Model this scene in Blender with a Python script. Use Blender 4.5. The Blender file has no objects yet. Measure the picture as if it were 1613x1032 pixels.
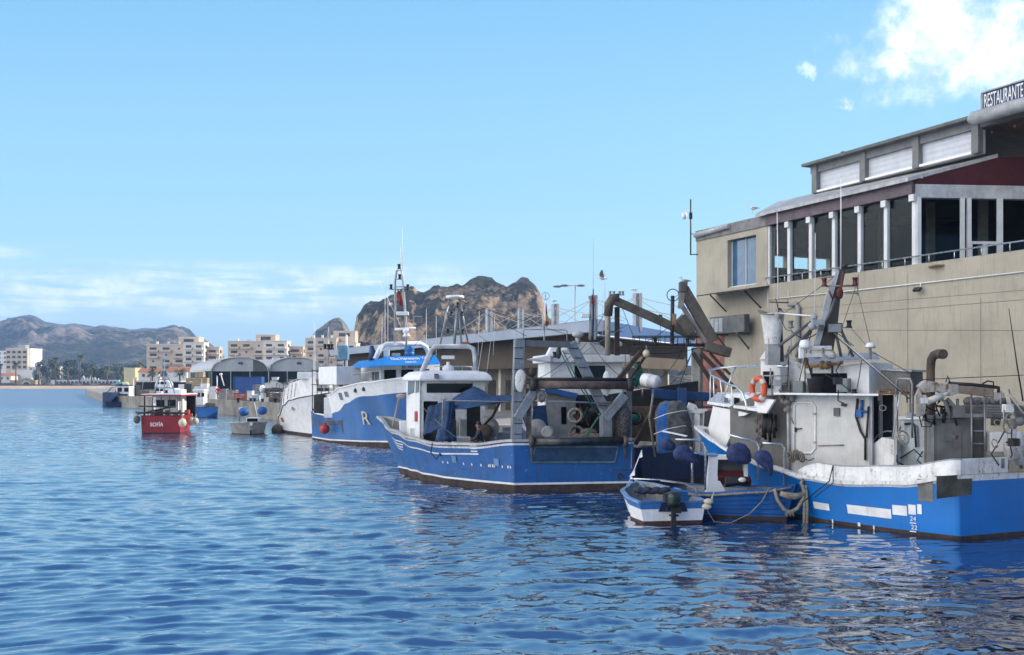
import bpy, bmesh, math, random
import numpy as np
from mathutils import Vector as V, Matrix, noise

R = math.radians
random.seed(7)
C = bpy.context.scene.collection
SC = bpy.context.scene

# ------------------------------------------------------------ camera
F, CX, HY, H = 1568.0, 806.5, 601.0, 3.8          # a 35 mm lens, eye 3.8 m above the water
cam_d = bpy.data.cameras.new('camera')
cam_d.sensor_width = 36.0
cam_d.lens = 36.0 * F / 1613.0
cam_d.shift_y = (HY - 516.0) / 1613.0
cam_d.clip_start = 0.1
cam_d.clip_end = 12000
cam = bpy.data.objects.new('camera', cam_d)
cam.location = (0, 0, H)
cam.rotation_euler = (R(90), 0, 0)
C.objects.link(cam)
SC.camera = cam

# ------------------------------------------------------------ light and sky
SUN_AZ, SUN_EL = 78.0, 27.0
SC.view_settings.view_transform = 'Standard'
SC.view_settings.look = 'None'
SC.view_settings.gamma = 1
SC.view_settings.use_curve_mapping = False
SC.view_settings.exposure = 0.95
sdir = V((math.sin(R(SUN_AZ)) * math.cos(R(SUN_EL)), math.cos(R(SUN_AZ)) * math.cos(R(SUN_EL)), math.sin(R(SUN_EL))))
sun_d = bpy.data.lights.new('sun', 'SUN')
sun_d.energy = 3.6
sun_d.angle = R(0.5)
sun_d.color = (1.0, 0.9, 0.76)
sun = bpy.data.objects.new('sun', sun_d)
sun.location = (60, 20, 60)
sun.rotation_euler = (-sdir).to_track_quat('-Z', 'Y').to_euler()
C.objects.link(sun)

world = bpy.data.worlds.new('World')
SC.world = world
world.use_nodes = True


class NT:
    """small helper round a node tree"""
    def __init__(s, tree):
        s.t = tree; s.n = tree.nodes; s.l = tree.links
    def new(s, ty, **kw):
        nd = s.n.new(ty)
        for k, v in kw.items(): setattr(nd, k, v)
        return nd
    def put(s, sock, val):
        if hasattr(val, 'is_output'): s.l.new(val, sock)
        elif val is not None: sock.default_value = val
    def math(s, op, a, b=None, c=None, clamp=False):
        nd = s.new('ShaderNodeMath', operation=op, use_clamp=clamp)
        for i, q in enumerate((a, b, c)):
            if q is not None: s.put(nd.inputs[i], q)
        return nd.outputs[0]
    def mix(s, f, a, b, mode='MIX'):
        nd = s.new('ShaderNodeMix', data_type='RGBA', blend_type=mode)
        s.put(nd.inputs[0], f); s.put(nd.inputs[6], a); s.put(nd.inputs[7], b)
        return nd.outputs[2]
    def noise(s, vec, scale, detail=3, rough=.55, dist=0.0):
        nd = s.new('ShaderNodeTexNoise')
        if vec is not None: s.l.new(vec, nd.inputs['Vector'])
        nd.inputs['Scale'].default_value = scale; nd.inputs['Detail'].default_value = detail
        nd.inputs['Roughness'].default_value = rough; nd.inputs['Distortion'].default_value = dist
        return nd.outputs[0]
    def smooth(s, x, lo, hi):
        nd = s.new('ShaderNodeMapRange', interpolation_type='SMOOTHSTEP')
        s.put(nd.inputs[0], x); nd.inputs[1].default_value = lo; nd.inputs[2].default_value = hi
        return nd.outputs[0]
    def mapping(s, vec, sc=(1, 1, 1), rot=(0, 0, 0)):
        nd = s.new('ShaderNodeMapping'); s.l.new(vec, nd.inputs[0])
        nd.inputs['Scale'].default_value = sc; nd.inputs['Rotation'].default_value = rot
        return nd.outputs[0]


def make_sky():
    w = NT(world.node_tree)
    w.n.clear()
    sky = w.new('ShaderNodeTexSky', sky_type='NISHITA')
    sky.sun_disc = False
    sky.sun_elevation = R(SUN_EL); sky.sun_rotation = R(SUN_AZ)
    sky.altitude = 0; sky.air_density = 1.0; sky.dust_density = 0.35; sky.ozone_density = 2.2
    tc = w.new('ShaderNodeTexCoord')
    sep = w.new('ShaderNodeSeparateXYZ'); w.l.new(tc.outputs['Generated'], sep.inputs[0])
    yy = w.math('MAXIMUM', sep.outputs[1], .05)
    u = w.math('DIVIDE', sep.outputs[0], yy); v = w.math('DIVIDE', sep.outputs[2], yy)
    d = tc.outputs['Generated']
    n1 = w.noise(d, 9, 6, .62, .3)
    n2 = w.noise(d, 34, 5, .6)
    nn = w.math('ADD', w.math('MULTIPLY', n1, .72), w.math('MULTIPLY', n2, .38))
    def puff(cu, cv, ru, rv, k, thr=.5, nn=nn, gain=2.6):
        a = w.math('DIVIDE', w.math('SUBTRACT', u, cu), ru); b = w.math('DIVIDE', w.math('SUBTRACT', v, cv), rv)
        r = w.math('SQRT', w.math('ADD', w.math('MULTIPLY', a, a), w.math('MULTIPLY', b, b)))
        x = w.math('ADD', w.math('SUBTRACT', 1.0, r), w.math('MULTIPLY', w.math('SUBTRACT', nn, thr), gain))
        return w.math('MULTIPLY', w.smooth(x, .0, .95), k)
    n3 = w.math('ADD', w.math('MULTIPLY', w.noise(d, 60, 6, .68, .5), .6), w.math('MULTIPLY', n2, .45))
    m = puff(.452, .340, .124, .070, 1.0)
    m = w.math('MAXIMUM', m, puff(.385, .322, .035, .022, .9))
    m = w.math('MAXIMUM', m, puff(.337, .281, .018, .009, .75, .56, n3, 5.5))
    m = w.math('MAXIMUM', m, puff(.297, .314, .016, .014, .4, .60, n3, 6))
    # thin streaks low over the hills on the left
    st = w.noise(w.mapping(d, (4.5, 1, 46)), 2.2, 6, .62, .25)
    band = w.math('MULTIPLY', w.smooth(v, .050, .085), w.smooth(v, .128, .098))
    side = w.smooth(u, .02, -.12)
    s1 = w.math('MULTIPLY', w.math('MULTIPLY', band, side), w.smooth(st, .36, .60))
    m = w.math('MAXIMUM', m, w.math('MULTIPLY', s1, .52))
    streak2 = w.math('MULTIPLY', w.math('MULTIPLY', w.smooth(v, .120, .127), w.smooth(v, .142, .134)), w.smooth(u, -.43, -.52))
    m = w.math('MAXIMUM', m, w.math('MULTIPLY', w.math('MULTIPLY', streak2, w.smooth(st, .35, .6)), .25))
    g1 = w.mix(w.smooth(v, .0, .20), (3.0, 4.4, 4.6, 1), (2.0, 3.8, 4.7, 1))
    g2 = w.mix(w.smooth(v, .10, .50), g1, (1.05, 2.72, 4.5, 1))
    g3 = w.mix(w.smooth(v, .42, 1.3), g2, (0.28, 0.95, 2.6, 1))
    hs = w.new('ShaderNodeMix', data_type='RGBA'); hs.inputs[0].default_value = .8
    w.l.new(sky.outputs[0], hs.inputs[6]); w.l.new(g3, hs.inputs[7])
    clear = hs.outputs[2]
    sh = w.mix(w.smooth(n2, .35, .7), (4.3, 5.0, 5.8, 1), (8.4, 8.2, 8.0, 1))
    col = w.mix(m, clear, sh)
    # unseen cloud glow added left and behind the viewer as fill for shaded walls
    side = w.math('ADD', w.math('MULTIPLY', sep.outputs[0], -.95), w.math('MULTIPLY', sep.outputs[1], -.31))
    fill_glow = w.math('MULTIPLY', w.smooth(side, .28, .70), w.smooth(sep.outputs[2], .0, .10))
    fill_glow = w.math('MULTIPLY', fill_glow, w.smooth(w.noise(d, 2.6, 5, .6, .3), .28, .55))
    col = w.mix(fill_glow, col, (16.0, 15.5, 14.7, 1))
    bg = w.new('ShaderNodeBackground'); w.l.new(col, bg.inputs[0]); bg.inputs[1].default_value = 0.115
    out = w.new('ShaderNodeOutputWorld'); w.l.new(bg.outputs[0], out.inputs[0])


make_sky()


# ------------------------------------------------------------ geometry helpers
def W(px, py, D): return V(((px - CX) / F * D, D, H + (HY - py) / F * D))
def G(px, py, z=0.0): return W(px, py, (H - z) * F / (py - HY))
def ray(px, py): return V(((px - CX) / F, 1.0, (HY - py) / F))


class Plane:
    """an upright plane in the place, through p along the level direction d"""
    def __init__(s, p, d):
        s.p = V((p[0], p[1], 0)); s.d = V((d[0], d[1], 0)).normalized(); s.n = V((s.d.y, -s.d.x, 0))
        if s.n.y > 0: s.n = -s.n          # the side that looks at the quay basin
    def at(s, px, py, off=0.0):
        r = ray(px, py)
        t = ((s.p - V((0, 0, H))).dot(s.n) + off) / r.dot(s.n)
        return V((0, 0, H)) + r * t
    def poly(s, pts, off=0.0): return [s.at(x, y, off) for x, y in pts]


class MB:
    def __init__(s): s.v = []; s.f = []; s.m = []; s.s = []; s.k = 0
    def add(s, vs, fs, smooth=False, k=None):
        n = len(s.v)
        s.v += [tuple(x) for x in vs]; s.f += [tuple(i + n for i in f) for f in fs]
        s.m += [s.k if k is None else k] * len(fs); s.s += [smooth] * len(fs)
        return s
    def box(s, c, size, ax=(1, 0, 0), az=(0, 0, 1)):
        c = V(c); ax = V(ax).normalized(); az = V(az).normalized(); ay = az.cross(ax).normalized(); az = ax.cross(ay)
        hx, hy, hz = size[0] / 2, size[1] / 2, size[2] / 2
        vs = [c + ax * (i * hx) + ay * (j * hy) + az * (k * hz) for k in (-1, 1) for j in (-1, 1) for i in (-1, 1)]
        return s.add(vs, [(0, 2, 3, 1), (4, 5, 7, 6), (0, 1, 5, 4), (2, 6, 7, 3), (0, 4, 6, 2), (1, 3, 7, 5)])
    def beam(s, p, q, w, h=None, up=(0, 0, 1)):
        p, q = V(p), V(q); h = h or w; d = q - p
        if d.length < 1e-6: return s
        ax = d.normalized(); u = V(up)
        if abs(ax.dot(u)) > .98: u = V((1, 0, 0))
        ay = u.cross(ax).normalized(); az = ax.cross(ay)
        vs = [b + ay * (j * w / 2) + az * (k * h / 2) for b in (p, q) for k in (-1, 1) for j in (-1, 1)]
        return s.add(vs, [(0, 1, 3, 2), (4, 6, 7, 5), (0, 4, 5, 1), (2, 3, 7, 6), (0, 2, 6, 4), (1, 5, 7, 3)])
    def tube(s, pts, r, n=8, cap=True):
        pts = [V(p) for p in pts]; rs = r if isinstance(r, (list, tuple)) else [r] * len(pts)
        rings = []; ref = None
        for i, p in enumerate(pts):
            d = (pts[min(i + 1, len(pts) - 1)] - pts[max(i - 1, 0)])
            d = d.normalized() if d.length > 1e-9 else V((0, 0, 1))
            if ref is None:
                ref = V((0, 0, 1)) if abs(d.z) < .9 else V((1, 0, 0))
            a = (ref - d * ref.dot(d)).normalized(); b = d.cross(a); ref = a
            rings.append([p + (a * math.cos(2 * math.pi * j / n) + b * math.sin(2 * math.pi * j / n)) * rs[i] for j in range(n)])
        return s.loft(rings, cap=cap)
    def loft(s, rings, closed=True, cap=True, smooth=True):
        n = len(rings[0]); vs = [p for r in rings for p in r]; fs = []
        for i in range(len(rings) - 1):
            for j in range(n if closed else n - 1):
                a = i * n + j; b = i * n + (j + 1) % n
                fs.append((a, b, b + n, a + n))
        s.add(vs, fs, smooth)
        if cap and closed:
            s.add(rings[0], [tuple(range(n))[::-1]]); s.add(rings[-1], [tuple(range(n))])
        return s
    def lathe(s, c, prof, axis=(0, 0, 1), n=16):
        c = V(c); ax = V(axis).normalized(); t = V((1, 0, 0)) if abs(ax.x) < .8 else V((0, 1, 0))
        a = (t - ax * t.dot(ax)).normalized(); b = ax.cross(a)
        return s.loft([[c + ax * h + (a * math.cos(2 * math.pi * j / n) + b * math.sin(2 * math.pi * j / n)) * max(r, 1e-4) for j in range(n)] for r, h in prof])
    def ball(s, c, r, n=12, m=8, sc=(1, 1, 1)):
        c = V(c)
        return s.loft([[c + V((r * sc[0] * math.sin(math.pi * (i + .02) / (m + .04)) * math.cos(2 * math.pi * j / n),
                               r * sc[1] * math.sin(math.pi * (i + .02) / (m + .04)) * math.sin(2 * math.pi * j / n),
                               -r * sc[2] * math.cos(math.pi * (i + .02) / (m + .04)))) for j in range(n)] for i in range(m + 1)])
    def prism(s, poly, vec):
        n = len(poly); vec = V(vec); vs = [V(p) for p in poly] + [V(p) + vec for p in poly]
        fs = [tuple(range(n))[::-1], tuple(range(n, 2 * n))] + [(i, (i + 1) % n, n + (i + 1) % n, n + i) for i in range(n)]
        return s.add(vs, fs)
    def torus(s, c, rad, r, axis=(0, 0, 1), n=28, m=10, arc=1.0, ph=0.0):
        c = V(c); ax = V(axis).normalized(); t = V((0, 0, 1)) if abs(ax.z) < .8 else V((0, 1, 0))
        a = (t - ax * t.dot(ax)).normalized(); b = ax.cross(a); k = n if arc >= 1 else n + 1
        rings = []
        for i in range(k):
            th = 2 * math.pi * arc * i / n + ph; d = a * math.cos(th) + b * math.sin(th)
            rings.append([c + d * rad + (d * math.cos(2 * math.pi * j / m) + ax * math.sin(2 * math.pi * j / m)) * r for j in range(m)])
        if arc >= 1: rings.append(rings[0])
        return s.loft(rings, cap=arc < 1)
    def sag(s, p, q, sag, r, n=10, m=6):
        p, q = V(p), V(q)
        return s.tube([p.lerp(q, i / n) - V((0, 0, sag * 4 * (i / n) * (1 - i / n))) for i in range(n + 1)], r, m)


def org(o):
    t = V((0, 0, 0))
    while o is not None:
        t += o.location; o = o.parent
    return t


def link(name, mb, mat, parent=None, loc=None, bevel=0.0, label=None, fix=True):
    base = org(parent) if parent is not None else V(loc if loc is not None else (0, 0, 0))
    me = bpy.data.meshes.new(name)
    me.from_pydata([(x - base.x, y - base.y, z - base.z) for x, y, z in mb.v], [], mb.f)
    for m in (mat if isinstance(mat, (list, tuple)) else [mat]): me.materials.append(m)
    me.polygons.foreach_set('material_index', mb.m)
    me.polygons.foreach_set('use_smooth', mb.s)
    if fix:
        bm = bmesh.new(); bm.from_mesh(me); bmesh.ops.remove_doubles(bm, verts=bm.verts, dist=1e-5)
        bmesh.ops.recalc_face_normals(bm, faces=bm.faces); bm.to_mesh(me); bm.free()
    me.update()
    o = bpy.data.objects.new(name, me); C.objects.link(o)
    if parent is not None: o.parent = parent
    else: o.location = base
    if bevel:
        b = o.modifiers.new('bevel', 'BEVEL'); b.width = bevel; b.segments = 2; b.limit_method = 'ANGLE'; b.angle_limit = R(35)
    if label: o['label'] = label
    return o


def tag(o, label=None, cat=None, group=None, kind=None):
    if label: o['label'] = label
    if cat: o['category'] = cat
    if group: o['group'] = group
    if kind: o['kind'] = kind
    return o


def thing(name, label, cat, loc, group=None):
    o = bpy.data.objects.new(name, None); o.empty_display_size = .2; C.objects.link(o); o.location = loc
    return tag(o, label, cat, group)


def solo(name, mb, mat, label, cat, group=None, bevel=0.0):
    vs = np.array(mb.v); c = vs.mean(0)
    return tag(link(name, mb, mat, None, (c[0], c[1], vs[:, 2].min()), bevel), label, cat, group)


def structure(name, mb, mat, **kw):
    o = link(name, mb, mat, **kw); o['kind'] = 'structure'; return o


def dup(o, loc, label=None, group=None, rotz=None, scale=None):
    def cp(a, par):
        c = a.copy(); C.objects.link(c)
        if par is not None: c.parent = par
        for ch in kids.get(a, []): cp(ch, c)
        return c
    kids = {}
    for a in C.objects:
        if a.parent is not None: kids.setdefault(a.parent, []).append(a)
    r = cp(o, None); r.location = loc
    if rotz is not None: r.rotation_euler = (0, 0, rotz)
    if scale is not None: r.scale = (scale,) * 3 if not isinstance(scale, tuple) else scale
    if label: r['label'] = label
    if group: r['group'] = group
    return r


def letters(s, parent, at, xdir, up, size, mat, name='lettering', align='CENTER', wide=1.0, depth=.006, width=None, bold=.0):
    cu = bpy.data.curves.new(name, 'FONT'); cu.body = s; cu.size = size; cu.extrude = depth; cu.align_x = align; cu.align_y = 'CENTER'; cu.offset = bold
    cu.materials.append(mat)
    o = bpy.data.objects.new(name, cu); C.objects.link(o); o.parent = parent
    x = V(xdir).normalized(); y = V(up); y = (y - x * y.dot(x)).normalized(); z = x.cross(y)
    m = Matrix(((x.x * wide, y.x, z.x), (x.y * wide, y.y, z.y), (x.z * wide, y.z, z.z))).to_4x4()
    m.translation = V(at) - org(parent)
    dg = bpy.context.evaluated_depsgraph_get(); dg.update()
    me = bpy.data.meshes.new_from_object(o.evaluated_get(dg))
    bpy.data.objects.remove(o)
    xs = [v.co.x for v in me.vertices]
    if width: m = m @ Matrix.Diagonal((width / ((max(xs) - min(xs)) * wide), 1, 1, 1))
    me.transform(m.to_3x3().to_4x4())
    o = bpy.data.objects.new(name, me); C.objects.link(o); o.parent = parent; o.location = m.translation
    return o


# ------------------------------------------------------------ materials
_M = {}


def M(name, col, rough=.55, metal=0.0, var=.14, scale=2.5, streak=0.0, rust=0.0, dirt=0.0, bump=0.0, bscale=18, spec=.5,
      stain=(.10, .08, .06), corr=None, chips=0.0, chipcol=(.7, .7, .7), rstreak=0.0):
    if name in _M: return _M[name]
    m = bpy.data.materials.new(name); m.use_nodes = True; n = NT(m.node_tree)
    b = n.n['Principled BSDF']
    tc = n.new('ShaderNodeTexCoord').outputs['Object']
    c4 = lambda c: (c[0], c[1], c[2], 1)
    f = n.noise(tc, scale, 4, .6)
    lo = tuple(x * (1 - 1.6 * var) for x in col); hi = tuple(min(1, x * (1 + 1.2 * var)) for x in col)
    out = n.mix(n.smooth(f, .3, .7), c4(lo), c4(hi))
    if dirt:
        out = n.mix(n.math('MULTIPLY', n.smooth(n.noise(tc, scale * 3.1, 6, .7), .5, .72), dirt), out, c4(stain))
    if streak:
        sv = n.mapping(tc, (5, 5, .45))
        out = n.mix(n.math('MULTIPLY', n.smooth(n.noise(sv, 2.2, 5, .65), .48, .75), streak), out, c4(stain))
    if chips:
        out = n.mix(n.math('MULTIPLY', n.smooth(n.noise(n.mapping(tc, (1.6, 1.6, .8)), 4.5, 6, .72), .635, .66), chips), out, c4(chipcol))
    if rstreak:                                # thin rusty runs down a plate
        rs_ = n.smooth(n.noise(n.mapping(tc, (4.2, 4.2, .32)), 2.6, 4, .6), .60, .74)
        rs_ = n.math('MULTIPLY', rs_, n.smooth(n.noise(tc, .9, 3), .42, .62))
        out = n.mix(n.math('MULTIPLY', rs_, rstreak), out, (.16, .075, .035, 1))
        out = n.mix(n.math('MULTIPLY', n.smooth(n.noise(tc, .55, 4, .6), .45, .68), .35), out, c4(tuple(x * .62 + .022 for x in col)))
    if rust:
        rm = n.math('MULTIPLY', n.smooth(n.noise(n.mapping(tc, (2, 2, 1)), 3.0, 8, .72), .60 - .1 * rust, .68), min(1, rust * 1.4))
        out = n.mix(rm, out, n.mix(n.noise(tc, 30, 3), (.075, .026, .010, 1), (.20, .075, .028, 1)))
    n.l.new(out, b.inputs['Base Color'])
    rn = n.math('ADD', n.math('MULTIPLY', n.math('SUBTRACT', n.noise(tc, scale * 2.3, 4), .5), .35), rough, clamp=True)
    n.l.new(rn, b.inputs['Roughness'])
    b.inputs['Metallic'].default_value = metal
    b.inputs['Specular IOR Level'].default_value = spec
    h = None
    if bump: h = n.noise(tc, bscale, 5, .65)
    if corr:                                   # corrugated or boarded surface: (axis vector, pitch, depth)
        wv = n.new('ShaderNodeTexWave', bands_direction='X', wave_profile=corr[3] if len(corr) > 3 else 'SIN')
        n.l.new(n.mapping(tc, (1, 1, 1), corr[0]), wv.inputs[0]); wv.inputs['Scale'].default_value = .314 / corr[1]
        h = wv.outputs['Fac']; bump = corr[2]
    if h is not None:
        bp = n.new('ShaderNodeBump'); bp.inputs['Strength'].default_value = min(1, bump); bp.inputs['Distance'].default_value = .03
        n.l.new(h, bp.inputs['Height']); n.l.new(bp.outputs[0], b.inputs['Normal'])
    _M[name] = m
    return m


def glass(name, col=(.02, .03, .035), rough=.04, spec=.8):
    if name in _M: return _M[name]
    m = M(name, col, rough, 0, .1, 1.0, spec=spec)
    return m


WHITE = M('white_paint', (.78, .785, .785), .42, var=.06, streak=.20, rust=.10, stain=(.36, .33, .29))
WHITEW = M('worn_white_paint', (.72, .72, .71), .55, var=.10, streak=.45, rust=.50, dirt=.3, stain=(.30, .27, .24), bump=.1)
CLEANW = M('clean_white', (.78, .78, .77), .35, var=.04)
GREYP = M('grey_paint', (.33, .34, .35), .55, var=.12, streak=.35, rust=.25)
STEEL = M('galvanised_steel', (.31, .32, .33), .42, .55, var=.14, streak=.3, dirt=.25, rust=.12)
INOX = M('stainless_tube', (.62, .63, .64), .28, .85, var=.06)
DARK = M('dark_steel', (.035, .034, .034), .55, .25, var=.3, rust=.35)
RUSTY = M('rusty_steel', (.13, .10, .085), .75, .2, var=.3, rust=.8, bump=.3)
BROWNM = M('brown_machine', (.115, .098, .080), .6, .15, var=.25, streak=.5, rust=.4)
BLACK = M('black_rubber', (.014, .014, .015), .6, var=.3)
GLASSD = glass('dark_glass', (.006, .007, .009), .08, .22)
GLASSB = glass('blue_glass', (.10, .15, .19), .05, .9)
ROPE = M('rope', (.30, .26, .20), .9, var=.25, scale=14, bump=.6, bscale=60)
ROPEG = M('green_rope', (.05, .16, .12), .9, var=.25, scale=14)
ORANGE = M('orange_ring', (.62, .085, .03), .45, var=.12, scale=5)
FENDB = M('navy_cover', (.018, .032, .105), .8, var=.3, scale=6, bump=.3, bscale=9)
TARP = M('blue_tarpaulin', (.014, .052, .135), .75, var=.28, scale=5, bump=.5, bscale=7, streak=.3, stain=(.01, .03, .10))
WOOD = M('old_wood', (.24, .16, .09), .8, var=.3, scale=6, bump=.4)
NET = M('fishing_net', (.16, .14, .10), .95, var=.45, scale=16, bump=1, bscale=30)
SKIN = M('skin', (.30, .16, .11), .6, var=.06)

# ------------------------------------------------------------ water
def make_water():
    eps = .0032
    y = [8.0]
    while y[-1] < 150: y.append(y[-1] * (1 + eps))
    while y[-1] < 1000: y.append(y[-1] * 1.05)
    y = np.array(y); u = np.linspace(-.80, .80, 620)
    u = np.concatenate([[-3.0, -1.6], u, [1.6, 3.0]])
    Y, U = np.meshgrid(y, u, indexing='ij'); X = U * Y
    rs = np.random.RandomState(5)
    Z = np.zeros_like(X); sp = Y * eps
    # slow drift of the coordinates keeps the wave trains from looking ruled
    px = X + .55 * np.sin(.23 * X + .31 * Y) + .3 * np.sin(.61 * Y - .37 * X + 1.0)
    py = Y + .55 * np.sin(.27 * X - .19 * Y + 2.0) + .3 * np.sin(.53 * X + .47 * Y)
    gust = .80 + .30 * np.sin(.085 * X + .05 * Y + .8 * np.sin(.06 * Y)) * np.sin(.045 * Y + 1.3 - .03 * X)
    lee = 1 - .35 * np.clip((X - .05 * Y) / 8, 0, 1)      # calmer in the shelter of the boats
    lam = np.exp(np.linspace(math.log(.20), math.log(2.4), 54))
    for i, L in enumerate(lam):
        th = rs.normal(R(96), R(13)) if i % 4 else rs.normal(R(90), R(48)); k = 2 * math.pi / L
        amp = .0074 * min(L, .70) * (1 if L < 1.2 else (1.2 / L) ** .35) * rs.uniform(.55, 1.3)
        fade = np.clip((L / np.maximum(sp, 1e-6) - 2.2) / 2.5, 0, 1)
        s = np.sin(k * (px * math.cos(th) + py * math.sin(th)) + rs.uniform(0, 6.28))
        Z += amp * fade * (s + .3 * (s * s - .5)) * gust * (lee if L < 2 else 1)
    edge = np.ones_like(U); edge[np.abs(U) > .81] = 0
    Z *= edge
    ny, nx = X.shape
    co = np.stack([X, Y, Z], -1).reshape(-1, 3)
    i = np.arange(ny - 1)[:, None] * nx + np.arange(nx - 1)[None, :]
    fc = np.stack([i, i + 1, i + nx + 1, i + nx], -1).reshape(-1, 4)
    # a coarse apron so the water also lies behind and beside the camera
    me = bpy.data.meshes.new('water')
    me.vertices.add(len(co)); me.vertices.foreach_set('co', co.ravel())
    me.loops.add(fc.size); me.loops.foreach_set('vertex_index', fc.ravel())
    me.polygons.add(len(fc)); me.polygons.foreach_set('loop_start', np.arange(0, fc.size, 4)); me.polygons.foreach_set('use_smooth', np.ones(len(fc), bool))
    me.update(calc_edges=True)
    m = bpy.data.materials.new('sea_water'); m.use_nodes = True; n = NT(m.node_tree); b = n.n['Principled BSDF']
    tc = n.new('ShaderNodeTexCoord').outputs['Object']
    big = n.noise(n.mapping(tc, (.012, .02, 1)), 1, 3)
    n.l.new(n.mix(big, (.004, .024, .072, 1), (.006, .034, .095, 1)), b.inputs['Base Color'])
    b.inputs['Roughness'].default_value = .02; b.inputs['IOR'].default_value = 1.7
    sp = n.new('ShaderNodeSeparateXYZ'); n.l.new(tc, sp.inputs[0])
    far = n.smooth(sp.outputs[1], 28.0, 75.0); ruff = n.smooth(n.math('ADD', sp.outputs[1], n.math('MULTIPLY', n.noise(n.mapping(tc, (.02, .03, 1)), 1, 3), 60)), 150.0, 185.0)
    n.l.new(n.math('ADD', .02, n.math('ADD', n.math('MULTIPLY', n.smooth(sp.outputs[1], 60.0, 170.0), .12), n.math('MULTIPLY', ruff, .26))), b.inputs['Roughness'])
    h2 = n.noise(n.mapping(tc, (.5, 1.5, 1)), 1.25, 2, .5, .3); h3 = n.noise(n.mapping(tc, (.8, 2.2, 1)), 3.0, 2, .5)
    hh = n.math('ADD', n.math('MULTIPLY', h2, n.math('ADD', n.math('MULTIPLY', far, .95), n.math('MULTIPLY', ruff, .9))), n.math('MULTIPLY', h3, n.math('ADD', n.math('MULTIPLY', far, .16), .05)))
    bp = n.new('ShaderNodeBump'); bp.inputs['Strength'].default_value = .8; bp.inputs['Distance'].default_value = .16
    n.l.new(hh, bp.inputs['Height']); n.l.new(bp.outputs[0], b.inputs['Normal'])
    gl = n.new('ShaderNodeBsdfGlossy'); gl.inputs[0].default_value = (.93, .97, 1, 1); n.l.new(bp.outputs[0], gl.inputs['Normal'])
    rl = [l for l in n.t.links if l.to_socket == b.inputs['Roughness']][0].from_socket; n.l.new(rl, gl.inputs['Roughness'])
    mx = n.new('ShaderNodeMixShader'); mx.inputs[0].default_value = .36; n.l.new(b.outputs[0], mx.inputs[1]); n.l.new(gl.outputs[0], mx.inputs[2])
    n.l.new(mx.outputs[0], n.n['Material Output'].inputs[0])
    me.materials.append(m)
    o = bpy.data.objects.new('water', me); C.objects.link(o); o['kind'] = 'structure'
    deep = MB(); deep.add([(-4000, -600, -.6), (4000, -600, -.6), (4000, 6.0, -.6), (-4000, 6.0, -.6)], [(0, 1, 2, 3)])
    structure('water', deep, m, fix=False)


make_water()

# ------------------------------------------------------------ land
QZ = 1.5
qd = V((-.418, .908, 0)).normalized(); qn = V((-.908, -.418, 0)).normalized()
CONC = M('quay_concrete', (.25, .235, .205), .85, var=.2, scale=.6, streak=.55, dirt=.4, bump=.35, bscale=6, stain=(.07, .06, .05))
PAVE = M('quay_paving', (.27, .26, .24), .9, var=.18, scale=.3, dirt=.4)
SAND = M('beach_sand', (.46, .34, .22), .95, var=.12, scale=.08)
land = MB()
outline = [(200, -60), (56.4, -60), (7.0, 47.5), (5.3, 51), (-1.9, 52.3), (-23, 97.7), (-34.2, 117), (-60, 150), (-120, 280), (-200, 512), (-215, 540),
           (-1400, 545), (-3000, 3400), (3000, 3400)]
land.prism([V((x, y, -1.5)) for x, y in outline], (0, 0, 1.5 + QZ))
structure('ground', land, [CONC])
cap = MB(); cap.add([(x, y, QZ + .004) for x, y in outline], [tuple(range(len(outline)))])
structure('pavement', cap, PAVE)
bc = MB(); bc.add([(-900, 517, -.25), (-196, 512, -.25), (-205, 541, QZ + .01), (-900, 546, QZ + .01)], [(0, 1, 2, 3)])
structure('beach', bc, SAND)
kerb = MB()
for a, b in (((56.4, -60), (7.0, 47.5)), ((-1.9, 52.3), (-23, 97.7)), ((-23, 97.7), (-34.2, 117)), ((-34.2, 117), (-60, 150))):
    a = V((a[0], a[1], QZ)); b = V((b[0], b[1], QZ)); t = (b - a).normalized(); nn = V((t.y, -t.x, 0))
    kerb.beam(a + nn * .28 + V((0, 0, .09)), b + nn * .28 + V((0, 0, .09)), .5, .16)
structure('kerb', kerb, CONC)


# ------------------------------------------------------------ hills
def hill_mat(name, rock, veg, shade, sc, thr=.5):
    m = bpy.data.materials.new(name); m.use_nodes = True; n = NT(m.node_tree); b = n.n['Principled BSDF']
    tc = n.new('ShaderNodeTexCoord').outputs['Object']; geo = n.new('ShaderNodeNewGeometry')
    sp = n.new('ShaderNodeSeparateXYZ'); n.l.new(geo.outputs['Normal'], sp.inputs[0])
    n1 = n.noise(tc, sc, 7, .66); n2 = n.noise(tc, sc * 9, 5, .7); n3 = n.noise(n.mapping(tc, (1, 1, 2.2)), sc * 3, 6, .7)
    steep = n.smooth(sp.outputs[2], .75, .35)
    f = n.math('ADD', n.math('ADD', n.math('MULTIPLY', n1, .9), n.math('MULTIPLY', n2, .5)), n.math('MULTIPLY', steep, .22))
    vegc = n.mix(n.smooth(n2, .35, .65), (*veg, 1), (*shade, 1))
    rockc = n.mix(n.smooth(n3, .35, .68), tuple(x * .55 for x in rock) + (1,), (*rock, 1))
    n.l.new(n.mix(n.smooth(f, thr + .12, thr + .34), vegc, rockc), b.inputs['Base Color'])
    b.inputs['Roughness'].default_value = .95; b.inputs['Specular IOR Level'].default_value = .1
    bp = n.new('ShaderNodeBump'); bp.inputs['Strength'].default_value = 1; bp.inputs['Distance'].default_value = .16 / sc
    n.l.new(n.math('ADD', n3, n.math('MULTIPLY', n2, .4)), bp.inputs['Height']); n.l.new(bp.outputs[0], b.inputs['Normal'])
    return m


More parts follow.
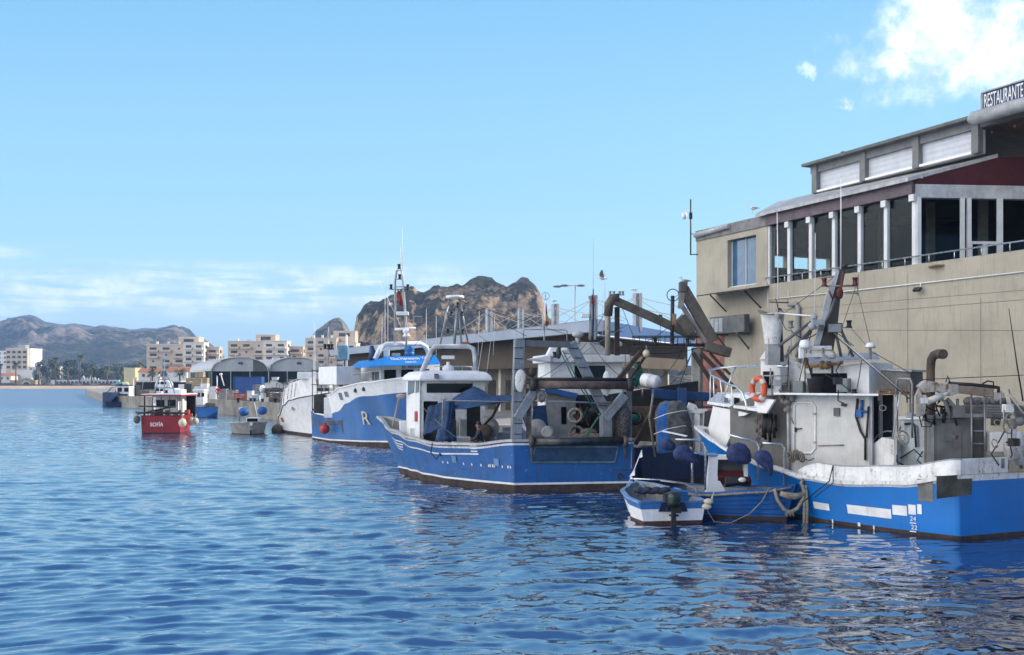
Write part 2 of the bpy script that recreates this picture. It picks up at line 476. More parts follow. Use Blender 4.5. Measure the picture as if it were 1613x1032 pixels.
def ridge(crest, Dc, Dn, mat, nu, nv, amp, seed, wl, jag, power=1.0, cliff=0.0, back=1.35, fan=1.0):
    xs = [c[0] for c in crest]; ys = [c[1] for c in crest]
    pxs = np.linspace(xs[0], xs[-1], nu); pys = np.interp(pxs, xs, ys)
    ph = seed * 13.7
    rows = []
    vv = list(np.linspace(0, 1, nv)) + list(1 + (back - 1) * np.linspace(.12, 1, max(4, nv // 5)))
    for v in vv:
        row = []
        for px, py in zip(pxs, pys):
            X = (px - CX) / F * Dc; Zc = max(3.0, H + (HY - py) / F * Dc)
            D = Dn + (Dc - Dn) * v
            X *= 1 + fan * (D / Dc - 1) if v <= 1 else 1
            p = V((X / wl + ph, D / wl, seed * 3.1))
            rg = noise.ridged_multi_fractal(p, 1.0, 2.1, 6, 1.0, 2.0) - 1.0
            fn = noise.fractal(V((X / wl * 5 + ph, D / wl * 5, 1.7)), .9, 2.1, 4)
            if v <= 1:
                s = v ** power
                if cliff: s = (1 - cliff) * s + cliff * min(1, max(0, (v - .28) / .22))
                z = QZ - .5 + (Zc - QZ) * s + amp * rg * (4 * v * (1 - v)) ** .8 * min(1, Zc / (amp * 3)) + jag * fn * min(1, v * 3) * min(1, Zc / 20)
            else:
                s = (v - 1) / (back - 1); z = QZ - .5 + (Zc - QZ) * (1 - s) ** 1.2 + jag * fn * (1 - s)
            if v < 1: 
                lim = H + (Zc - H) * (D / Dc) * (.985 - .05 * (1 - v))
                z = min(z, lim - .25 * max(0.0, min(z - lim, 60)))
            ox = .10 * wl * noise.noise(V((D / wl * 1.3, X / wl, 9 + seed))) * 4 * v * (1 - v) if v < 1 else 0
            row.append(V((X + ox, D, z)))
        rows.append(row)
    mb = MB(); mb.loft(rows, closed=False, cap=False)
    return structure('hills', mb, mat, fix=False)


MT = hill_mat('mountain_rock', (.40, .335, .28), (.030, .046, .030), (.085, .075, .05), .008, .51)
HM = hill_mat('headland_rock', (.60, .43, .27), (.026, .029, .019), (.075, .063, .042), .035, .58)
ridge([(-420, 560), (-300, 520), (-200, 540), (-100, 530), (-30, 520), (0, 511), (12, 500), (45, 495), (58, 499), (72, 507), (100, 511), (117, 508), (140, 513), (150, 515),
       (163, 511), (180, 515), (205, 519), (222, 517), (245, 517), (262, 513), (274, 510), (284, 515), (296, 528), (312, 534), (330, 548), (352, 575), (400, 592), (470, 597)],
      2500, 1150, MT, 380, 100, 150, 1, 240, 3, .62)
ridge([(420, 599), (440, 582), (465, 560), (488, 538), (497, 520), (515, 508), (527, 500), (535, 499), (542, 505), (549, 516), (553, 524), (557, 540), (600, 575), (680, 596)],
      1000, 760, MT, 130, 40, 10, 2, 120, 2.5, .7)
ridge([(548, 598), (554, 540), (560, 508), (562, 496), (572, 484), (600, 472), (617, 462), (638, 449), (648, 447), (655, 456), (668, 457), (690, 449), (710, 449), (726, 448), (737, 438),
       (752, 433), (770, 436), (783, 441), (798, 448), (806, 444), (820, 439), (832, 439), (844, 447), (852, 462), (857, 480), (864, 500), (885, 512), (960, 540), (1080, 575), (1300, 598)],
      640, 470, HM, 360, 100, 14, 3, 55, 2.8, .75, .25)

# ------------------------------------------------------------ the restaurant over the quay
STUCCO = M('sand_stucco', (.40, .365, .295), .9, var=.08, scale=.45, streak=.38, dirt=.20, bump=.25, bscale=14, stain=(.21, .18, .14))
COPING = M('grey_coping', (.20, .20, .20), .8, var=.15, streak=.4)
PURPLE = M('purple_boards', (.115, .085, .10), .6, var=.15, corr=((0, 0, 0), .25, .5))
CLAD = M('white_cladding', (.52, .55, .60), .45, var=.05, corr=((0, R(90), 0), .22, .6))
GFRAME = M('grey_frame', (.16, .165, .17), .6, var=.1, streak=.3)
MULL = M('white_mullion', (.66, .67, .68), .4, var=.05, streak=.15)
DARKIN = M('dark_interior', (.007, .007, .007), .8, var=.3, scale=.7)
REDWALL = M('dark_red_wall', (.065, .008, .012), .7, var=.12)
WOODSOF = M('wood_soffit', (.085, .036, .018), .7, var=.3, corr=((0, 0, R(40)), .3, .6))
BRICK = M('red_render', (.26, .115, .095), .9, var=.2, dirt=.4, stain=(.12, .08, .07), streak=.3)


def window_glass(name, tint, refl=.10):
    m = bpy.data.materials.new(name); m.use_nodes = True; n = NT(m.node_tree); n.n.clear()
    tr = n.new('ShaderNodeBsdfTransparent'); tr.inputs[0].default_value = (*tint, 1)
    gl = n.new('ShaderNodeBsdfGlossy'); gl.inputs['Roughness'].default_value = .02; gl.inputs[0].default_value = (.9, .95, 1, 1)
    fr = n.new('ShaderNodeFresnel'); fr.inputs[0].default_value = 1.22
    mx = n.new('ShaderNodeMixShader'); n.l.new(n.math('ADD', n.math('MULTIPLY', fr.outputs[0], .12), refl, clamp=True), mx.inputs[0])
    n.l.new(tr.outputs[0], mx.inputs[1]); n.l.new(gl.outputs[0], mx.inputs[2])
    out = n.new('ShaderNodeOutputMaterial'); n.l.new(mx.outputs[0], out.inputs[0]); return m


PANE = window_glass('window_pane', (.86, .91, .91), .01)
RW = Plane((16.5, 32.1), qd)                       # the long wall along the quay
FACE = V((1, .085, 0)).normalized()                # the glass front that faces the basin


def restaurant():
    L = RW.at(1097, 500); L.z = 0
    t = thing('restaurant_building', 'long beige restaurant building on the quay with glazed upper floor and dark red gable', 'building', (L.x, L.y, QZ))
    inn = -RW.n                                    # into the house
    far = RW.p - qd * 30
    def at(px, z): # a point of the wall plane at this column and height
        q = RW.at(px, 500); return V((q.x, q.y, z))
    zt = lambda px, py: RW.at(px, py).z
    z_sill = zt(1438, 419); z_cop = zt(1150, 352); z_head = zt(1438, 306); z_fas = zt(1438, 285)
    a0, a1, a2 = at(1097, 0), at(1209, 0), at(1440, 0)
    far.z = 0
    up = lambda p, z: V((p.x, p.y, z))
    # wall: below the sill all along, and the solid pier round the corner window
    w = MB()
    w.prism([up(a1, QZ), up(far, QZ), up(far, z_sill), up(a1, z_sill)], inn * .4)
    b0, b1 = at(1146, 0), at(1191, 0); zb, zh = zt(1150, 453), zt(1150, 378)
    w.prism([up(a0, QZ), up(a1 - qd * .0, QZ), up(a1, zb), up(a0, zb)], inn * .4)
    w.prism([up(a0, zb), up(b0, zb), up(b0, zh), up(a0, zh)], inn * .4)
    w.prism([up(b1, zb), up(a1, zb), up(a1, zh), up(b1, zh)], inn * .4)
    w.prism([up(a0, zh), up(a1, zh), up(a1, z_cop - .5), up(a0, z_cop - .5)], inn * .4)
    EP = Plane(a0 + inn * .4, inn)
    ops = [(1212.5, 1233), (1244, 1272), (1278, 1301)]
    za, zb2 = EP.at(1258, 425).z, EP.at(1258, 406).z
    e0, e1 = a0 + inn * .4, a0 + inn * 14
    it = MB()
    def endw(p, q, z0, z1):
        w.prism([up(p, z0), up(q, z0), up(q, z1), up(p, z1)], -qd * .3); e_ = -qd * .302; it.prism([up(p, z0) + e_, up(q, z0) + e_, up(q, z1) + e_, up(p, z1) + e_], -qd * .04)
    endw(e0, e1, QZ, za); endw(e0, e1, zb2, z_cop - .5)
    last = e0
    for x0, x1 in ops:
        p, q = EP.at(x0, 500), EP.at(x1, 500); endw(last, p, za, zb2); last = q
    endw(last, e1, za, zb2)
    link('wall', w, STUCCO, t)
    s = MB()                                       # thin joints in the render, real grooves stood proud as dark beads
    for pts in ([(1222, 489), (1613, 457)], [(1262, 500), (1613, 472)], [(1430, 430), (1430, 700)], [(1545, 470), (1545, 720)], [(1300, 520), (1613, 520.5)]):
        s.beam(RW.at(*pts[0], .002), RW.at(*pts[1], .002), .014, .014)
    link('wall_joint', s, M('wall_joint', (.20, .175, .135), .9), t)
    c = MB(); c.prism([up(a0, z_cop - .5) - RW.n * -.06, up(a1, z_cop - .5) + RW.n * .06, up(a1, z_cop) + RW.n * .06, up(a0, z_cop) + RW.n * .06], inn * .6)
    link('coping', c, COPING, t, bevel=.02)
    c = MB(); c.tube([RW.at(1095, 371, .14), RW.at(1148, 356, .14)], .13, 12); link('gutter', c, M('pale_pipe', (.42, .43, .43), .5, streak=.3), t)
    # corner window: a reveal, a pane with the reflected sky put into its blue
    gw = MB(); gw.prism([up(b0, zb) + inn * .28, up(b1, zb) + inn * .28, up(b1, zh) + inn * .28, up(b0, zh) + inn * .28], inn * .03)
    win = link('window', gw, M('sky_tint_glass', (.05, .13, .24), .03, spec=.9, var=.12), t)
    fr = MB()
    for k in (.0, .5, .985): p = up(b0, 0).lerp(up(b1, 0), k); fr.beam(up(p, zb) + inn * .26, up(p, zh) + inn * .26, .05)
    fr.beam(up(b0, zb + .03) + inn * .2, up(b1, zb + .03) + inn * .2, .12, .05)
    link('frame', fr, MULL, win)
    # interior shell seen through the glazing
    dep = 9.0; zf, zc = z_sill - .9, z_fas
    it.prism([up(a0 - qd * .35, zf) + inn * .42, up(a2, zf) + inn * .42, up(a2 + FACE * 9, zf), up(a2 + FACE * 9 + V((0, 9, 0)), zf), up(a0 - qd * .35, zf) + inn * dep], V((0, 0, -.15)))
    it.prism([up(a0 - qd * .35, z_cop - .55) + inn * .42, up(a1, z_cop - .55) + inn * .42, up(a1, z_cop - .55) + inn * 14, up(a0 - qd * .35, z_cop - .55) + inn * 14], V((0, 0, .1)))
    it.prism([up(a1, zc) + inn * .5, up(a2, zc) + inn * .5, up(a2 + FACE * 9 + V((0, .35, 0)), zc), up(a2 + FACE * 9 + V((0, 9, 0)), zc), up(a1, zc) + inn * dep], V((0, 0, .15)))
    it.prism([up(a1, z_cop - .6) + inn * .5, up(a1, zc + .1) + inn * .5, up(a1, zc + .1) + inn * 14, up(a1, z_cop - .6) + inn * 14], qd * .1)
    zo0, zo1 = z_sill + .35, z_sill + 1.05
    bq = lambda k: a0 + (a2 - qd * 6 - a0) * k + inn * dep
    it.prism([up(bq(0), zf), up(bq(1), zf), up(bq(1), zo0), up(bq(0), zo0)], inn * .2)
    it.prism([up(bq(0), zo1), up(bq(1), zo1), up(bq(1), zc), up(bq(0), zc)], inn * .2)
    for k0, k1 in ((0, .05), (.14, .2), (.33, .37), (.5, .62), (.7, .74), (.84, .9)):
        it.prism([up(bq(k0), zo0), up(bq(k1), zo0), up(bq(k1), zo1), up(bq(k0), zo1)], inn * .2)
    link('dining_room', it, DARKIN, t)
    fu = MB()
    for k in range(7):                             # a few pillars and tables in the gloom
        p = a1 + (a2 - a1) * (k / 6.5 + .08) + inn * (1.4 + 1.3 * (k % 3))
        fu.box((p.x, p.y, zf + .74), (.9, .9, .05), qd); fu.beam(up(p, zf), up(p, zf + .72), .08)
    for k in (.3, .62, .93):
        p = a1 + (a2 - a1) * k + inn * 4.2; fu.beam(up(p, zf), up(p, zc), .28)
    link('furniture', fu, M('dim_furniture', (.16, .13, .10), .7), t)
    # posts of the strip glazing
    xs = (1209.5, 1241.5, 1275.5, 1312, 1352.5, 1394, 1438.5)
    for x in xs:
        p = at(x, 0); po = MB(); po.beam(up(p, z_sill) + inn * .1, up(p, z_head + .02) + inn * .1, .15, .17, up=qd)
        if x > 1215: po.box(up(p, z_head - .14) + RW.n * .05, (.24, .12, .24), qd)
        link('window_post', po, MULL, t)
    for i in range(6):
        p, q = at(xs[i], 0), at(xs[i + 1], 0)
        g = MB(); g.prism([up(p, z_sill) + inn * .12, up(q, z_sill) + inn * .12, up(q, z_head) + inn * .12, up(p, z_head) + inn * .12], inn * .012)
        link('window', g, PANE, t)
    sl = MB(); sl.prism([up(a1, z_sill), up(far, z_sill), up(far, z_sill) + inn * .45, up(a1, z_sill) + inn * .45], V((0, 0, .05))); link('sill', sl, STUCCO, t)
    # rail above the sill
    r = MB(); zr = zt(1440, 405)
    r.tube([at(1206, zr) + RW.n * .12, up(far, zr) + RW.n * .12], .028, 8)
    for k in range(24):
        p = at(1206, 0) - qd * (.3 + 1.1 * k); r.tube([up(p, z_sill) + RW.n * .12, up(p, zr) + RW.n * .12], .018, 6)
    link('handrail', r, INOX, t)
    # purple fascia over the strip glazing and the eave above
    f = MB(); f.prism([up(a1, z_head) + RW.n * .12, up(a2, z_head) + RW.n * .12, up(a2, z_fas + .12) + RW.n * .12, up(a1, z_fas + .12) + RW.n * .12], inn * .5); link('fascia', f, PURPLE, t)
    FP = Plane(at(1443, 0), FACE); ver = FP.at(1572, 248)
    SB = -2.2
    u0, u1 = RW.at(1286, 300, SB), RW.at(1546, 300, SB); u0.z = u1.z = 0
    zu0, zu1 = RW.at(1296, 303, SB).z, RW.at(1286, 262, SB).z
    e0 = at(1200, 0) + RW.n * .35; ee = at(1441, 0) + RW.n * .35
    e = MB()
    e.prism([up(e0, z_fas - .06), up(ee, z_fas - .06), ver], V((0, 0, .14))); e.prism([up(e0, z_fas - .06), ver, up(u0 + qd * 2.5, zu0 - .05)], V((0, 0, .14)))
    link('lean_to_roof', e, M('pale_eave', (.42, .42, .42), .6, streak=.3), t)
    # clerestory: white boarded panels between grey piers
    cl = MB(); cl.prism([up(u0, zu0), up(u1, zu0), up(u1, zu1), up(u0, zu1)], inn * .2)
    cl.prism([up(u0, zu0) + inn * .2, up(u0, zu1) + inn * .2, up(u0, zu1) + inn * 6, up(u0, zu0) + inn * 6], -qd * .2); link('clerestory', cl, CLAD, t)
    for k in (.012, .345, .67, .988):
        p = u0.lerp(u1, k) + RW.n * .1; pi = MB(); pi.beam(up(p, zu0), up(p, zu1), .26, .3, up=qd); link('pier', pi, GFRAME, t)
    ed = MB(); ed.prism([up(u0, zu1 - .32) + RW.n * .16 + qd * .2, up(u1 - qd * 25, zu1 - .32) + RW.n * .16, up(u1 - qd * 25, zu1) + RW.n * .16, up(u0, zu1) + RW.n * .16 + qd * .2], inn * .3); link('roof_edge', ed, GFRAME, t)
    ro = MB(); ro.prism([up(u0, zu1) + RW.n * .5 + qd * .4, up(u1 - qd * 25, zu1) + RW.n * .5, up(far, zu1 + .3) + inn * 14, up(u0, zu1 + .3) + inn * 14 + qd * .4], V((0, 0, .12))); link('roof', ro, M('dark_roof', (.13, .135, .13), .8, dirt=.4), t)
    # white sills under the clerestory panels
    ws = MB()
    for k0, k1 in ((.03, .33), (.36, .655), (.69, .975)):
        ws.beam(up(u0.lerp(u1, k0), zu0 + .05) + RW.n * .12, up(u0.lerp(u1, k1), zu0 + .05) + RW.n * .12, .2, .09)
    link('panel_sill', ws, CLEANW, t)
    # the glass front that faces us across the terrace
    g0 = at(1443, 0)
    gp = lambda k: g0 + FACE * k
    fz = zf
    wb = MB(); wb.prism([up(gp(0), zt(1443, 311)), up(gp(9), zt(1443, 311)), up(gp(9), zt(1443, 290)), up(gp(0), zt(1443, 290))], V((.0, .3, 0))); link('white_band', wb, M('pale_grey_band', (.50, .51, .53), .5, streak=.2), t)
    rg = MB(); rg.prism([FP.at(1443, 290), FP.at(1660, 294), FP.at(1660, 246), ver, FP.at(1443, 284)], V((0, .3, 0))); link('gable', rg, REDWALL, t)
    so = MB(); so.prism([up(u1, zu1 - .35), up(u1 - qd * 25, zu1 - .35), up(far, zu1 - .3) + inn * 12, up(u1, zu1 - .3) + inn * 12], V((0, 0, .03))); link('soffit', so, WOODSOF, t)
    ter = MB(); ter.prism([up(a2, zf) + inn * .45, up(far, zf) + inn * .45, up(far, zf) + inn * 6, up(a2, zf) + inn * 6], V((0, 0, -.2))); link('terrace', ter, PAVE, t)
    hz = zt(1443, 311)
    for k0, k1, has_door in ((.1, 1.75, 0), (2.0, 3.15, 1), (3.2, 5.2, 0)):
        gl = MB(); gl.prism([up(gp(k0), fz), up(gp(k1), fz), up(gp(k1), hz), up(gp(k0), hz)], V((0, .02, 0)))
        wi = link('window', gl, PANE, t); fr = MB()
        for k in (k0, k1): fr.beam(up(gp(k), fz), up(gp(k), hz), .12, .14, up=(1, 0, 0))
        if has_door:
            fr.beam(up(gp(k0), fz + 1.75), up(gp(k1), fz + 1.75), .1, .1); fr.beam(up(gp((k0 + k1) / 2), fz), up(gp((k0 + k1) / 2), fz + 1.75), .12, .1)
            for k in (k0 + .1, (k0 + k1) / 2 + .1): fr.beam(up(gp(k), fz), up(gp(k), fz + 1.7), .06, .05)
        link('frame', fr, MULL, wi)
    tb = MB()
    for k in range(4):
        p = gp(.5 + .9 * k) - V((0, .9, 0)); tb.box((p.x, p.y, zf + .78), (.6, .6, .05)); tb.beam(up(p, zf), up(p, zf + .75), .06)
    link('terrace_table', tb, WOOD, t)
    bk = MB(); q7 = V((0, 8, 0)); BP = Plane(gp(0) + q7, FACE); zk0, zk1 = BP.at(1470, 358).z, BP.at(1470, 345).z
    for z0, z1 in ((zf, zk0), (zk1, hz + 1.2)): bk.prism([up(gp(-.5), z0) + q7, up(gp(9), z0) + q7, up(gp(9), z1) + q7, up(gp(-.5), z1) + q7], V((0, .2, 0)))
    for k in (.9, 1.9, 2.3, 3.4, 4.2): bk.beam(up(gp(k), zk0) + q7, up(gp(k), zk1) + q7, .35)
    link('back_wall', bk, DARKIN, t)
    # red rendered corner low down
    br = MB(); br.prism([at(1096, QZ) + RW.n * .02, at(1141, QZ) + RW.n * .02, at(1141, zt(1120, 517)) + RW.n * .02, at(1096, zt(1120, 517)) + RW.n * .02], inn * .05); link('red_wall_patch', br, BRICK, t)
    # white service pipe along the wall and the grey downpipe
    sp = MB(); sp.tube([RW.at(1209, 472, .05), RW.at(1425, 449, .05), RW.at(1613, 428, .05)], .022, 6); link('service_pipe', sp, CLEANW, t)
    dp = MB(); dp.tube([RW.at(1243, 480, .12), RW.at(1254, 479, .12), RW.at(1257, 484, .12), RW.at(1257, 640, .12)], .1, 10); link('downpipe', dp, M('grey_pipe', (.26, .27, .28), .55, streak=.3), t)
    return t, at, zt, zu1, far


REST, rat, rzt, REST_TOP, rfar = restaurant()


def sign():
    a, b = RW.at(1547, 177, -2.6), RW.at(1640, 150, -2.6)
    z0 = RW.at(1547, 177, -2.6).z; z1 = RW.at(1547, 147, -2.6).z; b.z = z0; a.z = z0
    t = thing('restaurant_sign', 'dark blue rooftop sign with white capital letters and a white frame above the restaurant', 'sign', a)
    m = MB(); m.prism([a, b, V((b.x, b.y, z1)), V((a.x, a.y, z1))], -RW.n * .12); link('board', m, M('sign_blue', (.018, .045, .14), .5, var=.08), t)
    e = MB()
    for p, q in ((V((a.x, a.y, z0)), V((a.x, a.y, z1))), (V((a.x, a.y, z1)), V((b.x, b.y, z1))), (V((b.x, b.y, z1)), V((b.x, b.y, z0)))): e.beam(p, q, .14, .05)
    link('frame', e, GREYP, t)
    for k in (.1, .5, .9):
        p = a.lerp(b, k) - RW.n * .2; l = MB(); l.beam(p - V((0, 0, .8)), p + V((0, 0, .4)), .06); link('support', l, GREYP, t)
    d = (b - a).normalized(); wid = (RW.at(1612, 160, -2.6) - RW.at(1549, 160, -2.6)); wid.z = 0
    letters('RESTAURANTE', t, a + d * (.10 + wid.length * .49) + V((0, 0, (z1 - z0) * .50)) + RW.n * .02, d, (0, 0, 1), (z1 - z0) * 1.02, CLEANW, depth=.01, width=wid.length * .97)
    # swollen grey flashing under the sign
    f = MB(); p0, p1 = RW.at(1526, 188, -1.5), RW.at(1660, 160, -1.5); zc = p0.z - .02
    f.tube([V((p0.x, p0.y, zc)), V((p0.x, p0.y, zc)).lerp(V((p1.x, p1.y, zc)), .06), V((p1.x, p1.y, zc))], [.10, .25, .25], 12)
    link('roof_flashing', f, M('grey_flashing', (.36, .37, .38), .6, streak=.4), REST)


sign()

# small fittings on the restaurant
cam_t = thing('surveillance_camera', 'white dome camera on a thin pole bracketed to the left corner of the restaurant', 'camera', RW.at(1088, 402, .3))
m = MB(); m.tube([RW.at(1088, 402, .3), RW.at(1088, 314, .3)], .035, 8); m.tube([RW.at(1088, 401, .3), RW.at(1099, 401, .0)], .025, 6); m.tube([RW.at(1088, 367, .3), RW.at(1098, 373, .0)], .015, 6)
m.box(RW.at(1088, 340, .3), (.14, .14, .3)); link('pole', m, DARK, cam_t)
m = MB(); m.tube([RW.at(1088, 332, .3), RW.at(1079, 332, .3)], .03, 6); m.lathe(RW.at(1078, 338, .3) - V((0, 0, .1)), [(0, -.14), (.1, -.1), (.13, 0), (.14, .12), (.09, .2), (0, .22)]); link('camera_head', m, CLEANW, cam_t)

ac = thing('air_conditioner', 'boxy air conditioner with dark grille on a bracket under the corner window', 'air conditioner', RW.at(1150, 527, .4))
p = RW.at(1126, 527, .35); q = RW.at(1181, 527, .35); zz = RW.at(1140, 499, .35).z - p.z; q.z = p.z
m = MB(); m.prism([p, q, q + V((0, 0, zz)), p + V((0, 0, zz))], -RW.n * .7 + RW.n * 1.0); link('case', m, M('dull_case', (.09, .095, .10), .5, var=.25), ac, bevel=.02)
m = MB()
e = RW.n * .31
for k in range(3):
    s0 = p.lerp(q, .02 + .13 * k) + e * 0 + RW.n * .305; s1 = p.lerp(q, .13 + .13 * k) + RW.n * .305
    m.prism([s0 + V((0, 0, .08)), s1 + V((0, 0, .08)), s1 + V((0, 0, zz - .08)), s0 + V((0, 0, zz - .08))], RW.n * .012)
link('grille', m, M('pale_louvre', (.36, .40, .44), .4, corr=((0, R(90), 0), .06, .6)), ac)
m = MB()
for k in (.2, .8):
    m = MB(); b = p.lerp(q, k) + RW.n * .3; m.beam(b - V((0, 0, .04)), b - RW.n * .7 - V((0, 0, .04)), .07); m.beam(b - V((0, 0, .06)), b - RW.n * .68 - V((0, 0, .75)), .06); link('bracket', m, RUSTY, ac)

aw = thing('metal_awning', 'thin dark sheet metal awning on struts below the corner window of the restaurant', 'awning', RW.at(1160, 460, .5))
p, q = RW.at(1128, 461), RW.at(1212, 453); q.z = p.z = RW.at(1170, 457).z
m = MB(); m.prism([p, q, q + RW.n * 1.1 - V((0, 0, .18)), p + RW.n * 1.1 - V((0, 0, .18))], V((0, 0, .05))); link('sheet', m, DARK, aw)
m = MB()
for k in (.2, .85): m = MB(); b = p.lerp(q, k); m.beam(b + RW.n * .9 - V((0, 0, .16)), b - V((0, 0, .9)), .05); link('strut', m, DARK, aw)

fl = thing('wall_floodlight', 'small dark floodlight clamped to the white pipe on the beige restaurant wall', 'floodlight', RW.at(1446, 455, .2))
m = MB(); m.box(RW.at(1445, 456, .22), (.32, .16, .10), qd, (RW.n + V((0, 0, 1))).normalized()); link('lamp_head', m, DARK, fl, bevel=.01)
m = MB(); m.tube([RW.at(1450, 446, .05), RW.at(1450, 452, .12), RW.at(1446, 454, .2)], .025, 6); link('arm', m, CLEANW, fl)

# ------------------------------------------------------------ the fish market canopy
def market():
    CF = Plane((4.96, 58.2), qd)
    a = CF.at(941, 503); zt_, zb_ = a.z, CF.at(820, 533).z
    b = CF.at(520, 550); b = V((b.x, b.y, 0)); a = V((a.x, a.y, 0)); c = V((16.3, 83.5, 0))
    t = thing('fish_market_hall', 'long market hall on the quay with pale blue fascia and deep blue end', 'building', (a.x, a.y, QZ))
    up = lambda p, z: V((p.x, p.y, z)); inn = -CF.n
    m = MB(); m.prism([up(a, zb_), up(b, zb_), up(b, zt_), up(a, zt_)], inn * .4); link('fascia', m, M('pale_blue_fascia', (.28, .335, .42), .6, var=.06, scale=.4, streak=.2, corr=((0, R(90), 0), 1.05, .15)), t)
    e = V((c.x - a.x, c.y - a.y, 0)).normalized(); en = V((e.y, -e.x, 0))
    m = MB(); m.prism([up(a, zb_ - .3) + en * .003, up(c, zb_ - .1) + en * .003, up(c, zt_) + en * .003, up(a, zt_) + en * .003], -en * .4); link('end_fascia', m, M('deep_blue_fascia', (.010, .075, .22), .55, var=.1, scale=.5, streak=.2), t)
    m = MB(); m.beam(up(a, zb_ - .22) + en * .03, up(c, zb_ - .05) + en * .03, .03, .06); link('trim_line', m, CLEANW, t)
    m = MB(); m.prism([up(a, zt_ - .05), up(b, zt_ - .05), up(b, zt_ - .05) + inn * 26, up(c, zt_ - .05) + inn * 9, up(c, zt_ - .05)], V((0, 0, .04))); link('roof', m, M('grey_roof', (.28, .30, .33), .7), t)
    BR = M('shaded_brown_beam', (.065, .050, .035), .8, var=.12, scale=.3, streak=.25)  # brown darkened further to deepen the shadow under the market roof
    z2 = 4.75; k1, k2 = V((0, 3.6, 0)), V((0, 10, 0))
    m = MB(); m.prism([up(a + k1, z2), up(b, z2) + inn * 1.6, up(b, zt_ - .1) + inn * 1.6, up(a + k1, zt_ - .1)], inn * .3); link('deep_beam', m, BR, t)
    m = MB(); m.prism([up(a + k1, z2), up(c, z2) - en * 1.6, up(c, zt_ - .1) - en * 1.6, up(a + k1, zt_ - .1)], -en * .3); link('deep_beam', m, BR, t)
    m = MB(); m.prism([up(a, zb_) + inn * .4, up(b, zb_) + inn * .4, up(b, zb_) + inn * 1.7, up(a, zb_) + inn * 1.7], V((0, 0, .05))); link('soffit', m, BR, t)
    m = MB(); w0, w1 = a + k2, b + inn * 4.2; w1 = w0 + qd * 46
    m.prism([up(w0, QZ), up(w1, QZ), up(w1, zb_), up(w0, zb_)], inn * .3)
    m.prism([up(w0, QZ), up(w0 + e * 20, QZ), up(w0 + e * 20, zb_), up(w0, zb_)], -en * .3); link('wall', m, M('canopy_shade_wall', (.27, .255, .23), .8, var=.15, streak=.5), t)  # white wall darkened; the canopy's shade is part of its colour
    for k in range(14):                            # roller doors in the back wall
        p = w0 + qd * (.6 + 2.9 * k) + CF.n * .04; d = MB()
        d.prism([up(p, QZ), up(p + qd * 1.7, QZ), up(p + qd * 1.7, 3.9), up(p, 3.9)], inn * .06); link('door', d, DARK if k % 3 else M('grey_door', (.16, .15, .13), .6, streak=.4), t)
    for k in range(13):
        p = a + inn * 2.5 + qd * (5.6 + 3.4 * k); d = MB(); d.beam(up(p, QZ), up(p, zb_), .42, .42, up=qd); link('column', d, M('stained_column', (.46, .43, .38), .8, streak=.6, rust=.3), t)
    for k in range(4):
        p = a.lerp(c, .26 + .2 * k) - en * 2.4; d = MB(); d.beam(up(p, QZ), up(p, zb_), .4, .4, up=e); link('column', d, M('stained_column', (.4, .37, .32)), t)
    # roof masts with stay cables
    PYL = M('pale_mast', (.36, .38, .40), .6, streak=.3)
    tops = []
    for px, py, wpx in ((768, 486, 9), (818, 487, 8), (872, 479, 9), (932, 466, 10), (1001, 462, 11)):
        if px < 940: q = CF.at(px, 500, -3.0)
        else: q = W(px, 500, 66)
        z = H + (HY - py) / F * q.y; wd = wpx * q.y / F
        d = MB(); d.beam(up(q, zt_ - .3), up(q, z), wd * .42, wd * .9, up=qd); d.beam(up(q, zt_ - .3) + V((wd * .55, 0, 0)), up(q, z) + V((wd * .55, 0, 0)), wd * .42, wd * .9, up=qd)
        link('roof_mast', d, PYL, t); tops.append(up(q, z - .25))
    m = MB()
    for i, p in enumerate(tops):
        for s in (-1, 1):
            for L in (4.5, 9.5):
                q = p + qd * s * L; m.tube([p, V((q.x, q.y, zt_ + .1))], .022, 4)
    link('stay_cable', m, M('pale_cable', (.4, .38, .36), .6), t)
    return t, tops


MARKET, mast_tops = market()

# ------------------------------------------------------------ the town across the bay
APT = M('apartment_render', (.60, .485, .365), .85, var=.05, scale=.15)
APTW = M('apartment_pale', (.72, .645, .54), .8, var=.05, scale=.2)
SHADE = M('shaded_window', (.045, .042, .04), .5, var=.3, scale=.5)
TILE = M('clay_tile', (.36, .13, .065), .85, var=.2, scale=1.2)
PALEWALL = M('pale_wall', (.66, .62, .54), .85, var=.06, scale=.3)
WHITEWALL = M('white_wall', (.74, .73, .70), .8, var=.05, scale=.3)
YELLOW = M('yellow_wall', (.62, .54, .31), .85, var=.05, scale=.3)
STONE = M('ochre_stone', (.42, .32, .19), .9, var=.2, scale=1.0)


def zof(py, D): return H + (HY - py) / F * D
def xof(px, D): return (px - CX) / F * D


